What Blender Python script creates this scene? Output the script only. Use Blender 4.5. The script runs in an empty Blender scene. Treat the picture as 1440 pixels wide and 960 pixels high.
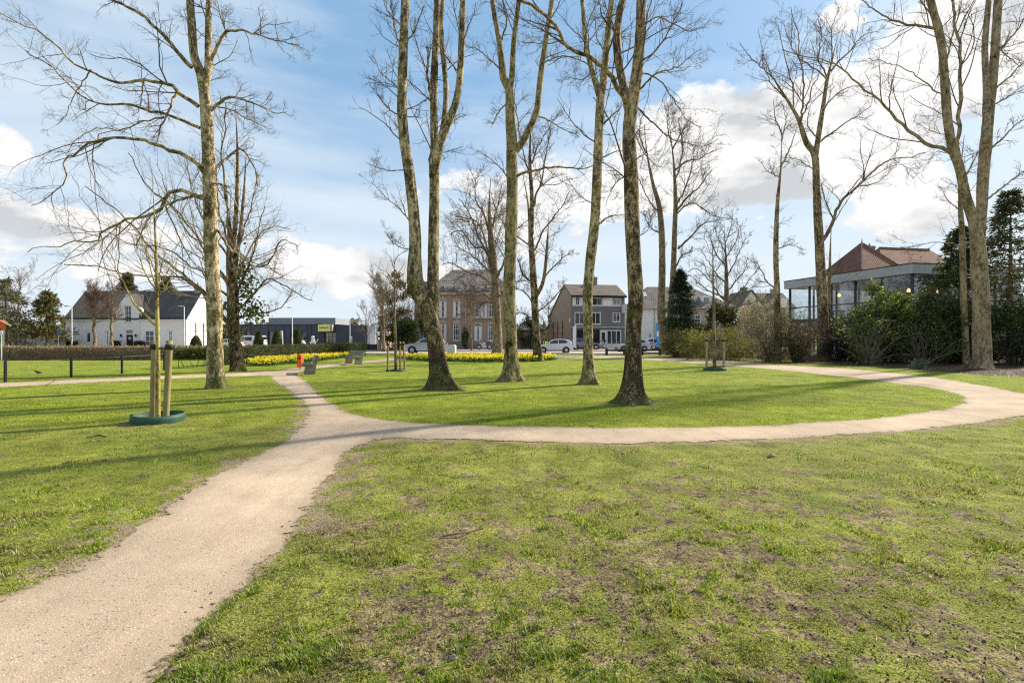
import bpy, math, random
import numpy as np
from mathutils import Vector, Matrix

random.seed(11)
RNG = np.random.default_rng(7)
SC = bpy.context.scene
COL = SC.collection
F, EYE, HY, CX = 720.0, 1.6, 475.0, 720.0      # focal length (px of the 1440 frame), eye height, horizon row
PI = math.pi
rad = math.radians


def at(px, py, Y):
    return np.array(((px - CX) / F * Y, Y, EYE + (HY - py) / F * Y))


def gp(px, py):
    Y = EYE * F / (py - HY)
    return np.array(((px - CX) / F * Y, Y))


# ------------------------------------------------------------------ noise
def _hash(ix, iy, seed):
    n = (ix.astype(np.int64) * 374761393 + iy.astype(np.int64) * 668265263 + seed * 1274126177) & 0xFFFFFFFF
    n = ((n ^ (n >> 13)) * 1274126177) & 0xFFFFFFFF
    return ((n ^ (n >> 16)) & 0xFFFF) / 65535.0


def vnoise(x, y, seed=0):
    ix, iy = np.floor(x), np.floor(y)
    fx, fy = x - ix, y - iy
    fx, fy = fx * fx * (3 - 2 * fx), fy * fy * (3 - 2 * fy)
    a, b = _hash(ix, iy, seed), _hash(ix + 1, iy, seed)
    c, d = _hash(ix, iy + 1, seed), _hash(ix + 1, iy + 1, seed)
    return (a * (1 - fx) + b * fx) * (1 - fy) + (c * (1 - fx) + d * fx) * fy


def fbm(x, y, seed=0, octv=4):
    x, y = np.asarray(x, float), np.asarray(y, float)
    s, amp, tot = 0, 1.0, 0
    for o in range(octv):
        s = s + amp * vnoise(x * 2 ** o + 17.3 * o, y * 2 ** o - 9.1 * o, seed + o)
        tot += amp
        amp *= .5
    return s / tot


def sstep(a, b, x):
    t = np.clip((x - a) / (b - a), 0, 1)
    return t * t * (3 - 2 * t)


# ------------------------------------------------------------------ objects
def tag(o, label=None, cat=None, group=None, kind=None):
    if label: o['label'] = label
    if cat: o['category'] = cat
    if group: o['group'] = group
    if kind: o['kind'] = kind
    return o


def thing(name, label, cat, loc=(0, 0, 0), rz=0.0, group=None):
    o = bpy.data.objects.new(name, None)
    COL.objects.link(o)
    o.empty_display_size = .2
    o.location = loc
    o.rotation_euler = (0, 0, rz)
    return tag(o, label, cat, group)


def copy_tree(o, parent=None):
    c = o.copy()
    COL.objects.link(c)
    if parent is not None: c.parent = parent
    for ch in list(o.children):
        copy_tree(ch, c)
    return c


class MB:
    """collects numpy vertices and faces, links them as one mesh object"""
    def __init__(self):
        self.V, self.P, self.n = [], [], 0       # P: list of (sizes, loops, mat)
        self.col = []

    def add(self, V, faces, mat=0, col=None):
        V = np.asarray(V, float).reshape(-1, 3)
        if isinstance(faces, np.ndarray):
            k = faces.shape[1]
            self.P.append((np.full(len(faces), k), faces.ravel() + self.n, mat))
        else:
            sz = np.array([len(f) for f in faces])
            lp = np.array([i for f in faces for i in f]) + self.n
            self.P.append((sz, lp, mat))
        if col is None:
            col = np.ones((len(V), 4))
        else:
            col = np.asarray(col, float)
            if col.ndim == 1: col = np.tile(col, (len(V), 1))
            if col.shape[1] == 3: col = np.concatenate([col, np.ones((len(col), 1))], 1)
        self.col.append(col)
        self.V.append(V)
        self.n += len(V)
        return self

    def box(self, x0, x1, y0, y1, z0, z1, mat=0, M=None):
        V = np.array([(x, y, z) for z in (z0, z1) for y in (y0, y1) for x in (x0, x1)], float)
        if M is not None: V = xf(V, M)
        return self.add(V, np.array([(0, 2, 3, 1), (4, 5, 7, 6), (0, 1, 5, 4), (2, 6, 7, 3), (0, 4, 6, 2), (1, 3, 7, 5)]), mat)

    def bar(self, a, b, w, h=None, mat=0):
        """rectangular bar from a to b"""
        h = h or w
        a, b = np.array(a, float), np.array(b, float)
        d = b - a
        L = np.linalg.norm(d); d = d / L
        up = np.array((0, 0, 1.)) if abs(d[2]) < .95 else np.array((1., 0, 0))
        s = np.cross(d, up); s /= np.linalg.norm(s)
        u = np.cross(s, d)
        V = []
        for p in (a, b):
            for su, uu in ((-1, -1), (1, -1), (1, 1), (-1, 1)):
                V.append(p + s * su * w / 2 + u * uu * h / 2)
        return self.add(V, np.array([(3, 2, 1, 0), (4, 5, 6, 7), (0, 1, 5, 4), (1, 2, 6, 5), (2, 3, 7, 6), (3, 0, 4, 7)]), mat)

    def tube(self, pts, r, sides=8, mat=0, cap=True):
        P = np.asarray(pts, float)[None]
        R = np.broadcast_to(np.asarray(r, float), (P.shape[1],))[None]
        return self.tubes(P, R, sides, mat, cap)

    def tubes(self, P, R, sides=3, mat=0, cap=False, Rmul=None, col=None):
        """batch of tubes: P (B,n,3), R (B,n); Rmul (B,n,sides) optional radius multiplier"""
        P, R = np.asarray(P, float), np.asarray(R, float)
        B, n, _ = P.shape
        if B == 0: return self
        T = np.gradient(P, axis=1)
        T /= np.linalg.norm(T, axis=2, keepdims=True) + 1e-9
        m = T.mean(1); m /= np.linalg.norm(m, axis=1, keepdims=True) + 1e-9
        ax = np.where(np.abs(m[:, 2:3]) < .8, np.array([[0, 0, 1.]]), np.array([[1., 0, 0]]))
        ref = np.cross(m, ax); ref /= np.linalg.norm(ref, axis=1, keepdims=True) + 1e-9
        N = ref[:, None] - (ref[:, None] * T).sum(2, keepdims=True) * T
        N /= np.linalg.norm(N, axis=2, keepdims=True) + 1e-9
        Bn = np.cross(T, N)
        th = np.arange(sides) / sides * 2 * PI
        rr = R[:, :, None] if Rmul is None else R[:, :, None] * Rmul
        V = P[:, :, None] + rr[..., None] * (np.cos(th)[None, None, :, None] * N[:, :, None] + np.sin(th)[None, None, :, None] * Bn[:, :, None])
        i = np.arange(n - 1)[:, None] * sides
        j = np.arange(sides)[None]
        j2 = (j + 1) % sides
        q = np.stack([i + j, i + j2, i + sides + j2, i + sides + j], -1).reshape(-1, 4)
        off = np.arange(B)[:, None, None] * n * sides
        q = (q[None] + off).reshape(-1, 4)
        c = None
        if col is not None:
            c = np.repeat(col, n * sides, 0)
        self.add(V.reshape(-1, 3), q, mat, c)
        if cap:
            base = self.n - B * n * sides
            for b in range(B):
                o = base + b * n * sides
                self.P.append((np.array([sides, sides]), np.concatenate([np.arange(sides)[::-1] + o, np.arange(sides) + o + (n - 1) * sides]), mat))
        return self

    def prism(self, prof, axis, a, b, mat=0, M=None):
        """profile (list of 2D points) extruded along axis 'x','y','z' from a to b"""
        k = len(prof)
        V = []
        for t in (a, b):
            for (u, v) in prof:
                V.append({'x': (t, u, v), 'y': (u, t, v), 'z': (u, v, t)}[axis])
        V = np.array(V, float)
        if M is not None: V = xf(V, M)
        fs = [tuple(range(k))[::-1], tuple(range(k, 2 * k))]
        fs += [(i, (i + 1) % k, (i + 1) % k + k, i + k) for i in range(k)]
        return self.add(V, fs, mat)

    def lathe(self, prof, c=(0, 0, 0), sides=16, mat=0, axis='z'):
        th = np.arange(sides) / sides * 2 * PI
        V = []
        for (r, z) in prof:
            for t in th:
                p = (r * math.cos(t), r * math.sin(t), z)
                if axis == 'y': p = (p[0], p[2], p[1])
                if axis == 'x': p = (p[2], p[0], p[1])
                V.append((p[0] + c[0], p[1] + c[1], p[2] + c[2]))
        n = len(prof)
        fs = [(i * sides + j, i * sides + (j + 1) % sides, (i + 1) * sides + (j + 1) % sides, (i + 1) * sides + j) for i in range(n - 1) for j in range(sides)]
        fs += [tuple(range(sides))[::-1], tuple(range((n - 1) * sides, n * sides))]
        return self.add(V, fs, mat)

    def build(self, name, mats, parent=None, smooth=False, color=False, bevel=0):
        V = np.concatenate(self.V) if self.V else np.zeros((0, 3))
        sz = np.concatenate([p[0] for p in self.P])
        lp = np.concatenate([p[1] for p in self.P]).astype(np.int32)
        mi = np.concatenate([np.full(len(p[0]), p[2]) for p in self.P]).astype(np.int32)
        me = bpy.data.meshes.new(name)
        me.vertices.add(len(V)); me.vertices.foreach_set('co', V.astype(np.float32).ravel())
        me.loops.add(len(lp)); me.loops.foreach_set('vertex_index', lp)
        me.polygons.add(len(sz))
        st = np.concatenate([[0], np.cumsum(sz)[:-1]]).astype(np.int32)
        me.polygons.foreach_set('loop_start', st)
        me.polygons.foreach_set('loop_total', sz.astype(np.int32))
        if not isinstance(mats, (list, tuple)): mats = [mats]
        for m in mats: me.materials.append(m)
        me.polygons.foreach_set('material_index', mi)
        me.polygons.foreach_set('use_smooth', np.full(len(sz), bool(smooth)))
        if color:
            a = me.color_attributes.new('tint', 'FLOAT_COLOR', 'POINT')
            a.data.foreach_set('color', np.concatenate(self.col).astype(np.float32).ravel())
        me.update(); me.validate()
        o = bpy.data.objects.new(name, me)
        COL.objects.link(o)
        if parent is not None: o.parent = parent
        if bevel:
            b = o.modifiers.new('Bevel', 'BEVEL'); b.width = bevel; b.segments = 2; b.limit_method = 'ANGLE'
        return o


def xf(V, M):
    V = np.asarray(V, float)
    A = np.array(M)
    return V @ A[:3, :3].T + A[:3, 3]


def rotz(a, loc=(0, 0, 0)):
    return Matrix.Translation(loc) @ Matrix.Rotation(a, 4, 'Z')


# ------------------------------------------------------------------ materials
class NT:
    def __init__(self, name):
        self.m = bpy.data.materials.new(name)
        self.m.use_nodes = True
        self.t = self.m.node_tree
        self.t.nodes.clear()

    def n(self, typ, **kw):
        nd = self.t.nodes.new(typ)
        for k, v in kw.items():
            if k in nd.inputs.keys() if isinstance(k, str) else False:
                self.set(nd.inputs[k], v)
            else:
                setattr(nd, k, v)
        return nd

    def set(self, sock, v):
        if isinstance(v, bpy.types.NodeSocket): self.t.links.new(v, sock)
        else:
            if sock.type == 'RGBA' and len(v) == 3: v = (*v, 1)
            sock.default_value = v

    def noise(self, scale, vec=None, detail=4, rough=.55, dim='3D'):
        nd = self.n('ShaderNodeTexNoise')
        nd.inputs['Scale'].default_value = scale
        nd.inputs['Detail'].default_value = detail
        nd.inputs['Roughness'].default_value = rough
        if vec is not None: self.t.links.new(vec, nd.inputs['Vector'])
        return nd.outputs[0]

    def voro(self, scale, vec=None, feat='F1'):
        nd = self.n('ShaderNodeTexVoronoi'); nd.feature = feat
        nd.inputs['Scale'].default_value = scale
        if vec is not None: self.t.links.new(vec, nd.inputs['Vector'])
        return nd

    def ramp(self, fac, stops, interp='LINEAR'):
        nd = self.n('ShaderNodeValToRGB')
        cr = nd.color_ramp; cr.interpolation = interp
        while len(cr.elements) < len(stops): cr.elements.new(.5)
        for e, (p, c) in zip(cr.elements, stops):
            e.position = p
            e.color = (*c, 1) if not isinstance(c, (int, float)) else (c, c, c, 1)
        self.t.links.new(fac, nd.inputs[0])
        return nd.outputs[0]

    def mix(self, fac, a, b, mode='MIX'):
        nd = self.n('ShaderNodeMix'); nd.data_type = 'RGBA'; nd.blend_type = mode
        self.set(nd.inputs[0], fac); self.set(nd.inputs[6], a); self.set(nd.inputs[7], b)
        return nd.outputs[2]

    def math(self, op, a, b=0.0, clamp=False):
        nd = self.n('ShaderNodeMath'); nd.operation = op; nd.use_clamp = clamp
        self.set(nd.inputs[0], a); self.set(nd.inputs[1], b)
        return nd.outputs[0]

    def pos(self): return self.n('ShaderNodeNewGeometry').outputs['Position']
    def obj(self): return self.n('ShaderNodeTexCoord').outputs['Object']

    def mapping(self, vec, scale=(1, 1, 1), rot=(0, 0, 0), loc=(0, 0, 0)):
        nd = self.n('ShaderNodeMapping')
        self.t.links.new(vec, nd.inputs['Vector'])
        nd.inputs['Scale'].default_value = scale
        nd.inputs['Rotation'].default_value = rot
        nd.inputs['Location'].default_value = loc
        return nd.outputs[0]

    def bump(self, h, strength=.4, dist=.02):
        nd = self.n('ShaderNodeBump')
        nd.inputs['Strength'].default_value = strength
        nd.inputs['Distance'].default_value = dist
        self.t.links.new(h, nd.inputs['Height'])
        return nd.outputs[0]

    def attr(self, name='tint'):
        nd = self.n('ShaderNodeAttribute'); nd.attribute_name = name
        return nd

    def out(self, color, rough=.8, normal=None, metal=0.0, spec=.3, emis=None, estr=0.0):
        b = self.n('ShaderNodeBsdfPrincipled')
        self.set(b.inputs['Base Color'], color)
        self.set(b.inputs['Roughness'], rough)
        b.inputs['Metallic'].default_value = metal
        b.inputs['Specular IOR Level'].default_value = spec
        if normal is not None: self.t.links.new(normal, b.inputs['Normal'])
        if emis is not None:
            self.set(b.inputs['Emission Color'], emis); b.inputs['Emission Strength'].default_value = estr
        self.surface(b.outputs[0])
        return self.m

    def surface(self, sh):
        o = self.n('ShaderNodeOutputMaterial')
        self.t.links.new(sh, o.inputs['Surface'])
        return self.m


def dirty(name, c, rough=.75, var=.25, scale=1.5, fine=30, metal=0.0, spec=.3, bump=.15):
    """a plain material whose colour wanders a little, with a fine grain"""
    k = NT(name)
    p = k.pos()
    a = k.noise(scale, p, 5)
    b = k.noise(fine, p, 3)
    f = k.math('ADD', k.math('MULTIPLY', a, .7), k.math('MULTIPLY', b, .3))
    lo = tuple(x * (1 - var) for x in c); hi = tuple(min(1, x * (1 + var)) for x in c)
    col = k.ramp(f, [(.3, lo), (.7, hi)])
    return k.out(col, rough, k.bump(b, bump, .01) if bump else None, metal, spec)


def brick_mat(name, c1, c2, mortar, sx=.22, sz=.065, axis='x'):
    k = NT(name)
    p = k.obj()
    # swap so that bricks lie in the wall's plane for both x- and y-facing walls
    nrm = k.n('ShaderNodeNewGeometry').outputs['Normal']
    sp = k.n('ShaderNodeSeparateXYZ'); k.t.links.new(p, sp.inputs[0])
    u = k.math('ADD', sp.outputs[0], sp.outputs[1])
    cb = k.n('ShaderNodeCombineXYZ')
    k.t.links.new(u, cb.inputs[0]); k.t.links.new(sp.outputs[2], cb.inputs[1])
    br = k.n('ShaderNodeTexBrick')
    k.t.links.new(cb.outputs[0], br.inputs['Vector'])
    br.inputs['Scale'].default_value = 1
    br.inputs['Brick Width'].default_value = sx
    br.inputs['Row Height'].default_value = sz
    br.inputs['Mortar Size'].default_value = .006
    k.set(br.inputs['Color1'], c1); k.set(br.inputs['Color2'], c2); k.set(br.inputs['Mortar'], mortar)
    nz = k.noise(.9, p, 5)
    col = k.mix(k.math('MULTIPLY', nz, .5), br.outputs[0], tuple(x * .55 for x in c1))
    return k.out(col, .85, k.bump(br.outputs[1], .2, -.01))


def tile_mat(name, c, pitch=.3):
    k = NT(name)
    p = k.obj()
    sp = k.n('ShaderNodeSeparateXYZ'); k.t.links.new(p, sp.inputs[0])
    wx = k.math('SINE', k.math('MULTIPLY', k.math('ADD', sp.outputs[0], sp.outputs[1]), 2 * PI / pitch))
    fz = k.math('FRACT', k.math('MULTIPLY', sp.outputs[2], 1 / .24))
    h = k.math('ADD', k.math('MULTIPLY', wx, .5), fz)
    n = k.noise(1.2, p, 5); n2 = k.noise(14, p, 3)
    col = k.ramp(k.math('ADD', k.math('MULTIPLY', n, .6), k.math('MULTIPLY', n2, .4)),
                 [(.3, tuple(x * .6 for x in c)), (.55, c), (.75, tuple(min(1, x * 1.5) for x in c))])
    return k.out(col, .85, k.bump(h, .9, .05), spec=.12)


def bark_mat(name, mid, dark, light, moss=.5, darkness=.5, lichen=.5, low_dark=0.0):
    mid, light = (tuple(a * b for a, b in zip(c, (1.37, 1.27, 1.06))) for c in (mid, light))
    k = NT(name)
    p = k.pos()
    ps = k.mapping(p, (1, 1, .45))
    n1 = k.noise(2.6, ps, 6, .65)
    n2 = k.noise(9, ps, 6, .72)
    n3 = k.noise(28, p, 5, .7)
    nf = k.noise(70, p, 3)
    f = k.math('ADD', k.math('ADD', k.math('MULTIPLY', n1, .40), k.math('MULTIPLY', n2, .62)), k.math('MULTIPLY', n3, .48))
    f = k.math('SUBTRACT', k.math('MULTIPLY', f, 1.7), .775)               # mean .5, stretched so that the plates stand out
    sp = k.n('ShaderNodeSeparateXYZ'); k.t.links.new(p, sp.inputs[0])
    if low_dark:                              # wet, algae-covered lower bark
        lo = k.math('SUBTRACT', 1.0, k.math('DIVIDE', sp.outputs[2], 4.6), True)
        f = k.math('SUBTRACT', f, k.math('MULTIPLY', lo, low_dark))
    d0 = .36 + .14 * darkness
    col = k.ramp(f, [(d0 - .07, dark), (d0 + .0, tuple(.6 * a + .4 * b for a, b in zip(dark, mid))), (d0 + .07, mid), (d0 + .2, light)])
    # moss in cushions
    nm = k.noise(1.9, p, 5, .6)
    nm2 = k.noise(11, p, 3)
    mf = k.math('ADD', k.math('MULTIPLY', nm, .6), k.math('MULTIPLY', nm2, .4))
    base = k.math('MULTIPLY', k.math('SUBTRACT', 1.0, k.math('DIVIDE', sp.outputs[2], .7), True), .16)
    mf = k.math('ADD', mf, base)
    t0 = .70 - .22 * moss
    mm = k.ramp(mf, [(t0, 0.0), (t0 + .07, 1.0)])
    mcol = k.ramp(nf, [(.3, (.035, .04, .008)), (.7, (.15, .145, .022))])
    col = k.mix(k.math('MULTIPLY', mm, .85), col, mcol)
    # pale lichen spots
    w = k.math('MULTIPLY', k.ramp(k.noise(26, p, 4, .6), [(.57, 0.0), (.64, 1.0)]), k.ramp(k.noise(2.6, p, 3), [(.62 - .25 * lichen, 0.0), (.7 - .25 * lichen, 1.0)]))
    col = k.mix(k.math('MULTIPLY', w, .7), col, (.46, .42, .32))
    h = k.math('ADD', k.math('MULTIPLY', n2, 1.0), k.math('MULTIPLY', nf, .35))
    return k.out(col, .9, k.bump(h, .9, .03), spec=.15)


def leaf_mat(name, translucent=.35, rough=.55, spec=.25):
    """colour comes from the per-leaf tint"""
    k = NT(name)
    c = k.attr().outputs['Color']
    b = k.n('ShaderNodeBsdfPrincipled')
    k.set(b.inputs['Base Color'], c); b.inputs['Roughness'].default_value = rough
    b.inputs['Specular IOR Level'].default_value = spec
    t = k.n('ShaderNodeBsdfTranslucent'); k.set(t.inputs['Color'], k.mix(.5, c, (1, 1, .35), 'MULTIPLY'))
    m = k.n('ShaderNodeMixShader'); m.inputs[0].default_value = translucent
    k.t.links.new(b.outputs[0], m.inputs[1]); k.t.links.new(t.outputs[0], m.inputs[2])
    return k.surface(m.outputs[0])


def glass_mat(name, tint=(.03, .035, .04), refl=.9):
    """window pane of a dim room: dark with a clear reflection"""
    k = NT(name)
    n = k.noise(.7, k.pos(), 2)
    col = k.ramp(n, [(.35, tuple(x * .5 for x in tint)), (.7, tuple(x * 1.6 for x in tint))])
    return k.out(col, .06, None, 0, .8)


def clear_glass(name, tint=(.86, .90, .91)):
    k = NT(name)
    tr = k.n('ShaderNodeBsdfTransparent'); k.set(tr.inputs[0], tint)
    gl = k.n('ShaderNodeBsdfGlossy'); gl.inputs['Roughness'].default_value = .02
    k.set(gl.inputs['Color'], (.95, .97, 1))
    lw = k.n('ShaderNodeLayerWeight'); lw.inputs['Blend'].default_value = .5
    m = k.n('ShaderNodeMixShader')
    k.t.links.new(k.math('ADD', k.math('MULTIPLY', k.math('POWER', lw.outputs['Facing'], 3.0), .7), .07, True), m.inputs[0])
    k.t.links.new(tr.outputs[0], m.inputs[1]); k.t.links.new(gl.outputs[0], m.inputs[2])
    return k.surface(m.outputs[0])


M = {}
M['white_paint'] = dirty('white_paint', (.72, .70, .67), .6, .06, .8)
M['white_render'] = dirty('white_render', (.80, .77, .73), .85, .07, .5)
M['white_frame'] = dirty('white_frame', (.78, .77, .74), .45, .04, 2, bump=0)
M['pane'] = glass_mat('window_pane')
M['pane_bright'] = glass_mat('curtained_pane', (.22, .2, .17))
M['black_paint'] = dirty('black_paint', (.015, .015, .017), .45, .2, 3, bump=0)
M['dark_wood'] = dirty('dark_wood', (.05, .035, .025), .8, .4, 4)
M['grey_metal'] = dirty('grey_metal', (.35, .36, .37), .45, .12, 3, metal=.3, bump=0)
M['pale_metal'] = dirty('pale_metal', (.55, .56, .57), .45, .08, 3, bump=0)
M['concrete'] = dirty('concrete', (.33, .31, .27), .9, .3, 3, 40)
M['orange'] = dirty('orange_paint', (.78, .12, .015), .5, .1, 4, bump=0)
M['stake_wood'] = dirty('stake_wood', (.27, .22, .09), .85, .35, 5, 45)
M['pale_stake'] = dirty('weathered_stake_wood', (.33, .27, .19), .85, .35, 5, 45)
M['rubber'] = dirty('rubber', (.02, .02, .02), .7, .2, 6, bump=0)
M['green_ring'] = dirty('green_plastic', (.032, .078, .046), .6, .35, 5, 50, bump=.05)
M['slate'] = tile_mat('slate_tiles', (.105, .095, .095), .28)
M['red_tile'] = tile_mat('red_tiles', (.205, .105, .075), .3)
M['brown_tile'] = tile_mat('brown_tiles', (.18, .145, .12), .3)
M['grey_tile'] = tile_mat('grey_tiles', (.20, .175, .155), .3)
M['brick'] = brick_mat('brown_brick', (.38, .245, .175), (.46, .33, .24), (.47, .41, .34))
M['dull_brick'] = brick_mat('dull_brick', (.29, .23, .185), (.35, .29, .235), (.33, .3, .26))
M['orange_brick'] = brick_mat('orange_brick', (.5, .22, .11), (.56, .29, .16), (.5, .42, .33))
M['grey_paint'] = dirty('grey_wall_paint', (.175, .165, .165), .8, .08, .6, 20)
M['blue_grey'] = dirty('blue_grey_cladding', (.055, .065, .09), .6, .1, .4, 10, bump=.03)
M['mid_grey'] = dirty('mid_grey_cladding', (.28, .28, .3), .7, .08, .4)
M['stone'] = dirty('pale_stone', (.5, .45, .38), .85, .15, 2)
M['twig'] = dirty('twig_bark', (.13, .088, .058), .85, .35, 2.5, 20, bump=0)
M['twig_pale'] = dirty('pale_twig_bark', (.23, .18, .12), .85, .35, 2.5, 20, bump=0)
M['twig_red'] = dirty('reddish_twig_bark', (.17, .10, .06), .85, .35, 2.5, 20, bump=0)
M['leaf'] = leaf_mat('leaf', .42)
M['needle'] = leaf_mat('needle', .35)
M['petal'] = leaf_mat('petal', .4)
M['bark_tan'] = bark_mat('bark_tan', (.25, .20, .125), (.045, .032, .018), (.46, .40, .29), .85, .6, .8)
M['bark_mottled'] = bark_mat('bark_mottled', (.23, .185, .115), (.045, .032, .018), (.42, .37, .27), .75, .7, .7, .22)
M['bark_dark'] = bark_mat('bark_dark', (.17, .125, .075), (.018, .012, .007), (.36, .31, .23), .5, .85, .75, .10)
M['bark_olive'] = bark_mat('bark_olive', (.19, .155, .09), (.045, .036, .02), (.30, .26, .17), .65, .4, .35)
M['bark_brown'] = bark_mat('bark_brown', (.235, .18, .115), (.045, .031, .019), (.38, .31, .21), .6, .75, .6, .20)
M['bark_grey'] = bark_mat('bark_grey', (.205, .16, .11), (.085, .062, .042), (.31, .255, .185), .25, .35, .35)
M['bark_plain'] = bark_mat('bark_plain', (.15, .115, .075), (.045, .035, .022), (.24, .2, .14), .3, .4, .2)
M['bark_young'] = bark_mat('bark_young', (.25, .215, .075), (.11, .09, .03), (.34, .3, .13), .25, .2, .1)
# ------------------------------------------------------------------ the park's layout on the ground, in metres
def gpoly(pts): return np.array([gp(*p) for p in pts])


def catmull(P, n=8, closed=False):
    P = np.asarray(P, float)
    if closed: Q = np.concatenate([P[-1:], P, P[:2]])
    else: Q = np.concatenate([2 * P[:1] - P[1:2], P, 2 * P[-1:] - P[-2:-1]])
    out = []
    for i in range(1, len(Q) - 2):
        t = np.linspace(0, 1, n, endpoint=False)[:, None]
        a, b, c, d = Q[i - 1], Q[i], Q[i + 1], Q[i + 2]
        out.append(.5 * (2 * b + (c - a) * t + (2 * a - 5 * b + 4 * c - d) * t ** 2 + (3 * b - a - 3 * c + d) * t ** 3))
    if not closed: out.append(P[-1:])
    return np.concatenate(out)


OUTER = gpoly([(380, 527.5), (392, 521), (440, 514.5), (500, 508.5), (560, 503.8), (640, 501), (740, 500), (850, 500.5), (960, 503.5),
               (1040, 508), (1100, 513), (1200, 519), (1300, 529), (1380, 542), (1450, 556), (1520, 567), (1450, 582), (1350, 598),
               (1250, 606), (1150, 613), (1000, 620), (900, 623), (800, 621), (650, 617), (560, 614), (520, 600), (440, 570), (395, 540)])
INNER = gpoly([(412, 529), (428, 541), (445, 556), (475, 574), (515, 586), (560, 592), (620, 596), (720, 599), (850, 601), (1000, 601),
               (1100, 597), (1200, 590), (1280, 583), (1335, 574), (1360, 563), (1346, 554), (1300, 544), (1200, 531), (1100, 520.5),
               (1000, 512), (900, 505.5), (800, 503.2), (700, 502.8), (600, 505), (540, 508.5), (480, 514), (430, 521)])
MAIN = gpoly([(-420, 990), (-130, 895), (0, 841), (130, 786), (250, 706), (330, 656), (388, 626), (424, 602), (432, 582), (424, 561), (402, 541), (380, 527),
              (400, 522), (420, 530), (450, 556), (490, 580), (560, 594), (610, 604), (560, 614), (505, 624), (468, 648), (442, 690), (402, 748), (325, 830), (252, 905), (195, 975), (120, 1100), (-200, 1300), (-700, 1100)])
SIDE = gpoly([(396, 521.5), (300, 525.5), (200, 529.5), (100, 534), (0, 538.5), (-160, 547), (-160, 554), (0, 544), (100, 539), (200, 534), (300, 529.7), (396, 527)])


def sdf(poly, X, Y):
    """signed distance, positive inside"""
    out = np.full(X.shape, 1e9)
    ins = np.zeros(X.shape, bool)
    n = len(poly)
    for i in range(n):
        a, b = poly[i], poly[(i + 1) % n]
        e = b - a
        wx, wy = X - a[0], Y - a[1]
        t = np.clip((wx * e[0] + wy * e[1]) / (e @ e + 1e-12), 0, 1)
        d = (wx - e[0] * t) ** 2 + (wy - e[1] * t) ** 2
        out = np.minimum(out, d)
        c = ((a[1] <= Y) != (b[1] <= Y)) & (X < a[0] + (Y - a[1]) / (b[1] - a[1] + 1e-12) * e[0])
        ins ^= c
    d = np.sqrt(out)
    return np.where(ins, d, -d)


_outer, _inner, _main, _side = catmull(OUTER, 4, True), catmull(INNER, 4, True), catmull(MAIN, 3, True), SIDE


def path_d(X, Y):
    X, Y = np.asarray(X, float), np.asarray(Y, float)
    loop = np.minimum(sdf(_outer, X, Y), -sdf(_inner, X, Y))
    d = np.maximum(np.maximum(loop, sdf(_main, X, Y)), sdf(_side, X, Y))
    wob = (fbm(X * 1.3, Y * 1.3, 31, 4) - .5) * .26 + (fbm(X * 6, Y * 6, 35, 3) - .5) * .12
    return d + wob * sstep(45, 20, Y)


BED = np.array([gp(955, 500), gp(1040, 504), gp(1090, 509), (gp(1200, 515)), gp(1300, 521), gp(1380, 527.5), gp(1480, 534), (36, 22), (60, 22), (60, 70), (20, 70)])


def bed_d(X, Y):
    return sdf(BED, np.asarray(X, float), np.asarray(Y, float)) + (fbm(np.asarray(X) * .9, np.asarray(Y) * .9, 51, 3) - .5) * 1.2


FRONT_Y = 11.5
TREE_FEET = [(*gp(*b), r_) for b, r_ in (((305, 546), .4), ((335, 522), .4), ((622, 548), .6), ((720, 536), .5), ((829, 540), .45), ((890, 568), .55), ((757, 508), .5), ((222, 593), .5))]


def coverage(X, Y):
    """how much of the soil the grass hides, 0..1"""
    X, Y = np.asarray(X, float), np.asarray(Y, float)
    # image-like helper coordinates are not used: everything below is in metres
    n = fbm(X * .55, Y * .55, 3, 4)
    n2 = fbm(X * 2.3, Y * 2.3, 9, 4)
    n3 = fbm(X * 7.5, Y * 7.5, 13, 3)
    d = path_d(X, Y)
    inner = sdf(_inner, X, Y)
    base = np.full(X.shape, .90)
    # near lawn on the right of the path: trodden and patchy
    right = sstep(.0, .6, X + 1.2 + .45 * (Y - 2.5)) * (inner < 0) * (Y < FRONT_Y + 2)
    near = .485 + .20 * sstep(2.0, 7.0, Y) + .09 * sstep(1.5, 6, X)
    base = np.where(right > 0, base * (1 - right) + near * right, base)
    left = (X < -2) & (Y < 9) & (right <= 0)
    base = np.where(left, .78, base)
    base = np.where(inner > 0, 1.0, base)
    worn = sstep(.75, .1, -d) * sstep(18, 9, Y)
    base = base - .33 * worn * (n > .42) * (inner < 0)
    n4 = fbm(X * 19, Y * 19, 15, 2)
    v = base + (n - .5) * .30 + (n2 - .5) * .62 + (n3 - .5) * .85 + (n4 - .5) * .75
    for (bx, by, br) in TREE_FEET:                # trodden ring round each trunk
        dd = np.hypot(X - bx, Y - by) + (n3 - .5) * .5
        v = v - .55 * sstep(br + .45, br, dd)
    v = sstep(.22, .74, v)
    v = v * sstep(.04, -.14, d)
    return v


def trodden(X, Y):
    return sstep(17, 8, Y) * (sdf(_inner, X, Y) < 0) * (1 - .45 * sstep(-1, -4, X)) * (1 - .4 * sstep(4, 9, X))


def lumps(X, Y):
    d = path_d(X, Y)
    k = sstep(.0, -.35, d) * sstep(70, 30, Y)
    h = .012 + (fbm(X * .8, Y * .8, 61, 3) - .5) * .03 + (fbm(X * 5, Y * 5, 63, 4) - .5) * .042 * sstep(16, 5, Y) + (fbm(X * 14, Y * 14, 67, 2) - .5) * .016 * sstep(9, 4, Y)
    return np.where(d > 0, -.006, h * k - .006 * (1 - k))


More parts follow.
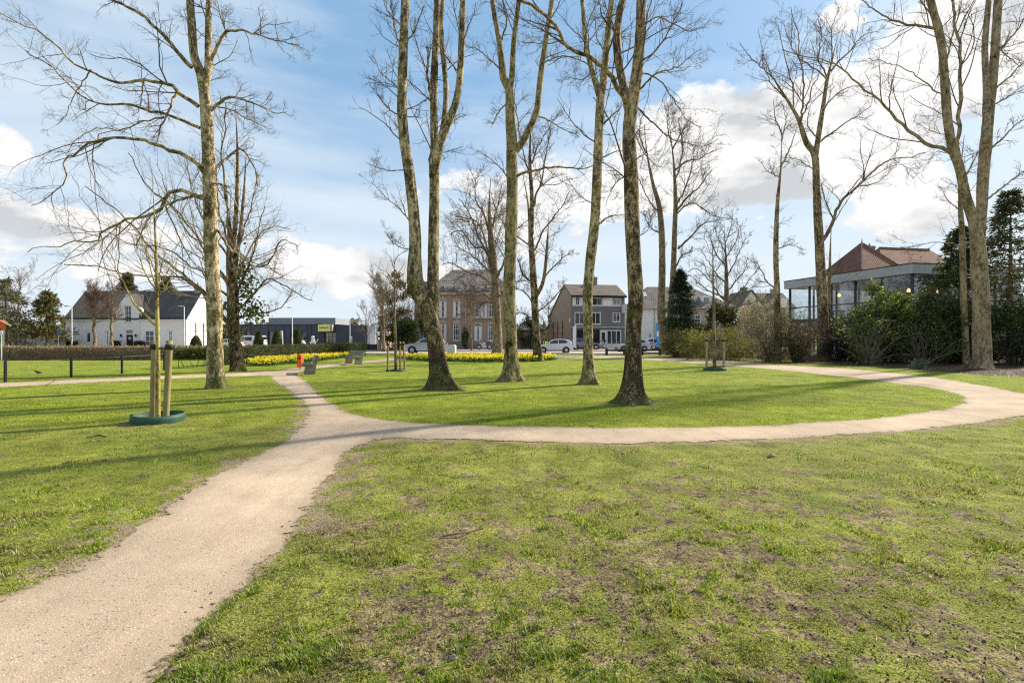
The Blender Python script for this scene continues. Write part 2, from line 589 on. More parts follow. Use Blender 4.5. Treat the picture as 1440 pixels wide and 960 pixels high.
# grid: fine near the viewer's lawn, stretching out to the horizon
def axis(fine, lo, hi, far, ratio=1.09):
    c = list(np.arange(lo, hi + 1e-6, fine))
    s, x = fine, hi
    while x < far:
        s *= ratio; x += s; c.append(x)
    s, x, pre = fine, lo, []
    while x > -far:
        s *= ratio; x -= s; pre.append(x)
    return np.array(pre[::-1] + c)


gx = axis(.045, -8, 9, 1500)
gy = axis(.045, 1.4, 10.5, 1500, 1.06)
gy = gy[gy > -60]
GX, GY = np.meshgrid(gx, gy)
flat = (GX.ravel(), GY.ravel())
dist = path_d(*flat)
GZ = lumps(*flat)
GZ = np.where(np.hypot(flat[0], flat[1]) > 90, 0, GZ)
cov = coverage(*flat)
bed = sstep(-.2, .3, bed_d(*flat))
nx, ny = len(gx), len(gy)
ii = np.arange(ny - 1)[:, None] * nx
jj = np.arange(nx - 1)[None]
q = np.stack([ii + jj, ii + jj + 1, ii + nx + jj + 1, ii + nx + jj], -1).reshape(-1, 4)
mb = MB()
mb.add(np.stack([flat[0], flat[1], GZ], 1), q, 0, np.stack([cov, bed, sstep(.5, 0, -dist), trodden(*flat)], 1))

k = NT('lawn_ground')
p = k.pos()
a = k.n('ShaderNodeSeparateColor'); k.t.links.new(k.attr().outputs['Color'], a.inputs[0])
n_big, n_mid, n_fine, n_tiny = k.noise(.35, p, 4), k.noise(2.2, p, 5, .6), k.noise(13, p, 5, .65), k.noise(60, p, 4, .6)
soil = k.ramp(k.math('ADD', k.math('MULTIPLY', n_fine, .5), k.math('MULTIPLY', n_tiny, .5)),
              [(.38, (.035, .023, .013)), (.5, (.15, .107, .066)), (.64, (.32, .245, .155))])
soil = k.mix(k.ramp(n_mid, [(.45, 0.0), (.65, .6)]), soil, (.22, .17, .085))
soil = k.mix(k.math('MULTIPLY', a.outputs[2], .75), soil, k.ramp(n_tiny, [(.35, (.27, .195, .13)), (.65, (.45, .35, .25))]))
g1 = k.ramp(k.math('ADD', k.math('MULTIPLY', n_mid, .35), k.math('MULTIPLY', n_tiny, .65)),
            [(.3, (.08, .115, .012)), (.5, (.205, .25, .022)), (.7, (.335, .36, .045))])
g2 = k.mix(k.ramp(n_big, [(.4, 0.0), (.62, .75)]), g1, k.mix(.5, g1, (.17, .16, .035)))
g2 = k.mix(1.0, g2, k.ramp(k.noise(1.1, p, 5, .6), [(.32, (.62, .66, .6)), (.5, (.95, .95, .95)), (.68, (1.2, 1.15, 1.1))]), 'MULTIPLY')
gf = k.math('ADD', a.outputs[0], k.math('MULTIPLY', k.math('SUBTRACT', n_fine, .5), .9))
gf = k.ramp(gf, [(.32, 0.0), (.55, 1.0)])
thatch = k.ramp(k.math('ADD', k.math('MULTIPLY', n_tiny, .6), k.math('MULTIPLY', n_mid, .4)), [(.38, (.05, .043, .017)), (.5, (.22, .185, .075)), (.62, (.42, .36, .165))])
soil = k.mix(k.ramp(n_fine, [(.42, 0.0), (.56, .8)]), soil, thatch)
g2 = k.mix(k.math('MULTIPLY', k.attr().outputs['Alpha'], .30), g2, thatch)
g2 = k.mix(k.math('MULTIPLY', k.attr().outputs['Alpha'], .30), g2, k.mix(1.0, g2, k.ramp(n_tiny, [(.36, (.3, .3, .3)), (.52, (.8, .8, .8)), (.66, (1.1, 1.1, 1.1))]), 'MULTIPLY'))
col = k.mix(gf, soil, g2)
lit = k.voro(26, p)
litter = k.ramp(k.math('ADD', k.math('MULTIPLY', lit.outputs['Distance'], .6), k.math('MULTIPLY', n_tiny, .4)),
                [(.2, (.18, .11, .07)), (.45, (.09, .055, .035)), (.6, (.03, .02, .013))])
col = k.mix(a.outputs[1], col, litter)
hh = k.math('ADD', k.math('MULTIPLY', n_fine, .6), k.math('MULTIPLY', n_tiny, .5))
lawn_mat = k.out(col, .95, k.bump(hh, 1.0, .05), spec=.1)
tag(mb.build('lawn', lawn_mat, smooth=True, color=True), kind='structure')

# ------------------------------------------------------------------ gravel path: one sheet whose rim breaks up into the turf
def path_sheet():
    mb = MB()
    for (x0, x1, y0, y1, s) in ((-9, 15.5, .8, 12.0, .06), (-40, 34, 11.92, 47, .16)):
        xs = np.arange(x0, x1 + 1e-6, s); ys = np.arange(y0, y1 + 1e-6, s)
        if y0 < 5: ys[-1] = 12.0
        X, Y = np.meshgrid(xs, ys)
        d = path_d(X.ravel(), Y.ravel())
        nx, ny = len(xs), len(ys)
        ii = np.arange(ny - 1)[:, None] * nx; jj = np.arange(nx - 1)[None]
        q = np.stack([ii + jj, ii + jj + 1, ii + nx + jj + 1, ii + nx + jj], -1).reshape(-1, 4)
        q = q[(d[q] > -.22).any(1)]
        used = np.unique(q)
        mp = np.full(nx * ny, -1); mp[used] = np.arange(len(used))
        Xu, Yu = X.ravel()[used], Y.ravel()[used]
        z = .000 + .014 * sstep(-.1, .6, d[used]) + (fbm(Xu * 1.2, Yu * 1.2, 71, 3) - .5) * .016 * sstep(30, 10, Yu)
        z = np.maximum(z, lumps(Xu, Yu) + .003) - (.0015 if y0 > 5 else 0)
        e = np.clip(d[used] + .5, 0, 1)
        mb.add(np.stack([Xu, Yu, z], 1), mp[q], 0, np.stack([e, e, e, np.ones_like(e)], 1))
    return mb


k = NT('path_gravel')
p = k.pos()
a = k.n('ShaderNodeSeparateColor'); k.t.links.new(k.attr().outputs['Color'], a.inputs[0])
n1, n2, n3 = k.noise(1.1, p, 5), k.noise(9, p, 4), k.noise(85, p, 4, .7)
v = k.voro(95, p); v2 = k.voro(38, p)
base = k.ramp(k.math('ADD', k.math('MULTIPLY', n1, .45), k.math('MULTIPLY', n3, .55)),
              [(.33, (.30, .218, .142)), (.5, (.47, .355, .248)), (.68, (.59, .468, .345))])
vc = k.n('ShaderNodeSeparateColor'); k.t.links.new(v.outputs['Color'], vc.inputs[0])
vc2 = k.n('ShaderNodeSeparateColor'); k.t.links.new(v2.outputs['Color'], vc2.inputs[0])
pale = k.math('MULTIPLY', k.ramp(vc.outputs[0], [(.8, 0.0), (.82, 1.0)]), k.ramp(v.outputs['Distance'], [(.25, .7), (.45, 0.0)]))
base = k.mix(k.ramp(k.noise(.45, p, 5, .6), [(.42, .45), (.62, 0.0)]), base, (.27, .205, .145))
base = k.mix(k.ramp(k.noise(2.6, k.mapping(p, (1.6, .5, 1), (0, 0, rad(-28))), 5, .65), [(.5, 0.0), (.68, .35)]), base, (.25, .19, .13))
col = k.mix(pale, base, (.66, .6, .52))
dk = k.math('MULTIPLY', k.ramp(vc2.outputs[1], [(.74, 0.0), (.78, 1.0)]), k.ramp(v2.outputs['Distance'], [(.16, .8), (.34, 0.0)]))
col = k.mix(dk, col, (.13, .085, .055))
edge = k.ramp(a.outputs[0], [(.5, .75), (.72, 0.0)])
col = k.mix(k.math('MULTIPLY', edge, n2), col, (.22, .17, .11))
pr = k.n('ShaderNodeBsdfPrincipled')
k.set(pr.inputs['Base Color'], col); pr.inputs['Roughness'].default_value = .95; pr.inputs['Specular IOR Level'].default_value = .1
h = k.math('ADD', k.math('MULTIPLY', v.outputs['Distance'], -.5), k.math('ADD', k.math('MULTIPLY', n3, .6), n2))
k.t.links.new(k.bump(h, .55, .008), pr.inputs['Normal'])
tr = k.n('ShaderNodeBsdfTransparent')
mx = k.n('ShaderNodeMixShader')
al = k.math('ADD', k.math('SUBTRACT', a.outputs[0], .47), k.math('MULTIPLY', k.math('SUBTRACT', k.noise(7, p, 5, .7), .5), .38))
al = k.ramp(al, [(.0, 0.0), (.035, 1.0)])
k.t.links.new(al, mx.inputs[0]); k.t.links.new(tr.outputs[0], mx.inputs[1]); k.t.links.new(pr.outputs[0], mx.inputs[2])
k.surface(mx.outputs[0])
tag(path_sheet().build('gravel_path', k.m, smooth=True, color=True), kind='structure')

# ------------------------------------------------------------------ street and pavements beyond the park
k = NT('road_surface')
p = k.pos()
c = k.ramp(k.math('ADD', k.math('MULTIPLY', k.noise(.8, p, 4), .6), k.math('MULTIPLY', k.noise(40, p, 3), .4)), [(.3, (.27, .235, .215)), (.7, (.40, .35, .32))])
M['road'] = k.out(c, .9)
k = NT('paving')
p = k.pos()
br = k.n('ShaderNodeTexBrick'); k.t.links.new(p, br.inputs['Vector'])
br.inputs['Scale'].default_value = 1; br.inputs['Brick Width'].default_value = .3; br.inputs['Row Height'].default_value = .15; br.inputs['Mortar Size'].default_value = .006
k.set(br.inputs['Color1'], (.36, .25, .21)); k.set(br.inputs['Color2'], (.44, .33, .28)); k.set(br.inputs['Mortar'], (.2, .17, .15))
M['paving'] = k.out(k.mix(k.math('MULTIPLY', k.noise(.6, p, 4), .5), br.outputs[0], (.3, .25, .22)), .9)


def sheet(name, poly, z, mat, thick=.0):
    mb = MB()
    if thick:
        mb.prism([(p[0], p[1]) for p in poly], 'z', z - thick, z)
    else:
        mb.add([(p[0], p[1], z) for p in poly], [tuple(range(len(poly)))])
    return tag(mb.build(name, mat), kind='structure')


sheet('road', [(-150, 53.5), (-16, 50.5), (26, 49.0), (26, 61.5), (-20, 61.5), (-150, 62)], .012, M['road'])
sheet('pavement', [(-15, 61.7), (27, 61.7), (27, 71.5), (-15, 71.5)], .11, M['paving'], .3)
sheet('kerb', [(-15, 61.5), (27, 61.5), (27, 61.7), (-15, 61.7)], .115, M['concrete'], .3)
sheet('park_kerb', [(-16, 50.3), (26, 48.8), (26, 48.98), (-16, 50.48)], .09, M['concrete'], .3)
sheet('side_street', [(-24, 61.6), (-15.1, 61.6), (-15.1, 130), (-30, 130)], .02, M['paving'])
sheet('forecourt', [(-150, 62.1), (-24.2, 62.1), (-31, 79.6), (-150, 79.6)], .02, M['paving'])


# ------------------------------------------------------------------ grass blades
def blades(N, seed, py_lo, py_hi, bias, hmin, hmax, detail, name, label=None):
    r = np.random.default_rng(seed)
    u = r.random(N) ** bias
    py = py_lo + (py_hi - py_lo) * u
    Y = EYE * F / (py - HY)
    X = (r.random(N) * 2 - 1) * 1.28 * Y + (r.random(N) - .5)
    c = coverage(X, Y)
    tuft = fbm(X * 1.5, Y * 1.5, 81, 3) * .45 + fbm(X * 4.6, Y * 4.6, 83, 3) * .55
    keep = (r.random(N) < c ** 1.2 * ((.16 + .84 * sstep(.40, .60, fbm(X * 7, Y * 7, 85, 4))) if detail else 1)) & (bed_d(X, Y) < 0) & (path_d(X, Y) < .05)
    X, Y, c, tuft = X[keep], Y[keep], c[keep], tuft[keep]
    n = len(X)
    Z = lumps(X, Y)
    az = r.random(n) * 2 * PI
    lush = sstep(.51, .59, tuft)
    h = (hmin + (hmax - hmin) * r.random(n)) * (.6 + (1.0 if detail else .6) * lush) * (.5 + .6 * c)
    w = ((.0015 if detail else .0024) + .0006 * Y) * (.7 + .6 * r.random(n))
    lean = (.25 + .85 * r.random(n)) * h
    ld = az + PI / 2 + (r.random(n) - .5)
    sx, sy = np.cos(az) * w, np.sin(az) * w
    lx, ly = np.cos(ld) * lean, np.sin(ld) * lean
    z0 = Z - .004
    yel = fbm(X * .5, Y * .5, 91, 3) * .6 + r.random(n) * .4
    A, B, S = (np.array((.175, .24, .028)), np.array((.36, .385, .06)), np.array((.52, .43, .25))) if detail else (np.array((.22, .305, .014)), np.array((.40, .43, .03)), np.array((.46, .40, .17)))
    t = np.clip((yel - .25) / .5, 0, 1)[:, None]
    colr = A * (1 - t) + B * t
    if detail:                                   # tired, brownish turf between fresher tufts
        fresh = sstep(.36, .54, fbm(X * 2.6, Y * 2.6, 95, 4))[:, None]
        tr_ = trodden(X, Y)[:, None]
        olive = colr * np.array((.98, .95, 1.2)) * .94
        colr = colr * (1 - tr_) + olive * tr_
        colr = np.where(lush[:, None] > .4, colr * np.array((.98, 1.08, .75)), colr)
        colr = (np.array((.30, .245, .11)) * (1 - fresh) + colr * fresh) * .75 + colr * .25
    colr = colr * (1 + lush[:, None] * (np.array((.96, 1.03, .8)) - 1))
    dead = (r.random(n) < (.17 if detail else .07) + .25 * (1 - c))[:, None]
    patch = (.70 + .6 * fbm(X * 1.1, Y * 1.1, 97, 4))[:, None]
    colr = colr * patch
    colr = np.where(dead, S * (.4 + .7 * r.random((n, 1))), colr * (.5 + .95 * r.random((n, 1))))
    mb = MB()
    if detail:
        P = np.stack([np.stack([X - sx, Y - sy, z0], 1), np.stack([X + sx, Y + sy, z0], 1),
                      np.stack([X + sx * .8 + lx * .4, Y + sy * .8 + ly * .4, z0 + h * .65], 1), np.stack([X - sx * .8 + lx * .4, Y - sy * .8 + ly * .4, z0 + h * .65], 1),
                      np.stack([X + lx, Y + ly, z0 + h], 1)], 1)
        i = np.arange(n)[:, None] * 5
        mb.add(P.reshape(-1, 3), i + np.array([[0, 1, 2, 3]]), 0, np.repeat(colr, 5, 0))
        mb.P.append((np.full(n, 3), (i + np.array([[3, 2, 4]])).ravel(), 0))
    else:
        P = np.stack([np.stack([X - sx, Y - sy, z0], 1), np.stack([X + sx, Y + sy, z0], 1), np.stack([X + lx, Y + ly, z0 + h], 1)], 1)
        i = np.arange(n)[:, None] * 3
        mb.add(P.reshape(-1, 3), i + np.array([[0, 1, 2]]), 0, np.repeat(colr, 3, 0))
    return tag(mb.build(name, M['leaf'], color=True), label, 'grass', None, 'stuff')


blades(460000, 101, 590, 1010, .85, .009, .027, True, 'near_grass', 'short patchy turf of the trodden lawn in front')
blades(260000, 102, 499, 600, .8, .010, .026, False, 'far_grass', 'bright green turf of the lawns beyond the path')


# fallen leaves, twigs and crumbs on the turf and on the bed
def litter(N, seed, where, size, cols, name, label, curl=.4, asp=.35):
    r = np.random.default_rng(seed)
    X, Y = where(r, N)
    n = len(X)
    Z = lumps(X, Y) + .008
    az = r.random(n) * 2 * PI
    L = size[0] + (size[1] - size[0]) * r.random(n) ** 2
    W = L * (asp + .4 * min(asp, .35) / .35 * r.random(n))
    ux, uy, vx, vy = np.cos(az) * L, np.sin(az) * L, -np.sin(az) * W, np.cos(az) * W
    t1, t2 = (r.random(n) - .2) * L * curl, (r.random(n) - .2) * L * curl
    P = np.stack([np.stack([X - ux, Y - uy, Z + t1], 1), np.stack([X + vx, Y + vy, Z + t2 * .6], 1), np.stack([X + ux, Y + uy, Z + t2], 1), np.stack([X - vx, Y - vy, Z + t1 * .3], 1)], 1)
    cc = np.array(cols)[r.integers(0, len(cols), n)] * (.6 + .7 * r.random((n, 1)))
    mb = MB()
    mb.add(P.reshape(-1, 3), np.arange(n)[:, None] * 4 + np.array([[0, 1, 2, 3]]), 0, np.repeat(cc, 4, 0))
    return tag(mb.build(name, M['leaf'], color=True), label, 'leaves', None, 'stuff')


def in_bed(r, N):
    X, Y = 8 + 34 * r.random(N), 21 + 24 * r.random(N)
    m = bed_d(X, Y) > -.25
    return X[m], Y[m]


def on_lawn(r, N):
    py = 497 + 480 * r.random(N) ** 1.8
    Y = EYE * F / (py - HY); X = (r.random(N) * 2 - 1) * 1.2 * Y
    m = path_d(X, Y) < .1
    return X[m], Y[m]


def on_path(r, N):
    py = 560 + 430 * r.random(N)
    Y = EYE * F / (py - HY); X = (r.random(N) * 2 - 1) * 1.1 * Y
    m = path_d(X, Y) > -.1
    return X[m], Y[m]


litter(26000, 5, in_bed, (.02, .07), [(.20, .12, .075), (.12, .07, .045), (.27, .19, .14), (.06, .04, .03)], 'leaf_litter', 'brown fallen leaves covering the bed under the shrubs')
litter(3000, 6, on_lawn, (.004, .02), [(.24, .15, .09), (.16, .10, .06), (.30, .21, .13), (.07, .05, .035), (.05, .035, .025)], 'lawn_litter', 'scattered dead leaves and crumbs on the turf')
def on_near(r, N):
    py = 590 + 400 * r.random(N)
    Y = EYE * F / (py - HY); X = (r.random(N) * 2 - 1) * 1.2 * Y
    m = path_d(X, Y) < -.02
    return X[m], Y[m]


litter(5200, 12, on_near, (.012, .045), [(.42, .34, .20), (.34, .26, .14), (.20, .14, .09), (.10, .07, .045)], 'dry_straw', 'bits of dry straw and thin twigs on the trodden turf', .25, .035)
litter(260, 13, on_near, (.010, .022), [(.24, .14, .08), (.30, .20, .12), (.15, .10, .06)], 'fallen_leaves', 'single curled brown leaves on the front lawns', .9, .3)
litter(5200, 8, on_path, (.003, .011), [(.12, .08, .05), (.2, .14, .09), (.5, .44, .36)], 'path_litter', 'dark crumbs and grit strewn on the gravel path', .8)


def clods(N, seed):
    """crumbs of bare soil and bits of straw standing up from the trodden lawn"""
    r = np.random.default_rng(seed)
    py = 600 + 400 * r.random(N) ** .8
    Y = EYE * F / (py - HY); X = (r.random(N) * 2 - 1) * 1.2 * Y
    c = coverage(X, Y)
    m = (path_d(X, Y) < -.08) & (r.random(N) < 1.1 - c)
    X, Y = X[m], Y[m]
    n = len(X)
    Z = lumps(X, Y)
    R = .002 + .006 * r.random(n) ** 3
    oct_ = np.array([(1, 0, 0), (0, 1, 0), (-1, 0, 0), (0, -1, 0), (0, 0, .8), (0, 0, -.5)])
    V = oct_[None] * R[:, None, None] * (.6 + .8 * r.random((n, 6, 1))) + np.stack([X, Y, Z + R * .3], 1)[:, None]
    fs = np.array([(0, 1, 4), (1, 2, 4), (2, 3, 4), (3, 0, 4), (1, 0, 5), (2, 1, 5), (3, 2, 5), (0, 3, 5)])
    cc = np.array([(.11, .08, .055), (.15, .115, .08), (.07, .05, .035)])[r.integers(0, 3, n)]
    mb = MB()
    mb.add(V.reshape(-1, 3), (np.arange(n)[:, None, None] * 6 + fs[None]).reshape(-1, 3), 0, np.repeat(cc, 6, 0))
    return tag(mb.build('soil_crumbs', M['leaf'], color=True), 'loose crumbs of bare soil on the trodden lawn', 'soil', None, 'stuff')


clods(26000, 9)
# ------------------------------------------------------------------ trees
def resample(P, n):
    P = np.asarray(P, float)
    d = np.concatenate([[0], np.cumsum(np.linalg.norm(np.diff(P, axis=0), axis=1))])
    t = np.linspace(0, d[-1], n)
    return np.stack([np.interp(t, d, P[:, i]) for i in range(3)], 1)


def traced(pts, Y, slope, n, wig=0.0, r=None):
    """limb traced in the photograph, set out in depth: it leaves the tree's plane by slope metres per metre"""
    A = catmull(np.array(pts, float), 6)
    s = np.concatenate([[0], np.cumsum(np.linalg.norm(np.diff(A, axis=0), axis=1))]) / F * Y
    P = np.array([at(a[0], a[1], Y + slope * t) for a, t in zip(A, s)])
    P = resample(P, n)
    if wig and r is not None:
        w = (r.random((n, 3)) - .5) * wig
        w[0] = 0
        P = P + w
    return P


def spawn(P, R, k, r, len_lo, len_hi, ang=(30, 65), up=.25, wig=.22, n=6, tmin=.2, rk=.6, rmin=.004, lmax=9., lmin=.12, abslen=None, tip=.35):
    """children of a batch of branches, again as a batch"""
    B, m, _ = P.shape
    if B == 0: return P[:, :1].repeat(n, 1), np.zeros((0, n))
    seg = np.linalg.norm(np.diff(P, axis=1), axis=2).sum(1)
    idx = np.repeat(np.arange(B), k)
    N = len(idx)
    t = tmin + (1 - tmin) * r.random(N)
    f = t * (m - 1.001)
    i = f.astype(int); fr = (f - i)[:, None]
    p0 = P[idx, i] * (1 - fr) + P[idx, i + 1] * fr
    tan = P[idx, i + 1] - P[idx, i]
    tan /= np.linalg.norm(tan, axis=1, keepdims=True) + 1e-9
    rp = R[idx, i] * (1 - fr[:, 0]) + R[idx, i + 1] * fr[:, 0]
    pr = r.normal(size=(N, 3))
    pr -= (pr * tan).sum(1, keepdims=True) * tan
    pr /= np.linalg.norm(pr, axis=1, keepdims=True) + 1e-9
    a = np.radians(ang[0] + (ang[1] - ang[0]) * r.random(N))[:, None]
    d = np.cos(a) * tan + np.sin(a) * pr
    d[:, 2] += up
    if abslen is None:
        L = np.clip(seg[idx] * (len_lo + (len_hi - len_lo) * r.random(N)) * (1.15 - .6 * t), lmin, lmax)
    else:
        L = abslen[0] + (abslen[1] - abslen[0]) * r.random(N) * (1.2 - .5 * t)
    D = d[:, None] + np.cumsum(r.normal(size=(N, n - 1, 3)) * wig, 1) + np.linspace(0, 1, n - 1)[None, :, None] * np.array((0, 0, up))
    D /= np.linalg.norm(D, axis=2, keepdims=True) + 1e-9
    Q = np.concatenate([p0[:, None], p0[:, None] + np.cumsum(D * (L / (n - 1))[:, None, None], 1)], 1)
    r0 = np.minimum(np.maximum(rp * rk, rmin), rp * .9 + .001)
    r0 = np.maximum(np.minimum(r0, .005 + L * .009), rmin)
    RR = r0[:, None] * np.linspace(1, tip, n)[None]
    return Q, np.maximum(RR, rmin * .7)


def trunk_tube(mb, P, R, r, sides=18, flare=0.0, lump=.09, flare_h=.42, mat=0, lobes=5):
    n = len(P)
    s = np.concatenate([[0], np.cumsum(np.linalg.norm(np.diff(P, axis=0), axis=1))])
    th = np.arange(sides) / sides * 2 * PI
    ph = r.random(6) * 6.28
    u, v = np.cos(th)[None] * 1.2, np.sin(th)[None] * 1.2
    rs = R[:, None] + .02
    nz = fbm(u * 1.3 + 7 * ph[0] + 0 * s[:, None], v * 1.3 + s[:, None] * .9, int(ph[1] * 100), 3) - .5
    nz2 = fbm(u * 4 + 3 * ph[2] + 0 * s[:, None], v * 4 + s[:, None] * 3.5, int(ph[3] * 100), 2) - .5
    mul = 1 + lump * 2.2 * nz + lump * 1.1 * nz2
    # a few swollen knots
    for _ in range(int(s[-1] / 1.6)):
        s0, t0 = r.random() * s[-1], r.random() * 6.28
        mul += .16 * r.random() * np.exp(-((s[:, None] - s0) / .13) ** 2 - ((np.angle(np.exp(1j * (th[None] - t0)))) / .55) ** 2)
    if flare:
        lob = .30 + .75 * np.clip(.5 + .5 * np.cos(lobes * th + ph[4]), 0, 1)[None] ** 1.6 * (.75 + .35 * np.sin(2 * th + ph[5]))[None]
        mul += flare * np.exp(-(s[:, None] - .15) / flare_h) * lob
        mul += .5 * flare * np.exp(-(s[:, None] - .15) / (flare_h * .28)) * lob
    mb.tubes(P[None], R[None], sides, mat, True, mul[None])


def make_tree(name, label, base, stems, limbs, bark, twig='twig', seed=1, flare=.7, k=(8, 6, 6), kstem=5, ext=4.5, group=None, up=.25, l1=(.25, .55), sides=26,
              slope=.55, lump=.09, rmin=.0029, twigk=1.0, tdir=(30, 65), cat='tree', extra=None, flare_h=.42, fork_twigs=True, Yd=None, shoots=0, stemlen=(.8, 2.6)):
    r = np.random.default_rng(seed)
    k = (int(k[0] * 1.35), k[1], k[2])
    bx, by = base
    Y = Yd if Yd else EYE * F / (by - HY)
    root = thing(name, label, cat, ((bx - CX) / F * Y, Y, 0), 0, group)
    off = np.array(root.location)
    cosf = math.cos(math.atan((bx - CX) / F)) ** .9        # round trunks far off the axis project wider
    tb, cb = MB(), MB()
    LP, LR, SP, SR = [], [], [], []
    main = None
    for si, st in enumerate(stems):
        pts, w0, w1 = st[:3]
        sl = st[3] if len(st) > 3 else (r.random() - .5) * .3 * (si > 0)
        Ys = Y
        if si and len(st) > 4: Ys = st[4]
        P = traced(pts, Y, sl, 70 if si == 0 else 46)
        if si == 0:                               # foot goes into the ground
            P = np.concatenate([[P[0] - np.array((0, 0, P[0][2] + .14))], P])
        n = len(P)
        R = np.linspace(w0, w1, n) / 2 / F * Y
        if len(st) > 5: R = np.interp(np.linspace(0, 1, n), np.linspace(0, 1, len(st[5])), np.array(st[5], float)) / 2 / F * Y
        R = R * cosf
        if pts[-1][1] > 6: R = R * (1 - .8 * sstep(.55, 1, np.linspace(0, 1, n)))
        trunk_tube(tb, P - off, R, r, sides if si == 0 else max(8, int(sides * .7)), flare if si == 0 else 0, lump, flare_h)
        SP.append(resample(P, 24)); SR.append(np.interp(np.linspace(0, 1, 24), np.linspace(0, 1, n), R))
        if pts[-1][1] <= 6 and ext:               # the stem goes on above the picture
            d = P[-1] - P[-8]; d /= np.linalg.norm(d)
            m = 20
            D = d + np.cumsum(r.normal(size=(m, 3)) * .06, 0) + np.array((0, 0, .15)); D /= np.linalg.norm(D, axis=1, keepdims=True)
            L = ext * (.7 + .5 * r.random())
            E = np.concatenate([[P[-1] - d * .02], P[-1] + np.cumsum(D * L / m, 0)])
            RE = np.linspace(R[-1], .02, m + 1)
            cb.tubes((E - off)[None], RE[None], 8, 0)
            LP.append(resample(E, 24)); LR.append(np.interp(np.linspace(0, 1, 24), np.linspace(0, 1, m + 1), RE))
    for lb in limbs:
        pts, w0, w1 = lb[:3]
        sl = lb[3] if len(lb) > 3 else (r.random() * 2 - 1) * slope
        P = traced(pts, Y, sl, 24)
        Ls = np.linalg.norm(np.diff(P, axis=0), axis=1).sum()
        kink = np.cumsum(r.normal(size=(24, 3)), 0); kink -= kink[:1]; kink -= np.linspace(0, 1, 24)[:, None] * kink[-1:]
        P += kink * .0065 * Ls + np.concatenate([np.zeros((1, 3)), (r.random((23, 3)) - .5) * .02 * min(Y / 16, 2)])
        R = np.maximum(.82 * (w1 + (w0 - w1) * (1 - np.linspace(0, 1, 24)) ** 1.35) / 2 / F * Y * cosf ** .6, rmin)
        cb.tubes((P - off)[None], R[None], 8, 0)
        LP.append(P); LR.append(R)
    LPa = np.array(LP) if LP else np.zeros((0, 24, 3)); LRa = np.array(LR) if LR else np.zeros((0, 24))
    SPa, SRa = np.array(SP), np.array(SR)
    a1 = []
    if len(LPa):
        a1.append(spawn(LPa, LRa, k[0], r, l1[0], l1[1], tdir, up, .16, 9, .12, .5, rmin * 1.2, 3.2, .35))
    if kstem:
        a1.append(spawn(SPa, SRa, kstem, r, 0, 0, (45, 85), up, .16, 9, .42, .22, rmin * 1.3, abslen=stemlen))
    P1 = np.concatenate([x[0] for x in a1]) if a1 else np.zeros((0, 9, 3)); R1 = np.concatenate([x[1] for x in a1]) if a1 else np.zeros((0, 9))
    P2, R2 = spawn(P1, R1, k[1], r, .3, .6, (28, 62), up * .6, .2, 7, .15, .6, rmin, 1.6, .2)
    P3, R3 = spawn(P2, R2, k[2], r, .3, .65, (28, 65), up * .5, .22, 5, .15, .7, rmin * .85, .7, .1)
    for (PP, RR, sd) in ((P1, R1, 5), (P2, R2, 4), (P3, R3, 3)):
        if len(PP): cb.tubes(PP - off, RR, sd, 1)
    tb.build('trunk', bark, root, smooth=True)
    if cb.n:
        cb.build('crown', [bark, M[twig]], root, smooth=True)
    return root


PLANE = 'tall bare park trees on the lawns'
T = make_tree
T('bare_tree', 'tall straight tree with pale flaking bark and long drooping limbs, standing beside the staked sapling', (305, 546),
  [([(305, 546), (303, 520), (302, 480), (301, 420), (297, 350), (295, 262), (292, 197), (289, 144), (283, 105), (276, 88), (272, 70), (269, 26), (267, -8)], 27, 11, 0, 0, (25, 23, 21.5, 20, 18.5, 16.5, 12, 11)),
   ([(286, 125), (293, 95), (293, 44), (294, -8)], 13, 8)],
  [([(270, 95), (245, 70), (219, 42), (188, 17), (149, -4)], 8, 4), ([(279, 150), (249, 125), (236, 114), (201, 112), (162, 114), (127, 98), (87, 72), (52, 44), (0, 18)], 8, 1.6),
   ([(281, 180), (228, 164), (184, 155), (136, 151), (109, 131), (70, 94), (35, 70)], 6, 1.5), ([(286, 241), (263, 223), (236, 208), (197, 201), (166, 203), (127, 214), (88, 230), (90, 254), (66, 280), (44, 289)], 9, 1.5),
   ([(288, 280), (267, 267), (247, 263), (228, 287), (193, 302), (162, 315), (131, 341), (88, 348), (39, 354)], 8.5, 1.5), ([(290, 276), (270, 279), (245, 287), (222, 296), (201, 318), (192, 344)], 6, 2.5),
   ([(297, 85), (315, 52), (337, 42), (376, 50), (420, 63)], 6.5, 1.5), ([(297, 155), (311, 140), (333, 137), (368, 147), (388, 159), (403, 158)], 6.5, 1.5), ([(301, 150), (320, 152), (345, 165), (374, 178)], 3, 1.2),
   ([(300, 238), (319, 221), (339, 210), (350, 223), (358, 240), (363, 262)], 6, 2), ([(303, 322), (315, 340), (333, 354), (358, 373), (372, 372), (388, 350), (399, 337), (420, 347)], 5.5, 1.5),
   ([(250, 126), (235, 160), (222, 197)], 5, 2), ([(203, 113), (200, 140), (193, 160)], 3, 1.2), ([(297, 256), (322, 265), (340, 300), (346, 330)], 4, 1.2), ([(230, 165), (170, 180), (130, 182), (95, 215)], 3, 1.2),
   ([(128, 98), (110, 125), (95, 160), (78, 175)], 2.5, 1), ([(318, 52), (310, 20), (305, -5)], 3, 1.5)],
  M['bark_tan'], 'twig', 21, .45, (10, 6, 4), 6, 5.0, PLANE, up=.03, slope=.6, flare_h=.3, l1=(.2, .46), tdir=(30, 70))

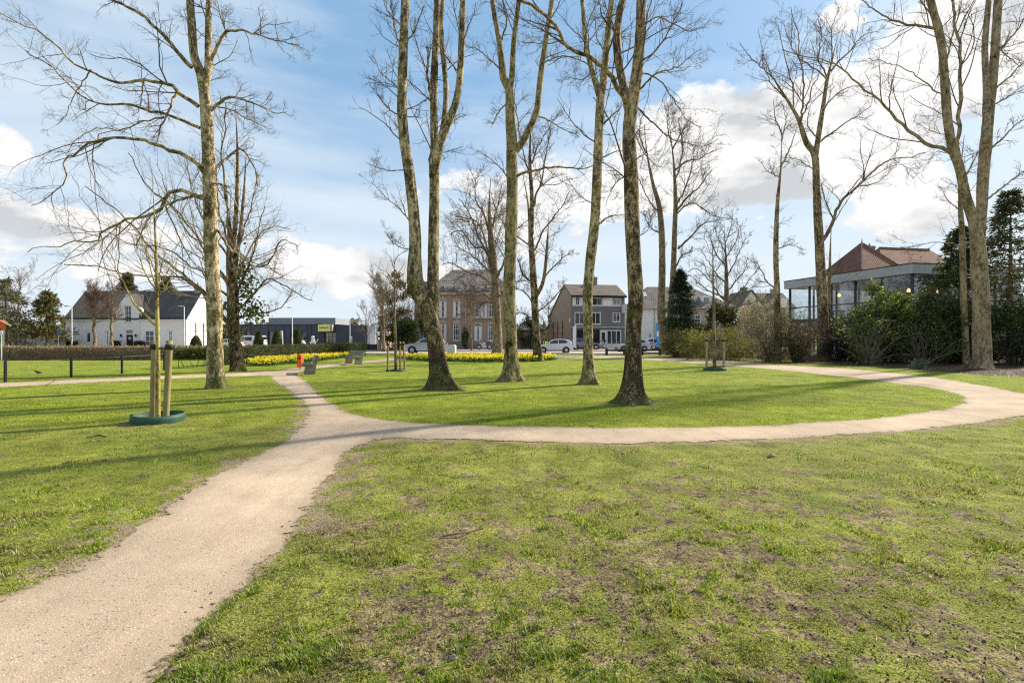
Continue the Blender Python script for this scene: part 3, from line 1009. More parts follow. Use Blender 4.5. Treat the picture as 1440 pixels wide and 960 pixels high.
T('bare_tree', 'dark mossy tree with ivy and many thin upright shoots, behind the pale flaking trunk', (335, 522),
  [([(335, 522), (331, 490), (328, 450), (327, 410), (325, 360), (322, 310), (318, 260)], 17, 7, 0, 0, (19, 18, 17, 16, 14, 9, 7)), ([(326, 370), (332, 300), (334, 220), (331, 145)], 8, 3),
   ([(327, 400), (336, 340), (343, 270), (347, 200)], 7, 2.5)],
  [([(324, 330), (316, 260), (312, 200), (318, 145)], 5, 2), ([(325, 400), (300, 372), (270, 330), (235, 290), (200, 255), (180, 215)], 5, 1.5), ([(325, 440), (300, 425), (268, 400), (230, 366), (195, 330), (160, 296), (120, 262)], 5, 1.4),
   ([(326, 425), (300, 400), (270, 372), (228, 345), (190, 340), (140, 325)], 5, 1.4), ([(326, 452), (310, 438), (280, 405), (250, 385), (200, 384), (150, 378), (90, 372)], 5, 1.4), ([(325, 380), (300, 330), (275, 270), (262, 215)], 4.5, 1.4),
   ([(324, 350), (308, 290), (300, 230), (296, 180)], 4, 1.4), ([(330, 420), (352, 380), (366, 330), (372, 290)], 5, 1.4), ([(330, 440), (356, 412), (372, 392), (398, 400), (420, 413), (440, 422)], 5, 1.4), ([(332, 450), (365, 440), (395, 432), (412, 408)], 4, 1.3),
   ([(330, 400), (355, 345), (382, 318), (408, 322)], 4, 1.3), ([(327, 460), (318, 452), (312, 440), (318, 425)], 7, 5), ([(325, 410), (290, 350), (262, 320), (220, 230)], 4, 1.3), ([(330, 360), (348, 300), (362, 240)], 4, 1.3)],
  M['bark_dark'], 'twig_pale', 22, .55, (9, 5, 3), 8, 0, PLANE, up=.3, slope=.5)

T('forked_tree', 'leaning dark mottled trunk that forks low into tall stems, in front of the brick villa', (622, 548),
  [([(622, 548), (619, 525), (615, 500), (610, 470), (604, 445), (598, 425), (590, 412), (584, 395), (583, 370), (584, 345), (583, 315), (576, 249), (568, 193), (565, 144), (567, 79), (570, -8)], 33, 13, 0, 0, (24, 22.5, 23, 25, 17.5, 15.5, 15, 14.5, 13.5, 13, 12, 11)),
   ([(606, 450), (609, 425), (609, 385), (610, 306), (611, 245), (611, 195), (610, 131), (613, 57), (615, -8)], 22, 10, .12, 0, (18, 16, 15, 14, 12, 11, 10, 9)),
   ([(611, 245), (618, 205), (625, 185), (642, 140), (648, 87), (651, -8)], 12, 7, -.15), ([(614, 215), (624, 175), (627, 123), (621, 52), (623, -8)], 9, 6, .2)],
  [([(606, 250), (604, 193), (605, 131), (600, 66)], 6, 4, .1), ([(567, 200), (561, 157), (563, 120)], 7, 4, .1), ([(582, 316), (565, 296), (538, 272), (522, 255)], 2.5, .8), ([(575, 238), (545, 240), (515, 228)], 2.5, .8),
   ([(566, 165), (545, 150), (520, 120)], 3, 1), ([(567, 80), (556, 40), (550, 0)], 5, 2.5), ([(571, 62), (585, 40), (596, 10)], 3, 1.2), ([(630, 175), (636, 150), (641, 180)], 2, .8), ([(582, 352), (560, 345), (540, 325)], 2, .8),
   ([(566, 130), (540, 105), (522, 78)], 3, 1), ([(568, 40), (545, 15), (535, -10)], 3, 1.2)],
  M['bark_mottled'], 'twig', 23, 1.25, (8, 5, 4), 5, 5.5, PLANE, up=.22)

T('bare_tree', 'mossy olive trunk forking at two swollen knots, with a round dark scar near its foot', (720, 536),
  [([(720, 536), (719, 505), (718, 470), (716, 416), (718, 350), (720, 280), (720, 212), (717.5, 166), (716, 127), (708, 109), (703, 66), (694, 13), (691, -8)], 25, 8, 0, 0, (19.5, 17.5, 17, 17, 16.5, 16, 14, 11, 7, 6)),
   ([(721, 215), (731, 205), (743, 184), (755, 155), (760, 109), (767, 61), (778, -8)], 10, 7, .2), ([(716, 130), (720, 105), (723, 57), (731, -8)], 8.5, 6, -.2)],
  [([(724, 250), (742, 244), (765, 241), (790, 240), (821, 238), (850, 225)], 5, 1.4), ([(706, 102), (690, 86), (668, 70), (655, 66)], 3.5, 1), ([(718, 140), (700, 160), (692, 175)], 3, 1.5), ([(757, 163), (790, 180), (815, 193)], 3, 1),
   ([(762, 90), (785, 78), (815, 80)], 3, 1), ([(703, 60), (712, 30), (705, -5)], 3.5, 2), ([(718, 300), (700, 330), (690, 360)], 2, .8), ([(714, 250), (690, 225), (670, 210)], 2.5, .8), ([(733, 200), (724, 150), (728, 110)], 3, 1.2)],
  M['bark_olive'], 'twig', 24, 1.1, (7, 5, 4), 4, 5, PLANE, up=.18)

# the dark sunken scar low on that trunk
_o = [o for o in bpy.data.objects if o.get('label', '').startswith('mossy olive trunk')][0]
_Y = _o.location.y
_c = at(716.5, 492, _Y - .235) - np.array(_o.location)
_m = MB()
_th = np.linspace(0, 2 * PI, 22)[:-1]
_ring = lambda q, d: [(_c[0] + q * .13 * math.cos(t) * (1 + .1 * math.sin(3 * t)), _c[1] + d + .10 * (q * math.cos(t)) ** 2 * .6, _c[2] + q * .30 * math.sin(t)) for t in _th]
_V = _ring(1.15, .02) + _ring(1.0, -.035) + _ring(.8, -.03) + _ring(.35, .0)
_m.add(_V, [(i * 21 + j, i * 21 + (j + 1) % 21, (i + 1) * 21 + (j + 1) % 21, (i + 1) * 21 + j) for i in range(3) for j in range(21)] + [tuple(range(63, 84))])
_m.build('scar', bark_mat('scar_bark', (.05, .04, .02), (.012, .01, .006), (.12, .1, .04), .75, .8, .1), _o, smooth=True)

T('bare_tree', 'slim leaning trunk with pale speckled bark, in front of the grey shop house', (829, 540),
  [([(829, 540), (828, 510), (827, 470), (826, 416), (830, 368), (837, 306), (841, 219), (844, 144), (848, 118), (852, 74), (861, -8)], 18, 8, 0, 0, (15, 13.5, 13.5, 14, 13, 12, 9.5, 7.5)),
   ([(844, 140), (830, 90), (823, 52), (818, -8)], 8, 5)],
  [([(846, 178), (858, 165), (870, 155)], 4, 2), ([(838, 318), (855, 306), (874, 302)], 4, 1.5), ([(841, 225), (862, 214), (880, 212)], 3, 1.2), ([(829, 92), (800, 80), (770, 92)], 2.5, 1), ([(853, 70), (870, 40), (880, 0)], 3, 1.5),
   ([(838, 290), (818, 278), (800, 255)], 2, .8), ([(852, 76), (838, 50), (836, 10)], 2.5, 1.2)],
  M['bark_tan'], 'twig', 25, 1.3, (6, 5, 4), 4, 5, PLANE, up=.2)

T('bare_tree', 'thick straight trunk with dark patches and a broad rooted foot, nearest on the oval lawn', (890, 568),
  [([(890, 568), (890, 540), (891, 500), (892, 450), (894, 416), (890, 332), (888, 280), (887, 236), (885, 197), (887, 160), (893, 122), (898, 79), (901, 26), (902, -8)], 30, 14, 0, 0, (27, 24, 22, 21.5, 21, 20, 20, 18, 17, 14.5, 13.5)),
   ([(886, 165), (877, 122), (869, 79), (868, 45), (872, 15), (878, -8)], 13, 9.5, .15)],
  [([(884, 148), (865, 118), (839, 96), (813, 79), (786, 57), (780, 33), (751, 13), (715, -4)], 9, 4), ([(896, 130), (920, 105), (950, 95), (985, 70)], 4, 1.2), ([(895, 150), (915, 170), (940, 190), (985, 205), (1010, 195)], 3.5, 1), ([(893, 190), (905, 215), (925, 235)], 2.5, 1),
   ([(898, 90), (925, 70), (945, 30), (960, 5)], 4, 1.5), ([(901, 40), (930, 25), (965, 45), (990, 40)], 3, 1), ([(884, 245), (862, 262), (850, 290)], 2.5, .8), ([(872, 95), (845, 100), (820, 120)], 2.5, 1), ([(890, 335), (910, 325), (918, 300)], 2, .8),
   ([(870, 50), (850, 30), (842, 0)], 4, 2), ([(897, 100), (930, 120), (960, 165), (985, 180)], 3, 1), ([(786, 58), (760, 62), (735, 60)], 2.5, 1), ([(839, 96), (820, 110), (796, 108)], 2.5, 1)],
  M['bark_brown'], 'twig', 26, 1.5, (8, 5, 4), 5, 5.5, PLANE, up=.15, flare_h=.36)

T('bare_tree', 'medium bare tree with dark mossy foot, by the end of the long daffodil bed', (757, 508),
  [([(757, 508), (754, 470), (752, 430), (750, 390), (747, 340), (744, 300), (740, 270), (734, 240)], 13, 4, 0, 0, (13, 10.5, 10, 8.5, 6, 4)), ([(747, 330), (748, 280), (745, 220), (748, 160)], 7, 3), ([(752, 420), (764, 395), (769, 350), (772, 300)], 6, 2.5)],
  [([(746, 300), (756, 270), (764, 230), (775, 180)], 4, 1.5), ([(750, 355), (765, 325), (790, 295), (800, 270)], 3.5, 1.2), ([(751, 400), (735, 385), (728, 365)], 4, 2), ([(752, 430), (735, 410), (720, 405)], 3, 1.2), ([(745, 250), (735, 210), (728, 180)], 3, 1.2),
   ([(765, 390), (785, 370), (800, 355)], 3, 1.2), ([(753, 440), (775, 425), (795, 400)], 3, 1.2), ([(746, 345), (725, 330), (700, 300), (690, 270)], 3, 1), ([(748, 230), (760, 200), (785, 160)], 3, 1), ([(753, 450), (735, 440), (725, 442)], 3, 1.2)],
  M['bark_dark'], 'twig', 27, .5, (9, 6, 3), 10, 0, PLANE, up=.3, sides=12, rmin=.008)

T('spreading_tree', 'broad crowned bare tree at the kerb in front of the brick villa', (700, 497),
  [([(700, 497), (699, 470), (698, 430), (696, 400), (694, 370), (690, 330), (688, 290), (690, 250)], 12, 4, 0, 0, (15, 12, 11, 10, 8, 5))],
  [([(697, 400), (685, 360), (670, 330), (655, 300), (645, 280)], 6, 1.5), ([(696, 380), (680, 350), (665, 345), (648, 325), (632, 330)], 5, 1.5), ([(698, 410), (675, 385), (655, 380), (635, 370), (622, 372)], 5, 1.5), ([(697, 395), (710, 360), (722, 330), (735, 315)], 5, 1.5),
   ([(699, 420), (715, 405), (730, 395), (745, 398)], 4, 1.4), ([(698, 425), (675, 412), (655, 415), (640, 405)], 4, 1.4), ([(692, 350), (685, 310), (672, 280), (668, 250)], 5, 1.5), ([(690, 330), (700, 290), (705, 260)], 4, 1.4), ([(699, 430), (680, 425), (665, 440), (650, 440)], 3.5, 1.2),
   ([(694, 370), (675, 320), (660, 310), (640, 305)], 4, 1.3), ([(696, 390), (665, 360), (650, 352), (638, 345)], 4, 1.3)],
  M['bark_plain'], 'twig', 28, .6, (16, 7, 4), 10, 0, None, up=.2, sides=12, rmin=.011, l1=(.3, .6))

T('forked_tree', 'smooth double stemmed bare tree beside the ivy column and the blue flag', (940, 497),
  [([(940, 497), (937, 485), (933, 468), (930, 440), (931, 395), (931, 340), (927, 290), (918, 258), (909, 210), (906, 175)], 11, 4, 0, 0, (16, 12, 10, 9, 8, 7, 4)), ([(941, 485), (942, 459), (945, 413), (947, 378), (949, 320), (950, 284), (948, 236), (944, 197), (940, 160)], 11, 4, .2)],
  [([(950, 300), (965, 280), (985, 262), (1002, 238)], 5, 1.4), ([(951, 290), (962, 268), (972, 240), (978, 205)], 4, 1.3), ([(948, 240), (965, 225), (985, 222), (1003, 212)], 4, 1.3), ([(946, 210), (960, 185), (975, 170)], 3, 1.2), ([(944, 200), (935, 175), (940, 150)], 3, 1.2),
   ([(953, 350), (975, 330), (990, 315), (1010, 310)], 4, 1.3), ([(928, 300), (910, 280), (898, 250)], 3, 1.2), ([(908, 215), (898, 190), (902, 165)], 3, 1.2), ([(952, 300), (975, 285), (1000, 300), (1030, 308)], 3, 1.1), ([(947, 380), (960, 360), (975, 352)], 4, 1.2),
   ([(931, 330), (915, 320), (905, 300)], 3, 1.2), ([(949, 255), (958, 215), (955, 165)], 3.5, 1.2)],
  M['bark_plain'], 'twig', 29, .5, (12, 6, 4), 8, 0, None, up=.25, sides=12, rmin=.010)

T('bare_tree', 'bare tree with regular rising side branches, behind the round evergreen bush', (1022, 499),
  [([(1022, 499), (1022, 436), (1021, 372), (1019, 330), (1018, 305)], 8, 1.5, 0, 0, (10, 8, 6, 4, 1.5))],
  [([(1022, 430), (1045, 405), (1060, 385), (1068, 378)], 3, 1), ([(1022, 425), (1000, 400), (980, 378), (968, 382)], 3.5, 1), ([(1021, 410), (1040, 385), (1052, 362)], 3, 1), ([(1021, 400), (1002, 375), (985, 350)], 3, 1), ([(1021, 390), (1038, 362), (1048, 335)], 3, 1),
   ([(1021, 380), (1004, 350), (995, 325)], 3, 1), ([(1020, 365), (1034, 340), (1040, 318)], 2.5, 1), ([(1020, 355), (1008, 330), (1003, 312)], 2.5, 1), ([(1020, 342), (1028, 320), (1030, 300)], 2, 1), ([(1022, 435), (1055, 424), (1080, 420)], 3, 1), ([(1022, 420), (990, 405), (965, 385)], 3, 1)],
  M['bark_plain'], 'twig', 30, .2, (9, 5, 3), 8, 0, None, up=.3, sides=10, rmin=.010, Yd=47)

T('bare_tree', 'thin solitary stem with short side twigs, rising out of the beige shrubs', (1093, 510),
  [([(1093, 510), (1093, 470), (1093, 416), (1091, 359), (1093, 289), (1098, 235), (1099, 179)], 9, 3, 0, 0, (10, 9, 8, 7, 6, 3))],
  [([(1092, 405), (1080, 395), (1066, 372), (1058, 368)], 3, 1), ([(1098, 235), (1112, 205), (1120, 180)], 4, 1.2), ([(1094, 350), (1110, 345), (1130, 352)], 2, .8), ([(1097, 250), (1080, 240), (1070, 228)], 2, .8), ([(1099, 190), (1090, 165), (1088, 140)], 2.5, 1), ([(1099, 200), (1106, 170), (1100, 145)], 2.5, 1)],
  M['bark_brown'], 'twig', 31, .3, (7, 5, 4), 10, 0, None, up=.15, sides=10, rmin=.007, stemlen=(.5, 1.6))

T('forked_tree', 'tall pale brown tree dividing into fanned upper stems, in front of the glass pavilion', (1158, 507),
  [([(1158, 507), (1157, 470), (1156, 420), (1152.6, 350), (1148, 262), (1146, 219), (1134, 201), (1122, 166), (1104, 136), (1087, 109), (1074, 79), (1066, 40)], 16, 4, 0, 0, (18, 16, 15, 13, 11, 10, 7, 4, 3)), ([(1146, 225), (1150, 197), (1157, 153), (1163, 114), (1170, 85), (1178, 50)], 9, 3.5, .2),
   ([(1165, 500), (1166, 416), (1168, 340), (1170, 310)], 6, 4, .1)],
  [([(1157, 338), (1174, 306), (1183, 284), (1205, 262), (1244, 232), (1285, 222), (1301, 214)], 7, 1.5), ([(1126, 170), (1128, 87), (1120, 40), (1112, 10)], 4, 1.2), ([(1150, 195), (1135, 175), (1140, 150)], 3, 1), ([(1157, 155), (1180, 130), (1215, 118)], 3, 1), ([(1152, 200), (1185, 175), (1225, 150)], 4, 1.2),
   ([(1165, 110), (1152, 85), (1155, 55), (1150, 20)], 3, 1), ([(1168, 100), (1190, 75), (1215, 50), (1235, 45)], 3.5, 1), ([(1163, 114), (1140, 95), (1115, 70), (1100, 30)], 3, 1), ([(1106, 140), (1080, 110), (1072, 80)], 3, 1), ([(1124, 170), (1140, 130), (1150, 100), (1160, 60)], 3, 1),
   ([(1090, 112), (1060, 90), (1040, 60)], 2.5, 1), ([(1173, 310), (1163, 290), (1155, 258)], 3, 1.5), ([(1205, 262), (1230, 255), (1260, 235)], 2.5, 1), ([(1150, 240), (1120, 225), (1100, 222)], 2, .8), ([(1170, 88), (1168, 50), (1180, 10)], 3, 1), ([(1115, 152), (1112, 110), (1098, 70), (1095, 35)], 3, 1)],
  M['bark_brown'], 'twig', 32, .4, (8, 5, 4), 5, 0, None, up=.25, sides=14, rmin=.0075)

T('twin_tree', 'massive smooth grey brown tree splitting into two stems, beside the dark conifers', (1381, 518),
  [([(1381, 518), (1381, 490), (1380, 460), (1379, 416), (1376, 360), (1370, 315), (1359, 280), (1349.5, 236), (1339, 206), (1332, 162), (1328, 109), (1323, 57), (1306, -8)], 33, 12, 0, 0, (29, 27, 26, 25, 17, 15, 14.5, 14, 13, 12.5, 11.5)),
   ([(1379, 430), (1379, 340), (1381, 280), (1385, 219), (1391, 153), (1398, 87), (1404, -8)], 30, 14, .1, 0, (11, 14, 17.5, 18.5, 16.5, 14, 13)), ([(1387, 200), (1387, 120), (1385, 66), (1391, -8)], 12, 9, .3)],
  [([(1336, 214), (1293, 199), (1266, 179), (1223, 140), (1188, 107), (1157, 87), (1126, 81), (1100, 70)], 8, 2), ([(1322, 44), (1300, 36), (1266, 33), (1231, 17), (1205, -4)], 6, 2), ([(1330, 138), (1300, 118), (1266, 98), (1222, 82)], 3, 1), ([(1350, 225), (1347, 150), (1342, 70), (1336, -6)], 8, 5, .3),
   ([(1392, 210), (1424, 179), (1445, 165)], 4, 1.5), ([(1396, 130), (1420, 108), (1450, 80)], 4, 1.5), ([(1393, 150), (1425, 130), (1455, 110)], 3, 1.2), ([(1399, 80), (1425, 50), (1445, 20)], 5, 2), ([(1330, 92), (1340, 50), (1350, 10)], 4, 2), ([(1388, 280), (1412, 262), (1450, 232)], 4, 1.5),
   ([(1379, 352), (1330, 340), (1290, 345), (1262, 350)], 2.5, 1), ([(1403, 60), (1430, 90), (1450, 95)], 3, 1.2), ([(1345, 225), (1320, 215), (1298, 240)], 2, .8), ([(1334, 190), (1310, 185), (1285, 170)], 2, .8), ([(1316, 25), (1300, 10), (1290, -6)], 4, 2)],
  M['bark_grey'], 'twig', 33, .35, (8, 5, 4), 6, 5, None, up=.2, rmin=.006, flare_h=.3)

T('bare_tree', 'slender olive stem standing close to the massive twin trunk', (1359, 512),
  [([(1359, 512), (1357, 470), (1355, 417), (1353, 330), (1350, 280), (1352, 230), (1356, 190)], 10, 5, 0, 0, (12, 10.5, 10, 9, 8, 5))],
  [([(1353, 300), (1335, 285), (1322, 262)], 2.5, 1), ([(1351, 260), (1366, 235), (1378, 205)], 3, 1)], M['bark_olive'], 'twig', 34, .3, (6, 5, 3), 5, 0, None, sides=10, rmin=.006)


# bare trees of the surroundings, grown rather than traced
def grown_tree(name, label, px, Y, h, r0, seed, bark, twig, k0=16, trunk_h=.3, spread=(.35, .6), k=(7, 5, 4), up=.35, ang=(30, 60), group=None, rmin=.011, lean=0.0, tip=.12):
    r = np.random.default_rng(seed)
    x = (px - CX) / F * Y
    root = thing(name, label, 'tree', (x, Y, 0), 0, group)
    n = 24
    P = np.stack([np.cumsum(r.normal(size=n) * .012 * h) * .5 + lean * np.linspace(0, 1, n), np.cumsum(r.normal(size=n) * .012 * h) * .5, np.linspace(-.1, h, n)], 1)
    R = r0 * np.linspace(1, tip, n) ** .8
    tb, cb = MB(), MB()
    trunk_tube(tb, P, R, r, 10, .4, .08)
    P1, R1 = spawn(P[None], R[None], k0, r, spread[0], spread[1], ang, up, .12, 10, trunk_h, .45, rmin * 1.5, 20, .6)
    P2, R2 = spawn(P1, R1, k[0], r, .3, .6, (25, 60), up * .7, .16, 7, .15, .6, rmin, 4, .3)
    P3, R3 = spawn(P2, R2, k[1], r, .35, .65, (25, 60), up * .5, .2, 5, .15, .7, rmin * .9, 2, .25)
    cb.tubes(P1, R1, 6, 0); cb.tubes(P2, R2, 4, 1); cb.tubes(P3, R3, 3, 1)
    if k[2]:
        P4, R4 = spawn(P3, R3, k[2], r, .4, .7, (25, 60), up * .4, .22, 4, .2, .8, rmin * .8, 1.2, .2)
        cb.tubes(P4, R4, 3, 1)
    tb.build('trunk', M[bark], root, smooth=True)
    cb.build('crown', [M[bark], M[twig]], root, smooth=True)
    return root


POL = 'pollarded street trees before the white house'
grown_tree('street_tree', 'pollarded tree with a dense reddish twig head, in front of the white door', 133, 56, 6.6, .2, 41, 'bark_plain', 'twig_red', 26, .42, (.3, .45), (13, 6, 0), .55, (25, 55), POL)
grown_tree('street_tree', 'pollarded tree with a loose twig head, left of the black front door', 157, 57, 7.4, .17, 42, 'bark_plain', 'twig_red', 22, .40, (.22, .36), (11, 6, 0), .5, (25, 60), POL)
grown_tree('bare_tree', 'bushy bare tree left of the brick villa, behind the pale lamp arch', 540, 60, 7.6, .22, 43, 'bark_plain', 'twig_pale', 26, .12, (.4, .65), (9, 6, 2), .4, (25, 60))
grown_tree('bare_tree', 'wide bare tree with fine twigs, behind the conifer at the left edge', 22, 62, 9.0, .2, 44, 'bark_plain', 'twig_red', 18, .3, (.3, .5), (7, 5, 2), .3)
grown_tree('bare_tree', 'small bare tree in front of the grey shop house wall, beside the white car', 772, 70, 6.8, .14, 45, 'bark_plain', 'twig', 16, .15, (.25, .45), (7, 5, 0), .4)
grown_tree('bare_tree', 'slim young street tree in front of the arched villa windows', 663, 62, 8.5, .1, 46, 'bark_plain', 'twig', 14, .3, (.2, .35), (6, 5, 0), .4)
grown_tree('bare_tree', 'small reddish bare tree in front of the orange brick hall', 517, 74, 6.2, .12, 47, 'bark_plain', 'twig_red', 16, .2, (.3, .5), (7, 5, 0), .4)
grown_tree('bare_tree', 'bare reddish tree in front of the white gabled cottage', 1050, 62, 5.5, .14, 48, 'bark_plain', 'twig_red', 16, .15, (.4, .6), (8, 5, 0), .35)


# young staked trees
def staked_tree(label, base, stems_px, limbs, ring_d, stakes, stake_h, seed, ring_label_colour, stake_mat, w0, w1, tie=True, ring_h=.2, group='young staked trees with planting rings'):
    bx, by = base
    Y = EYE * F / (by - HY)
    root = make_tree('staked_sapling', label, base, [(stems_px, w0, w1)], limbs, M['bark_young'] if Y < 15 else M['bark_plain'], 'twig_pale' if Y < 15 else 'twig', seed, .05, (4, 2, 0), 0, 0, group, up=.5, sides=10, lump=.05, rmin=.0035 if Y < 15 else .006, l1=(.2, .4), slope=.35)
    mb = MB()
    R = ring_d / 2
    mb.lathe([(R, -.05), (R + .012, ring_h * .5), (R + .004, ring_h), (R - .012, ring_h), (R - .012, .0), (R - .012, -.05)], sides=40)
    # keep only the ring wall: bottom caps are sunk below the soil
    ring = MB()
    th = np.linspace(0, 2 * PI, 41)[:-1]
    wob = 1 + .012 * np.sin(3 * th + seed)
    V, fs = [], []
    for (rr, z) in ((R, -.05), (R + .01, ring_h * .5), (R + .002, ring_h), (R - .012, ring_h), (R - .012, -.05)):
        for t, w in zip(th, wob): V.append((rr * w * math.cos(t), rr * w * math.sin(t), z + (.008 * math.sin(2 * t) if z > .1 else 0)))
    for i in range(4):
        for j in range(40): fs.append((i * 40 + j, i * 40 + (j + 1) % 40, (i + 1) * 40 + (j + 1) % 40, (i + 1) * 40 + j))
    ring.add(V, fs)
    ring.build('planting_ring', M['green_ring'], root, smooth=True)
    soil = MB()
    soil.lathe([(R - .013, .02), (R - .1, .05), (.02, .06)], sides=24)
    soil.build('mulch', M['dark_wood'], root, smooth=True)
    tops = []
    for (dx, dy, lx, ly, rr) in stakes:
        s = MB()
        n = 10
        P = np.stack([dx + lx * np.linspace(0, 1, n), dy + ly * np.linspace(0, 1, n), np.linspace(-.1, stake_h, n)], 1)
        rg = np.random.default_rng(int(abs(dx) * 1000) + seed)
        P[:, :2] += (rg.random((n, 2)) - .5) * .006
        trunk_tube(s, P, np.full(n, rr), rg, 12, 0, .03)
        s.build('stake', stake_mat, root, smooth=True)
        tops.append(P[-1])
    if tie:
        for tp in tops:
            b = MB()
            a = np.array(tp) - np.array((0, 0, .12)); c = np.array((0, 0, a[2] - .02))
            q = (a + c) / 2 - np.array((0, 0, .025))
            b.tube(resample(np.array([a, q, c]), 8), .018, 6)
            b.lathe([(.075, a[2] - .045), (.078, a[2]), (.075, a[2] + .045)], (tp[0], tp[1], 0), 12)
            b.build('tie', M['rubber'], root, smooth=True)
    return root


staked_tree('young staked tree with yellowish bark and two thick stakes, nearest beside the path', (222, 593),
            [(222, 593), (222, 540), (222, 490), (221, 440), (220, 380), (218, 320), (214, 250), (210, 220)],
            [([(220, 458), (205, 443), (192, 430), (182, 415), (170, 390), (150, 345), (146, 338)], 5, 1), ([(219, 412), (206, 385), (195, 355), (185, 330)], 3.5, 1), ([(220, 415), (232, 392), (242, 370)], 3.5, 1), ([(219, 408), (210, 370), (202, 335)], 3, .9),
             ([(220, 400), (228, 370), (232, 345)], 3, .9), ([(219, 445), (213, 440), (205, 428)], 2, .9), ([(219, 395), (212, 365), (200, 340), (190, 335)], 2.5, .9), ([(221, 420), (238, 398), (252, 360)], 2.5, .8), ([(219, 370), (215, 345), (207, 320)], 2, .8)],
            .87, [(-.125, .04, .02, .02, .055), (.155, -.02, .07, .02, .055)], 1.55, 51, '', M['stake_wood'], 8.5, 2.2, ring_h=.16)
staked_tree('thin staked sapling with a teal ring, in front of the silver car', (557, 522),
            [(557, 522), (556, 480), (555, 440), (555, 400), (554, 360), (554, 332)],
            [([(555, 400), (545, 385), (535, 378)], 2, .7), ([(555, 398), (562, 380), (570, 368)], 2, .7), ([(554, 378), (548, 362), (543, 356)], 1.5, .7), ([(554, 372), (562, 358), (574, 352)], 1.5, .7), ([(555, 405), (564, 396), (568, 384)], 1.6, .6), ([(555, 405), (540, 385), (526, 370)], 1.5, .6), ([(554, 345), (550, 338), (546, 330)], 1.2, .6)],
            .95, [(-.42, .05, .02, 0, .045), (.14, .25, .0, 0, .045), (.45, -.12, -.08, 0, .045)], 1.42, 52, '', M['stake_wood'], 5, 1.2, ring_h=.1)
staked_tree('thin staked sapling with a green ring, in front of the yellow green broom mound', (1005, 521),
            [(1005, 521), (1004, 480), (1004, 440), (1003, 400), (1002, 350), (998, 315)],
            [([(1003, 400), (994, 380), (988, 365)], 1.6, .7), ([(1003, 390), (1012, 372), (1020, 360)], 1.6, .7), ([(1002, 360), (994, 345), (990, 330)], 1.3, .6), ([(1002, 365), (1010, 350), (1014, 335)], 1.3, .6)],
            1.05, [(-.4, .0, .02, 0, .05), (.1, .3, .03, 0, .045), (.42, -.05, .02, 0, .055)], 1.6, 53, '', M['pale_stake'], 5.5, 1.2, ring_h=.16)
# ------------------------------------------------------------------ foliage
def leaves(mb, C, size, r, cols, aspect=.5, mat=0, droop=.0, outward=None, vary=.35):
    """leaf-sized faces at the points C; outward (N,3) tips them away from the plant"""
    n = len(C)
    d = r.normal(size=(n, 3))
    if outward is not None: d = d * .7 + outward
    d[:, 2] -= droop
    d /= np.linalg.norm(d, axis=1, keepdims=True) + 1e-9
    s = np.cross(d, r.normal(size=(n, 3))); s /= np.linalg.norm(s, axis=1, keepdims=True) + 1e-9
    L = size * (.55 + .9 * r.random(n))[:, None]
    W = L * aspect
    P = np.stack([C, C + d * L * .5 + s * W * .5, C + d * L, C + d * L * .5 - s * W * .5], 1)
    cc = np.array(cols)[r.integers(0, len(cols), n)] * (1 - vary + 2 * vary * r.random((n, 1)))
    mb.add(P.reshape(-1, 3), np.arange(n)[:, None] * 4 + np.array([[0, 1, 2, 3]]), mat, np.repeat(cc, 4, 0))


def clump_points(r, n, nclump, rx, ry, rz, cz, clump=.28, shell=.55, flat_bottom=True):
    """points gathered in clumps through an ellipsoid"""
    u = r.normal(size=(nclump, 3)); u /= np.linalg.norm(u, axis=1, keepdims=True)
    rr = shell + (1 - shell) * r.random(nclump) ** .6
    rr *= .82 + .36 * r.random(nclump)
    c = u * rr[:, None] * np.array((rx, ry, rz))
    i = r.integers(0, nclump, n)
    p = c[i] + r.normal(size=(n, 3)) * clump * np.array((min(rx, 1), min(ry, 1), min(rz, 1)))
    out = p / np.array((rx, ry, rz)); out /= np.linalg.norm(out, axis=1, keepdims=True) + 1e-9
    p[:, 2] += cz
    if flat_bottom: p[:, 2] = np.maximum(p[:, 2], .03 + .1 * r.random(n))
    return p, out


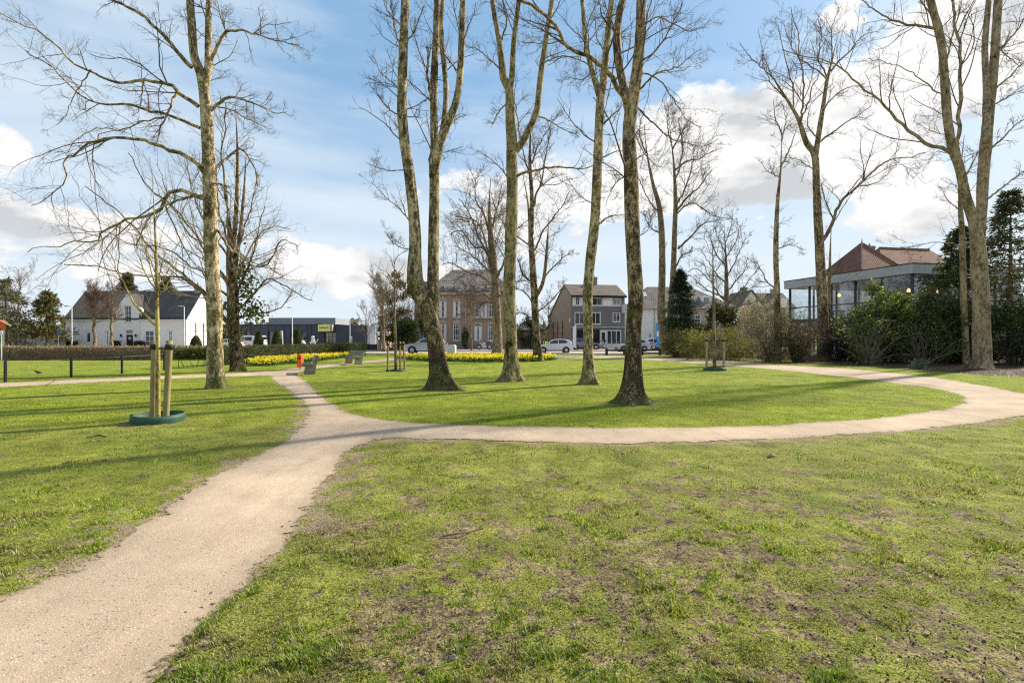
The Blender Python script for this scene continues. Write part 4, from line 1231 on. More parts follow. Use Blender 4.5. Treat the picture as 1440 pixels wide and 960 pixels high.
def shrub(name, label, px, base_py, Y, w_px, h_px, seed, n, size, cols, aspect=.5, twigs=40, twig='twig', depth=.8, shell=.45, clumps=60, mat='leaf', group=None, cat='shrub', clump=.22, twig_r=.008, twig_up=.5, twig_k=4, outw=1.0):
    r = np.random.default_rng(seed)
    x = (px - CX) / F * Y
    w, h = w_px / F * Y / 2, h_px / F * Y
    root = thing(name, label, cat, (x, Y, 0), 0, group)
    if twigs:
        tb = MB()
        a = r.random(twigs) * 2 * PI
        m = 8
        base = np.stack([np.cos(a) * w * .3 * r.random(twigs), np.sin(a) * w * depth * .3 * r.random(twigs), np.full(twigs, -.05)], 1)
        d = np.stack([np.cos(a) * (.15 + .8 * r.random(twigs)) * w / h, np.sin(a) * (.15 + .8 * r.random(twigs)) * w * depth / h, np.full(twigs, twig_up * 2)], 1)
        D = d[:, None] + np.cumsum(r.normal(size=(twigs, m - 1, 3)) * .14, 1)
        D /= np.linalg.norm(D, axis=2, keepdims=True)
        L = h * (.6 + .55 * r.random(twigs))
        P = np.concatenate([base[:, None], base[:, None] + np.cumsum(D * (L / (m - 1))[:, None, None], 1)], 1)
        R = twig_r * 1.6 * np.linspace(1, .35, m)[None] * (.6 + .8 * r.random((twigs, 1)))
        tb.tubes(P, R, 4)
        if twig_k:
            P2, R2 = spawn(P, R, twig_k, r, .25, .5, (25, 60), .25, .2, 5, .2, .7, twig_r * .6)
            tb.tubes(P2, R2, 3)
            P3, R3 = spawn(P2, R2, 3, r, .3, .6, (25, 60), .2, .2, 4, .2, .7, twig_r * .5)
            tb.tubes(P3, R3, 3)
        tb.build('stems', M[twig], root, smooth=True)
    if n:
        fb = MB()
        p, o = clump_points(r, n, clumps, w, w * depth, h * .52, h * .5, clump, shell)
        leaves(fb, p, size, r, cols, aspect, outward=o * outw)
        fb.build('foliage', M[mat], root, color=True)
    return root


GREEN = [(.05, .08, .022), (.07, .105, .028), (.11, .145, .04), (.03, .048, .015)]
LAUREL = [(.075, .12, .026), (.12, .175, .036), (.25, .27, .06), (.036, .058, .016), (.05, .08, .02)]
DARK = [(.028, .048, .018), (.042, .066, .024), (.058, .085, .03)]
BROOM = [(.17, .16, .035), (.13, .13, .03), (.22, .20, .05), (.09, .09, .025)]
BEIGE = [(.20, .165, .085), (.15, .13, .06), (.26, .21, .12), (.11, .10, .045)]
BEECH = [(.40, .27, .16), (.29, .19, .11), (.50, .37, .23), (.17, .11, .065), (.26, .22, .11)]
HEDGE = [(.05, .08, .018), (.075, .11, .024), (.11, .15, .035), (.13, .11, .04), (.03, .05, .013)]

# the bed on the right
shrub('broom', 'yellow green broom mound at the bed edge, behind the green ringed sapling', 1012, 506, 37, 105, 40, 61, 9000, .22, BROOM, .14, 90, 'twig_pale', .7, .5, 70, twig_r=.006, cat='shrub')
shrub('broom', 'small yellow green mound right of the double stemmed tree', 962, 503, 42, 60, 36, 62, 5000, .22, BROOM, .14, 60, 'twig_pale', .8, .5, 50, twig_r=.006)
shrub('shrub', 'tall beige shrub with feathery greenish twigs, around the thin solitary stem', 1085, 510, 34, 92, 84, 63, 7500, .2, BEIGE, .16, 130, 'twig_pale', .8, .35, 90, twig_r=.008)
shrub('shrub', 'round topped evergreen bush, behind the stakes of the ringed sapling', 1013, 503, 43, 48, 72, 64, 6500, .2, [(.05, .06, .018), (.07, .08, .025), (.03, .036, .012), (.10, .10, .04)], .45, 12, shell=.6, clumps=50)
shrub('shrub', 'brown twiggy shrub between the beige shrub and the tall pale brown tree', 1124, 510, 33.5, 66, 66, 65, 900, .12, BEIGE, .3, 150, 'twig', .8, .3, 60, twig_r=.008, twig_k=5)
shrub('shrub', 'low bluish dark shrub right behind the pale brown trunk', 1186, 508, 36, 56, 58, 66, 3800, .16, [(.035, .045, .035), (.05, .06, .05), (.025, .03, .025)], .4, 60, 'twig', .8)
LR = 'laurel bushes below the glass pavilion'
shrub('laurel_bush', 'fresh green laurel with the highest shoots, left below the glass corner', 1228, 514, 33, 86, 104, 67, 8200, .2, LAUREL, .42, 70, 'twig_pale', .8, .4, 46, group=LR, outw=1.2)
shrub('laurel_bush', 'broad laurel with bright yellowish tips, directly below the glass corner', 1276, 514, 33.5, 86, 94, 68, 8200, .2, LAUREL, .42, 60, 'twig_pale', .8, .4, 46, group=LR, outw=1.2)
shrub('laurel_bush', 'dark leafy laurel left of the slender olive stem', 1322, 514, 33, 84, 90, 69, 8000, .2, GREEN, .42, 60, 'twig_pale', .8, .4, 46, group=LR)
shrub('shrub', 'sprawling shrub with bare arching stems, in front of the laurels', 1222, 514, 31, 70, 72, 70, 900, .16, LAUREL, .4, 34, 'twig_pale', .8, .4, 40, twig_r=.013, twig_up=.35, twig_k=2)
shrub('shrub', 'tangle of long bare grey stems, in front of the dark laurel', 1300, 514, 31.2, 84, 62, 71, 1200, .16, GREEN, .4, 30, 'twig_pale', .8, .4, 40, twig_r=.013, twig_up=.28, twig_k=2)
shrub('shrub', 'dark evergreen shrub right of the massive twin trunk', 1424, 520, 30.5, 74, 84, 72, 7000, .18, DARK + GREEN, .4, 40, 'twig', .8, .5, 60)
shrub('shrub', 'dark undergrowth shrub filling the gap under the conifers', 1352, 514, 35, 74, 90, 73, 6500, .2, DARK, .4, 30, 'twig', .8, .4, 60)
shrub('shrub', 'dense dark shrub behind the laurels, under the pavilion glass', 1255, 512, 36.3, 130, 78, 74, 9000, .2, DARK + GREEN, .4, 30, 'twig', .6, .4, 80)
shrub('shrub', 'greyish shrub in the shade between pavilion and pale brown tree', 1206, 510, 37.5, 70, 66, 75, 5000, .18, DARK + BEIGE, .4, 60, 'twig', .7, .4, 60)
shrub('seedling_clump', 'small clump of blue green leaves on the leaf litter', 1291, 518, 26.5, 22, 13, 76, 500, .16, [(.09, .13, .09), (.13, .17, .12)], .2, 0, shell=.2, clumps=12, cat='plant')
shrub('shrub', 'reddish brown low bush beneath the ivy column', 990, 502, 45, 44, 46, 77, 2500, .14, BEECH, .4, 50, 'twig_red', .8)
shrub('shrub', 'rusty leaved bush before the white gabled cottage', 1052, 500, 52, 60, 62, 78, 3000, .16, BEECH, .4, 60, 'twig_red', .8)

# left of the villa and by the low annexe
shrub('bush', 'big brownish bush left of the brick villa', 563, 492, 66, 62, 104, 79, 9000, .34, [(.10, .085, .035), (.07, .065, .028), (.13, .11, .05), (.05, .05, .02)], .4, 70, 'twig_pale', .8, .5, 80, twig_r=.016)
shrub('bush', 'dark low evergreen bush beside the villa entrance', 570, 492, 63.5, 40, 44, 80, 4500, .26, DARK, .4, 0, shell=.5)
shrub('bush', 'dark pointed evergreen before the low brick annexe', 741, 490, 68, 22, 44, 81, 3000, .25, DARK, .35, 0, shell=.5, clumps=40)
shrub('bush', 'narrow upright yew against the villa wall', 655, 490, 68.5, 8, 28, 82, 1500, .2, GREEN, .3, 0, shell=.4, clumps=30)


def conifer(name, label, px, Y, h, w, seed, cols, trunk_from=.1, n_br=90, per=70, size=.28, taper=True, droop=.25, group=None, gap=.0):
    r = np.random.default_rng(seed)
    x = (px - CX) / F * Y
    root = thing(name, label, 'conifer', (x, Y, 0), 0, group)
    tb, fb = MB(), MB()
    P = np.stack([np.zeros(14), np.zeros(14), np.linspace(-.1, h * .97, 14)], 1)
    R = np.linspace(.02 * h, .02, 14)
    tb.tube(P, R, 10)
    t = trunk_from + (1 - trunk_from) * r.random(n_br)
    prof = (1 - t) ** .75 if taper else np.minimum(np.minimum(1, .5 + t * 3), (1 - t) * 2.2 + .06)
    a = r.random(n_br) * 2 * PI
    L = w / 2 * (prof + .08) * (.65 + .6 * r.random(n_br))
    m = 6
    s = np.linspace(0, 1, m)
    D = np.stack([np.cos(a), np.sin(a)], 1)
    P = np.zeros((n_br, m, 3))
    P[:, :, :2] = D[:, None] * (L[:, None] * s[None])[..., None]
    P[:, :, 2] = (t * h)[:, None] + L[:, None] * (.25 * s - (droop + .25) * s ** 2)[None]
    tb.tubes(P, np.linspace(1, .3, m)[None] * (.012 + .012 * L[:, None]), 4)
    tb.build('trunk', M['bark_plain'], root, smooth=True)
    k = per
    i = np.repeat(np.arange(n_br), k)
    u = .12 + .9 * r.random(n_br * k) ** .8
    ff = np.clip(u, 0, .999) * (m - 1); j = ff.astype(int); fr = (ff - j)[:, None]
    C = P[i, j] * (1 - fr) + P[i, np.minimum(j + 1, m - 1)] * fr
    spread = (.10 + .22 * L[i] * (.3 + .7 * (1 - np.abs(u - .55))))[:, None]
    C = C + r.normal(size=C.shape) * spread * np.array((.6, .6, .33))
    keep = r.random(len(C)) > gap
    out = np.concatenate([D[i], np.full((len(i), 1), -.15)], 1)
    shade = (.75 + .5 * r.random(n_br))[i][keep]
    leaves(fb, C[keep], size, r, cols, .28, 0, .15, out[keep], .35)
    fb.build('foliage', M['needle'], root, color=True)
    return root


CON = [(.045, .068, .02), (.062, .09, .028), (.095, .11, .036), (.03, .045, .016), (.13, .12, .05)]
conifer('conifer', 'dark drooping conifer left behind the massive twin trunk', 1350, 34.5, 9.0, 5.2, 91, CON, .06, 130, 60, .30)
conifer('conifer', 'tall dark conifer at the right edge, with sky showing through its top', 1421, 33, 11.0, 6.0, 92, CON + [(.16, .12, .06), (.12, .10, .05)], .05, 150, 66, .27, gap=.2)
conifer('conifer', 'dark conifer cut off by the right edge of the view', 1480, 36, 9.5, 6, 93, CON, .05, 120, 60, .3)
conifer('ivy_column', 'dark green columnar evergreen right of the double stemmed tree', 957, 44, 7.4, 2.3, 94, [(.026, .044, .02), (.04, .065, .028), (.058, .085, .038)], .02, 190, 90, .22, False, .1)
conifer('conifer', 'loose grey green conifer at the left edge', 8, 58, 8.4, 6.0, 95, [(.10, .11, .05), (.15, .15, .08), (.19, .17, .09)], .1, 100, 60, .36, gap=.2)
conifer('pine', 'yellowish green pine in front of the frosted glass screen', 66, 60, 7.0, 4.8, 96, [(.16, .14, .04), (.24, .20, .06), (.11, .10, .035), (.08, .08, .03)], .2, 110, 44, .42, True, .0, gap=.12)
conifer('conifer', 'columnar conifer behind the white house, right of its dormer top', 179, 80, 11.6, 3.4, 97, [(.05, .06, .02), (.07, .08, .03), (.10, .10, .04)], .1, 170, 90, .42, False, .0)
conifer('conifer', 'smaller pointed conifer behind the slate roof', 233, 82, 11.2, 3.6, 98, [(.045, .055, .02), (.065, .075, .03)], .1, 160, 90, .42, False, .0)

# ivy clump hanging in the dark mossy tree
r = np.random.default_rng(5)
iv = MB()
Y0 = EYE * F / (522 - HY)
for (px, py, w, h, n) in ((347, 402, 16, 44, 330), (352, 438, 30, 22, 260), (341, 372, 10, 26, 120), (333, 470, 10, 30, 150)):
    c = at(px, py, Y0 - .1)
    p = c + r.normal(size=(n, 3)) * np.array((w / F * Y0 * .36, .25, h / F * Y0 * .36))
    leaves(iv, p, .16, r, [(.08, .10, .022), (.13, .14, .03), (.17, .17, .045), (.05, .065, .014)], .7)
ivo = iv.build('ivy', M['leaf'], color=True)
for o in bpy.data.objects:
    if o.get('label', '').startswith('dark mossy tree with ivy'):
        ivo.parent = o
        ivo.location = -o.location


# clipped hedges: a twiggy body under a skin of leaves
def hedge(name, label, a, b, h, w, seed, dens, size, cols, core, gaps=.0, legs=0.0, wav=.05, leggy_px=None):
    r = np.random.default_rng(seed)
    a, b = np.array(a, float), np.array(b, float)
    L = np.linalg.norm(b - a)
    d = (b - a) / L; nrm = np.array((-d[1], d[0]))
    root = thing(name, label, 'hedge', (a[0], a[1], 0))
    ang = math.atan2(d[1], d[0])
    root.rotation_euler = (0, 0, ang)
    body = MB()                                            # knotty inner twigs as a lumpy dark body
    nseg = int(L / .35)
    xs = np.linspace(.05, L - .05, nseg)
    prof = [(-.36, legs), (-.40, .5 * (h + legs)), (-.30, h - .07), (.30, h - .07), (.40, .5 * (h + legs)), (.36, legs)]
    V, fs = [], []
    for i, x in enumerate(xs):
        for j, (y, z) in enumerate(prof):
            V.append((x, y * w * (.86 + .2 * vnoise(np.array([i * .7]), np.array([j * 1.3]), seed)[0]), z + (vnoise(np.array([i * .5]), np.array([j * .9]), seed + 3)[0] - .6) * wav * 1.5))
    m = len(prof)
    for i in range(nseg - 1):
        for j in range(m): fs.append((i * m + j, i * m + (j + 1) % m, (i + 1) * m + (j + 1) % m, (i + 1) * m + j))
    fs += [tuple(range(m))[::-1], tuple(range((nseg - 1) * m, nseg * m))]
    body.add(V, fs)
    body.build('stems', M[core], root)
    if legs > .1:
        lg = MB()
        k = int(L / .28)
        P = np.stack([np.stack([r.random(k) * L, (r.random(k) - .5) * w * .5, np.full(k, -.05)], 1)] * 5, 1)
        P[:, :, 2] = np.linspace(-.05, legs + .15, 5)[None]
        P[:, :, 0] += np.cumsum(r.normal(size=(k, 5)) * .05, 1)
        lg.tubes(P, np.full((k, 5), .018), 5)
        lg.build('stem', M['twig_pale'], root)
    n = int(dens * L)
    x = r.random(n) * L
    which = r.random(n)
    y = np.where(which < .55, -w / 2, np.where(which < .7, w / 2, (r.random(n) - .5) * w))
    z = np.where(which < .7, legs + (h - legs) * r.random(n), h)
    e = r.random(n)
    x = np.where(e < .05, np.where(r.random(n) < .5, 0, L), x)
    top = (fbm(x * 1.3, y * 2, seed, 3) - .5) * wav * 2.4
    C = np.stack([x, y, z + top * (z / h)], 1) + r.normal(size=(n, 3)) * .045
    C[:, 2] = np.maximum(C[:, 2], .02)
    keep = r.random(n) > gaps * (1.2 - z / h)
    fb = MB()
    leaves(fb, C[keep], size, r, cols, .55)
    fb.build('foliage', M['leaf'], root, color=True)
    return root


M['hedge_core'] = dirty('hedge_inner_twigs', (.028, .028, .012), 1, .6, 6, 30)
M['beech_core'] = dirty('beech_inner_twigs', (.17, .115, .075), 1, .6, 6, 30)
ga, gb = gp(298, 514.5), gp(508, 499)
hedge('clipped_hedge', 'long clipped green hedge behind the daffodils', ga, gb, 1.07, .8, 101, 800, .085, HEDGE, 'hedge_core', .1, 0)
hedge('clipped_hedge', 'short leggy green hedge with bare stems below, left of the pale flaking trunk', gp(244, 518), gp(300, 516), 1.05, .6, 102, 700, .085, HEDGE, 'hedge_core', .25, .52, .08)
hedge('beech_hedge', 'long brown beech hedge at the far end of the left lawn', (-46, 36.6), (-20.5, 37.6), .98, .8, 103, 520, .08, BEECH, 'beech_core', .15, 0, .05)
hedge('beech_hedge', 'second brown beech hedge along the street, behind the green hedge', (-44, 45), (-15.0, 47.5), .72, .8, 104, 380, .09, BEECH, 'beech_core', .1, 0, .05)

def hedge_block(label, px0, px1, py_top, Y, seed):
    x0, x1 = (px0 - CX) / F * Y, (px1 - CX) / F * Y
    h = EYE + (HY - py_top) / F * Y
    return hedge('box_hedge', label, (x0, Y), (x1, Y), h, .9, seed, 900, .1, DARK + GREEN[:1], 'hedge_core', 0, 0, .03)


hedge_block('dark box hedge block at the left corner of the white house', 90, 108, 480, 63.6, 111)
hedge_block('dark box hedge block left of the black front door', 158, 168, 480, 63.6, 112)
hedge_block('dark box hedge block right of the black front door', 190, 203, 480, 63.6, 113)


def topiary(label, px, Y, w_px, top_py, seed):
    r = np.random.default_rng(seed)
    x = (px - CX) / F * Y
    h = EYE + (HY - top_py) / F * Y; R = w_px / F * Y / 2
    root = thing('topiary_cone', label, 'topiary', (x, Y, 0), 0, 'clipped cones along the street')
    b = MB()
    prof = [(R * .8, -.05), (R * .9, h * .2), (R * .78, h * .5), (R * .48, h * .8), (R * .16, h * .95), (.02, h * .98)]
    b.lathe(prof, sides=14)
    b.build('stems', M['hedge_core'], root)
    n = 2600
    t = r.random(n) ** .8; a = r.random(n) * 2 * PI
    rr = R * np.interp(t, [0, .2, .5, .8, .95, 1], [.9, 1, .88, .56, .26, .08])
    C = np.stack([np.cos(a) * rr, np.sin(a) * rr, t * h + .03], 1) + r.normal(size=(n, 3)) * .03
    f = MB(); leaves(f, C, .12, r, [(.035, .065, .015), (.055, .09, .02), (.08, .115, .028)], .6)
    f.build('foliage', M['leaf'], root, color=True)


topiary('clipped cone before the white gable wall', 275.5, 63, 15, 473, 121)
topiary('clipped cone beside the white van', 363.5, 70, 13, 465, 122)
topiary('clipped cone between the white van and the pale totem', 389, 71, 13, 465, 123)
topiary('clipped cone right of the white lamp post', 418, 70, 15, 462, 124)


# daffodils: leaf tufts and yellow flower heads
def daffodils(name, label, poly, n, seed):
    r = np.random.default_rng(seed)
    poly = np.array(poly)
    lo, hi = poly.min(0), poly.max(0)
    X, Y = lo[0] + (hi[0] - lo[0]) * r.random(n * 4), lo[1] + (hi[1] - lo[1]) * r.random(n * 4)
    d = sdf(poly, X, Y) + (fbm(X * .9, Y * .9, seed, 3) - .5) * 1.1
    m = (d > 0) & (r.random(len(X)) < sstep(.32, .52, fbm(X * 1.6, Y * 1.6, seed + 5, 3)))
    X, Y = X[m][:n], Y[m][:n]
    n = len(X)
    h = .18 + .24 * r.random(n)
    mb = MB()
    g = 6
    XX, YY, HH = np.repeat(X, g), np.repeat(Y, g), np.repeat(h, g)
    C = np.stack([XX + r.normal(size=n * g) * .06, YY + r.normal(size=n * g) * .06, np.zeros(n * g)], 1)
    o = np.stack([r.normal(size=n * g) * .3, r.normal(size=n * g) * .3, np.full(n * g, 2.6)], 1)
    leaves(mb, C, .30, r, [(.06, .12, .03), (.09, .16, .04), (.05, .10, .035)], .09, 0, 0, o)
    f = 5
    C2 = np.repeat(np.stack([X, Y, h], 1), f, 0) + r.normal(size=(n * f, 3)) * .022
    o2 = np.stack([r.normal(size=n * f) * .8, r.normal(size=n * f) * .8 - .4, r.normal(size=n * f) * .4 + .25], 1)
    leaves(mb, C2, .085, r, [(.82, .66, .02), (.86, .72, .05), (.80, .58, .01), (.88, .78, .14)], .75, 1, 0, o2, .15)
    return tag(mb.build(name, [M['leaf'], M['petal']], color=True), label, 'flowers', None, 'stuff')


d1 = [gp(352, 514.5), gp(372, 516.5), gp(420, 511.5), gp(470, 506), gp(492, 501.5), gp(490, 499.7), gp(440, 503.5), gp(395, 507.5), gp(360, 511)]
d2 = [gp(552, 505.6), gp(600, 508.8), gp(680, 509.6), gp(760, 508.6), gp(788, 506.5), gp(770, 503.8), gp(680, 503.2), gp(600, 503.4)]
daffodils('daffodil_bed', 'bed of yellow daffodils along the green hedge', d1, 1700, 131)
daffodils('daffodil_bed', 'long bed of yellow daffodils across the oval lawn', d2, 3000, 132)

# distant wood closing the horizon
r = np.random.default_rng(77)
w = MB()
n = 16000
a = (r.random(n) - .5) * 2.6
rad_ = 230 + 60 * r.random(n)
hgt = 6.5 * (.5 + fbm(a * 24, a * 0, 12, 4))
C = np.stack([np.sin(a) * rad_, np.cos(a) * rad_, hgt * r.random(n) ** .7], 1)
leaves(w, C, 3.2, r, [(.10, .09, .06), (.08, .085, .045), (.13, .11, .08), (.06, .07, .035)], .6)
tag(w.build('distant_wood', M['leaf'], color=True), 'low hazy line of far trees behind the houses', 'wood', None, 'stuff')
# ------------------------------------------------------------------ building helpers (local coordinates: x along the front, y into the depth, z up)
def part(name, mb, mat, parent, **kw): return mb.build(name, mat, parent, **kw)


def wall_with_holes(mb, x0, x1, z0, z1, y, holes, thick=.3):
    """front wall (facing -y) with rectangular openings and their reveals"""
    xs = sorted({x0, x1, *[h[0] for h in holes], *[h[1] for h in holes]})
    zs = sorted({z0, z1, *[h[2] for h in holes], *[h[3] for h in holes]})
    def inside(xm, zm): return any(h[0] < xm < h[1] and h[2] < zm < h[3] for h in holes)
    for i in range(len(xs) - 1):
        for j in range(len(zs) - 1):
            if not inside((xs[i] + xs[i + 1]) / 2, (zs[j] + zs[j + 1]) / 2):
                a, b, c, d = xs[i], xs[i + 1], zs[j], zs[j + 1]
                mb.add([(a, y, c), (b, y, c), (b, y, d), (a, y, d)], [(0, 1, 2, 3)])
    for (a, b, c, d) in holes:
        mb.add([(a, y, c), (a, y + thick, c), (a, y + thick, d), (a, y, d)], [(0, 1, 2, 3)])
        mb.add([(b, y, c), (b, y, d), (b, y + thick, d), (b, y + thick, c)], [(0, 1, 2, 3)])
        mb.add([(a, y, d), (a, y + thick, d), (b, y + thick, d), (b, y, d)], [(0, 1, 2, 3)])
        mb.add([(a, y, c), (b, y, c), (b, y + thick, c), (a, y + thick, c)], [(0, 1, 2, 3)])


def window(parent, hole, y, nx=2, rows=(.5,), frame='white_frame', pane='pane', fw=.07, set_in=.1, sill=True, arch=False, curtain=False, name='window'):
    a, b, c, d = hole
    f = MB()
    y0, y1 = y + set_in - .035, y + set_in + .035
    f.box(a, a + fw, y0, y1, c, d); f.box(b - fw, b, y0, y1, c, d)
    f.box(a + fw, b - fw, y0, y1, c, c + fw); f.box(a + fw, b - fw, y0, y1, d - fw, d)
    t = fw * .55
    for i in range(1, nx):
        x = a + (b - a) * i / nx
        f.box(x - t / 2, x + t / 2, y0 + .008, y1 - .008, c + fw, d - fw)
    for rr in rows:
        z = c + (d - c) * rr
        f.box(a + fw, b - fw, y0 + .004, y1 - .004, z - t / 2, z + t / 2)
    fo = part(name, f, M[frame], parent)
    p = MB(); p.box(a + fw * .5, b - fw * .5, y + set_in + .006, y + set_in + .018, c + fw * .5, d - fw * .5)
    part('pane', p, M[pane], fo)
    if curtain:
        cu = MB()
        zc = d - (d - c) * .42
        for s in range(2):
            x0 = a + fw if s == 0 else b - fw - (b - a) * .28
            cu.box(x0, x0 + (b - a) * .28, y + set_in - .006, y + set_in + .004, c + fw, d - fw)
        part('curtain', cu, M['white_frame'], fo)
    if sill:
        s = MB(); s.box(a - .06, b + .06, y - .07, y + set_in - .04, c - .08, c - .004)
        part('sill', s, M['stone'], fo)
    return fo


def house(name, label, loc, rz=0.0, cat='house', group=None): return thing(name, label, cat, loc, rz, group)


def gable_block(mb, x0, x1, y0, y1, z_eave, z_ridge, y_ridge, front_holes=(), z0=0.0, y_back=None):
    """walls of a house whose ridge runs along x, gables on both ends"""
    wall_with_holes(mb, x0, x1, z0, z_eave, y0, front_holes)
    zb = z_eave if y_back is None else y_back
    mb.add([(x1, y1, z0), (x0, y1, z0), (x0, y1, zb), (x1, y1, zb)], [(0, 1, 2, 3)])
    for x, s in ((x0, 1), (x1, -1)):
        V = [(x, y0, z0), (x, y1, z0), (x, y1, zb), (x, y_ridge, z_ridge), (x, y0, z_eave)]
        mb.add(V, [tuple(range(5)) if s < 0 else tuple(range(5))[::-1]])


def slab(mb, A, B, C, D, t):
    """roof slab: four corners (upper face) with thickness"""
    A, B, C, D = (np.array(v, float) for v in (A, B, C, D))
    n = np.cross(B - A, D - A); n /= np.linalg.norm(n)
    V = [A, B, C, D, A - n * t, B - n * t, C - n * t, D - n * t]
    mb.add(V, [(0, 1, 2, 3), (7, 6, 5, 4), (0, 4, 5, 1), (1, 5, 6, 2), (2, 6, 7, 3), (3, 7, 4, 0)])


def gable_roof(mb, x0, x1, y0, y1, ze0, zr, yr, ze1=None, over=.25, t=.14):
    ze1 = ze0 if ze1 is None else ze1
    s0 = (zr - ze0) / (yr - y0); s1 = (zr - ze1) / (y1 - yr)
    lift = .17
    slab(mb, (x0 - .12, y0 - over, ze0 - over * s0 + lift), (x1 + .12, y0 - over, ze0 - over * s0 + lift), (x1 + .12, yr, zr + lift), (x0 - .12, yr, zr + lift), t)
    slab(mb, (x1 + .12, y1 + over, ze1 - over * s1 + lift), (x0 - .12, y1 + over, ze1 - over * s1 + lift), (x0 - .12, yr + .004, zr + lift), (x1 + .12, yr + .004, zr + lift), t)


def hip_roof(mb, x0, x1, y0, y1, ze, zr, rx0, rx1, ry, over=.35, t=.12):
    x0 -= over; x1 += over; y0 -= over; y1 += over
    V = [(x0, y0, ze), (x1, y0, ze), (x1, y1, ze), (x0, y1, ze), (rx0, ry, zr), (rx1, ry, zr), (x0, y0, ze - t), (x1, y0, ze - t), (x1, y1, ze - t), (x0, y1, ze - t)]
    mb.add(V, [(0, 1, 5, 4), (1, 2, 5), (2, 3, 4, 5), (3, 0, 4), (0, 6, 7, 1), (1, 7, 8, 2), (2, 8, 9, 3), (3, 9, 6, 0), (9, 8, 7, 6)])


def chimney(parent, x, y, z0, z1, w=.7, d=.6, mat='brick', pots=2):
    c = MB()
    c.box(x - w / 2, x + w / 2, y - d / 2, y + d / 2, z0, z1)
    c.box(x - w / 2 - .07, x + w / 2 + .07, y - d / 2 - .07, y + d / 2 + .07, z1 - .25, z1 - .1)
    for i in range(pots):
        px = x + (i - (pots - 1) / 2) * w * .45
        c.lathe([(.11, z1 - .01), (.09, z1 + .35)], (px, y, 0), 8)
    return part('chimney', c, M[mat], parent)


def lx(px, Y, X0): return (px - CX) / F * Y - X0


# ------------------------------------------------------------------ white house with the slate roof
Yh = 65.0
X0 = (92 - CX) / F * Yh
X1 = (262 - CX) / F * Yh
W = X1 - X0
root = house('white_house', 'long white house with slate roof, a curved front gable and black door', (X0, Yh, 0))
L = lambda px: (px - CX) / F * Yh - X0
Z = lambda py: EYE + (HY - py) / F * Yh
ze, zr = Z(447.5), 7.7
D = 6.4
gx0, gx1 = L(164), L(197)
hs = {'door_w': (L(119), L(129.5), .1, Z(464)), 'w0': (L(147), L(153.5), .55, Z(465)), 'w00': (L(154.5), L(161), .55, Z(465)), 'w1': (L(203.5), L(216.5), .5, Z(464.5)), 'w2': (L(232.5), L(245.5), .5, Z(464.5)), 'door_b': (L(177), L(188.5), .1, Z(464)), 'attic': (L(177), L(185.5), Z(452.5), Z(430))}
mb = MB()
xs = [0, gx0]; hl = [hs['door_w'], hs['w0'], hs['w00']]
wall_with_holes(mb, 0, gx0, 0, ze, 0, hl); wall_with_holes(mb, gx1, W, 0, ze, 0, [hs['w1'], hs['w2']])
mb.add([(W, D, 0), (0, D, 0), (0, D, ze), (W, D, ze)], [(0, 1, 2, 3)])
for x, s in ((0, 1), (W, -1)):
    V = [(x, 0, 0), (x, D, 0), (x, D, ze), (x, D / 2, zr), (x, 0, ze)]
    mb.add(V, [tuple(range(5)) if s < 0 else tuple(range(5))[::-1]])
part('wall', mb, M['white_render'], root)
# front gable with stepped, curved shoulders
g = MB()
zs = Z(437); za = Z(413.5); gc = (gx0 + gx1) / 2; gw = (gx1 - gx0) / 2
wall_with_holes(g, gx0, gx1, 0, Z(446), -.12, [hs['door_b'], (hs['attic'][0], hs['attic'][1], hs['attic'][2], Z(446))], .25)
a0, a1 = hs['attic'][0], hs['attic'][1]
zt = hs['attic'][3]
g.add([(gx0, -.12, Z(446)), (a0, -.12, Z(446)), (a0, -.12, zt), (gx0 + .2 * gw, -.12, zt)], [(0, 1, 2, 3)])
g.add([(a1, -.12, Z(446)), (gx1, -.12, Z(446)), (gx1 - .2 * gw, -.12, zt), (a1, -.12, zt)], [(0, 1, 2, 3)])
g.add([(gx0 + .2 * gw, -.12, zt), (gx1 - .2 * gw, -.12, zt), (gc + .12, -.12, za), (gc - .12, -.12, za)], [(0, 1, 2, 3)])
for x, sg in ((gx0, 1), (gx1, -1)):
    g.add([(x, -.12, 0), (x, .02, 0), (x, 1.2, Z(446)), (x, -.12, Z(446))], [(0, 1, 2, 3)])
part('front_gable', g, M['white_paint'], root)
g = MB()
slab(g, (gx0 - .1, -.09, Z(446)), (gx0 - .1, 2.6, Z(446)), (gc, 2.6, za + .1), (gc, -.09, za + .1), .08)
slab(g, (gx1 + .1, 2.6, Z(446)), (gx1 + .1, -.09, Z(446)), (gc, -.09, za + .104), (gc, 2.6, za + .104), .08)
part('gable_roof', g, M['slate'], root)
for x in (gx0, gx1):
    v = MB()
    v.lathe([(.42, -.2), (.46, -.1), (.46, .02), (.42, .1)], (x, 0, Z(437)), 16, axis='y')
    part('volute', v, M['white_paint'], root)
rf = MB(); gable_roof(rf, 0, gx0 + .8, 0, D, ze, zr, D / 2)
part('roof', rf, tile_mat('old_brown_tiles', (.25, .19, .15), .28), root)
rf = MB(); gable_roof(rf, gx0 + 1.05, W, 0, D, ze, zr, D / 2)
rf = part('roof', rf, M['slate'], root)
chimney(rf, .6, D / 2, zr - .4, zr + .9, .6, .6, 'stone', 1); chimney(rf, W - .5, D / 2, zr - .4, zr + .95, .6, .6, 'dull_brick', 1)
gt = MB(); gt.box(-.2, gx0 - .05, -.42, -.26, ze - .1, ze + .06); gt.box(gx1 + .05, W + .2, -.42, -.26, ze - .1, ze + .06)
part('gutter', gt, M['black_paint'], root)
co = MB(); co.box(-.1, gx0 - .01, -.24, .02, ze - .32, ze - .1); co.box(gx1 + .01, W + .1, -.24, .02, ze - .32, ze - .1)
part('cornice', co, M['white_frame'], root)
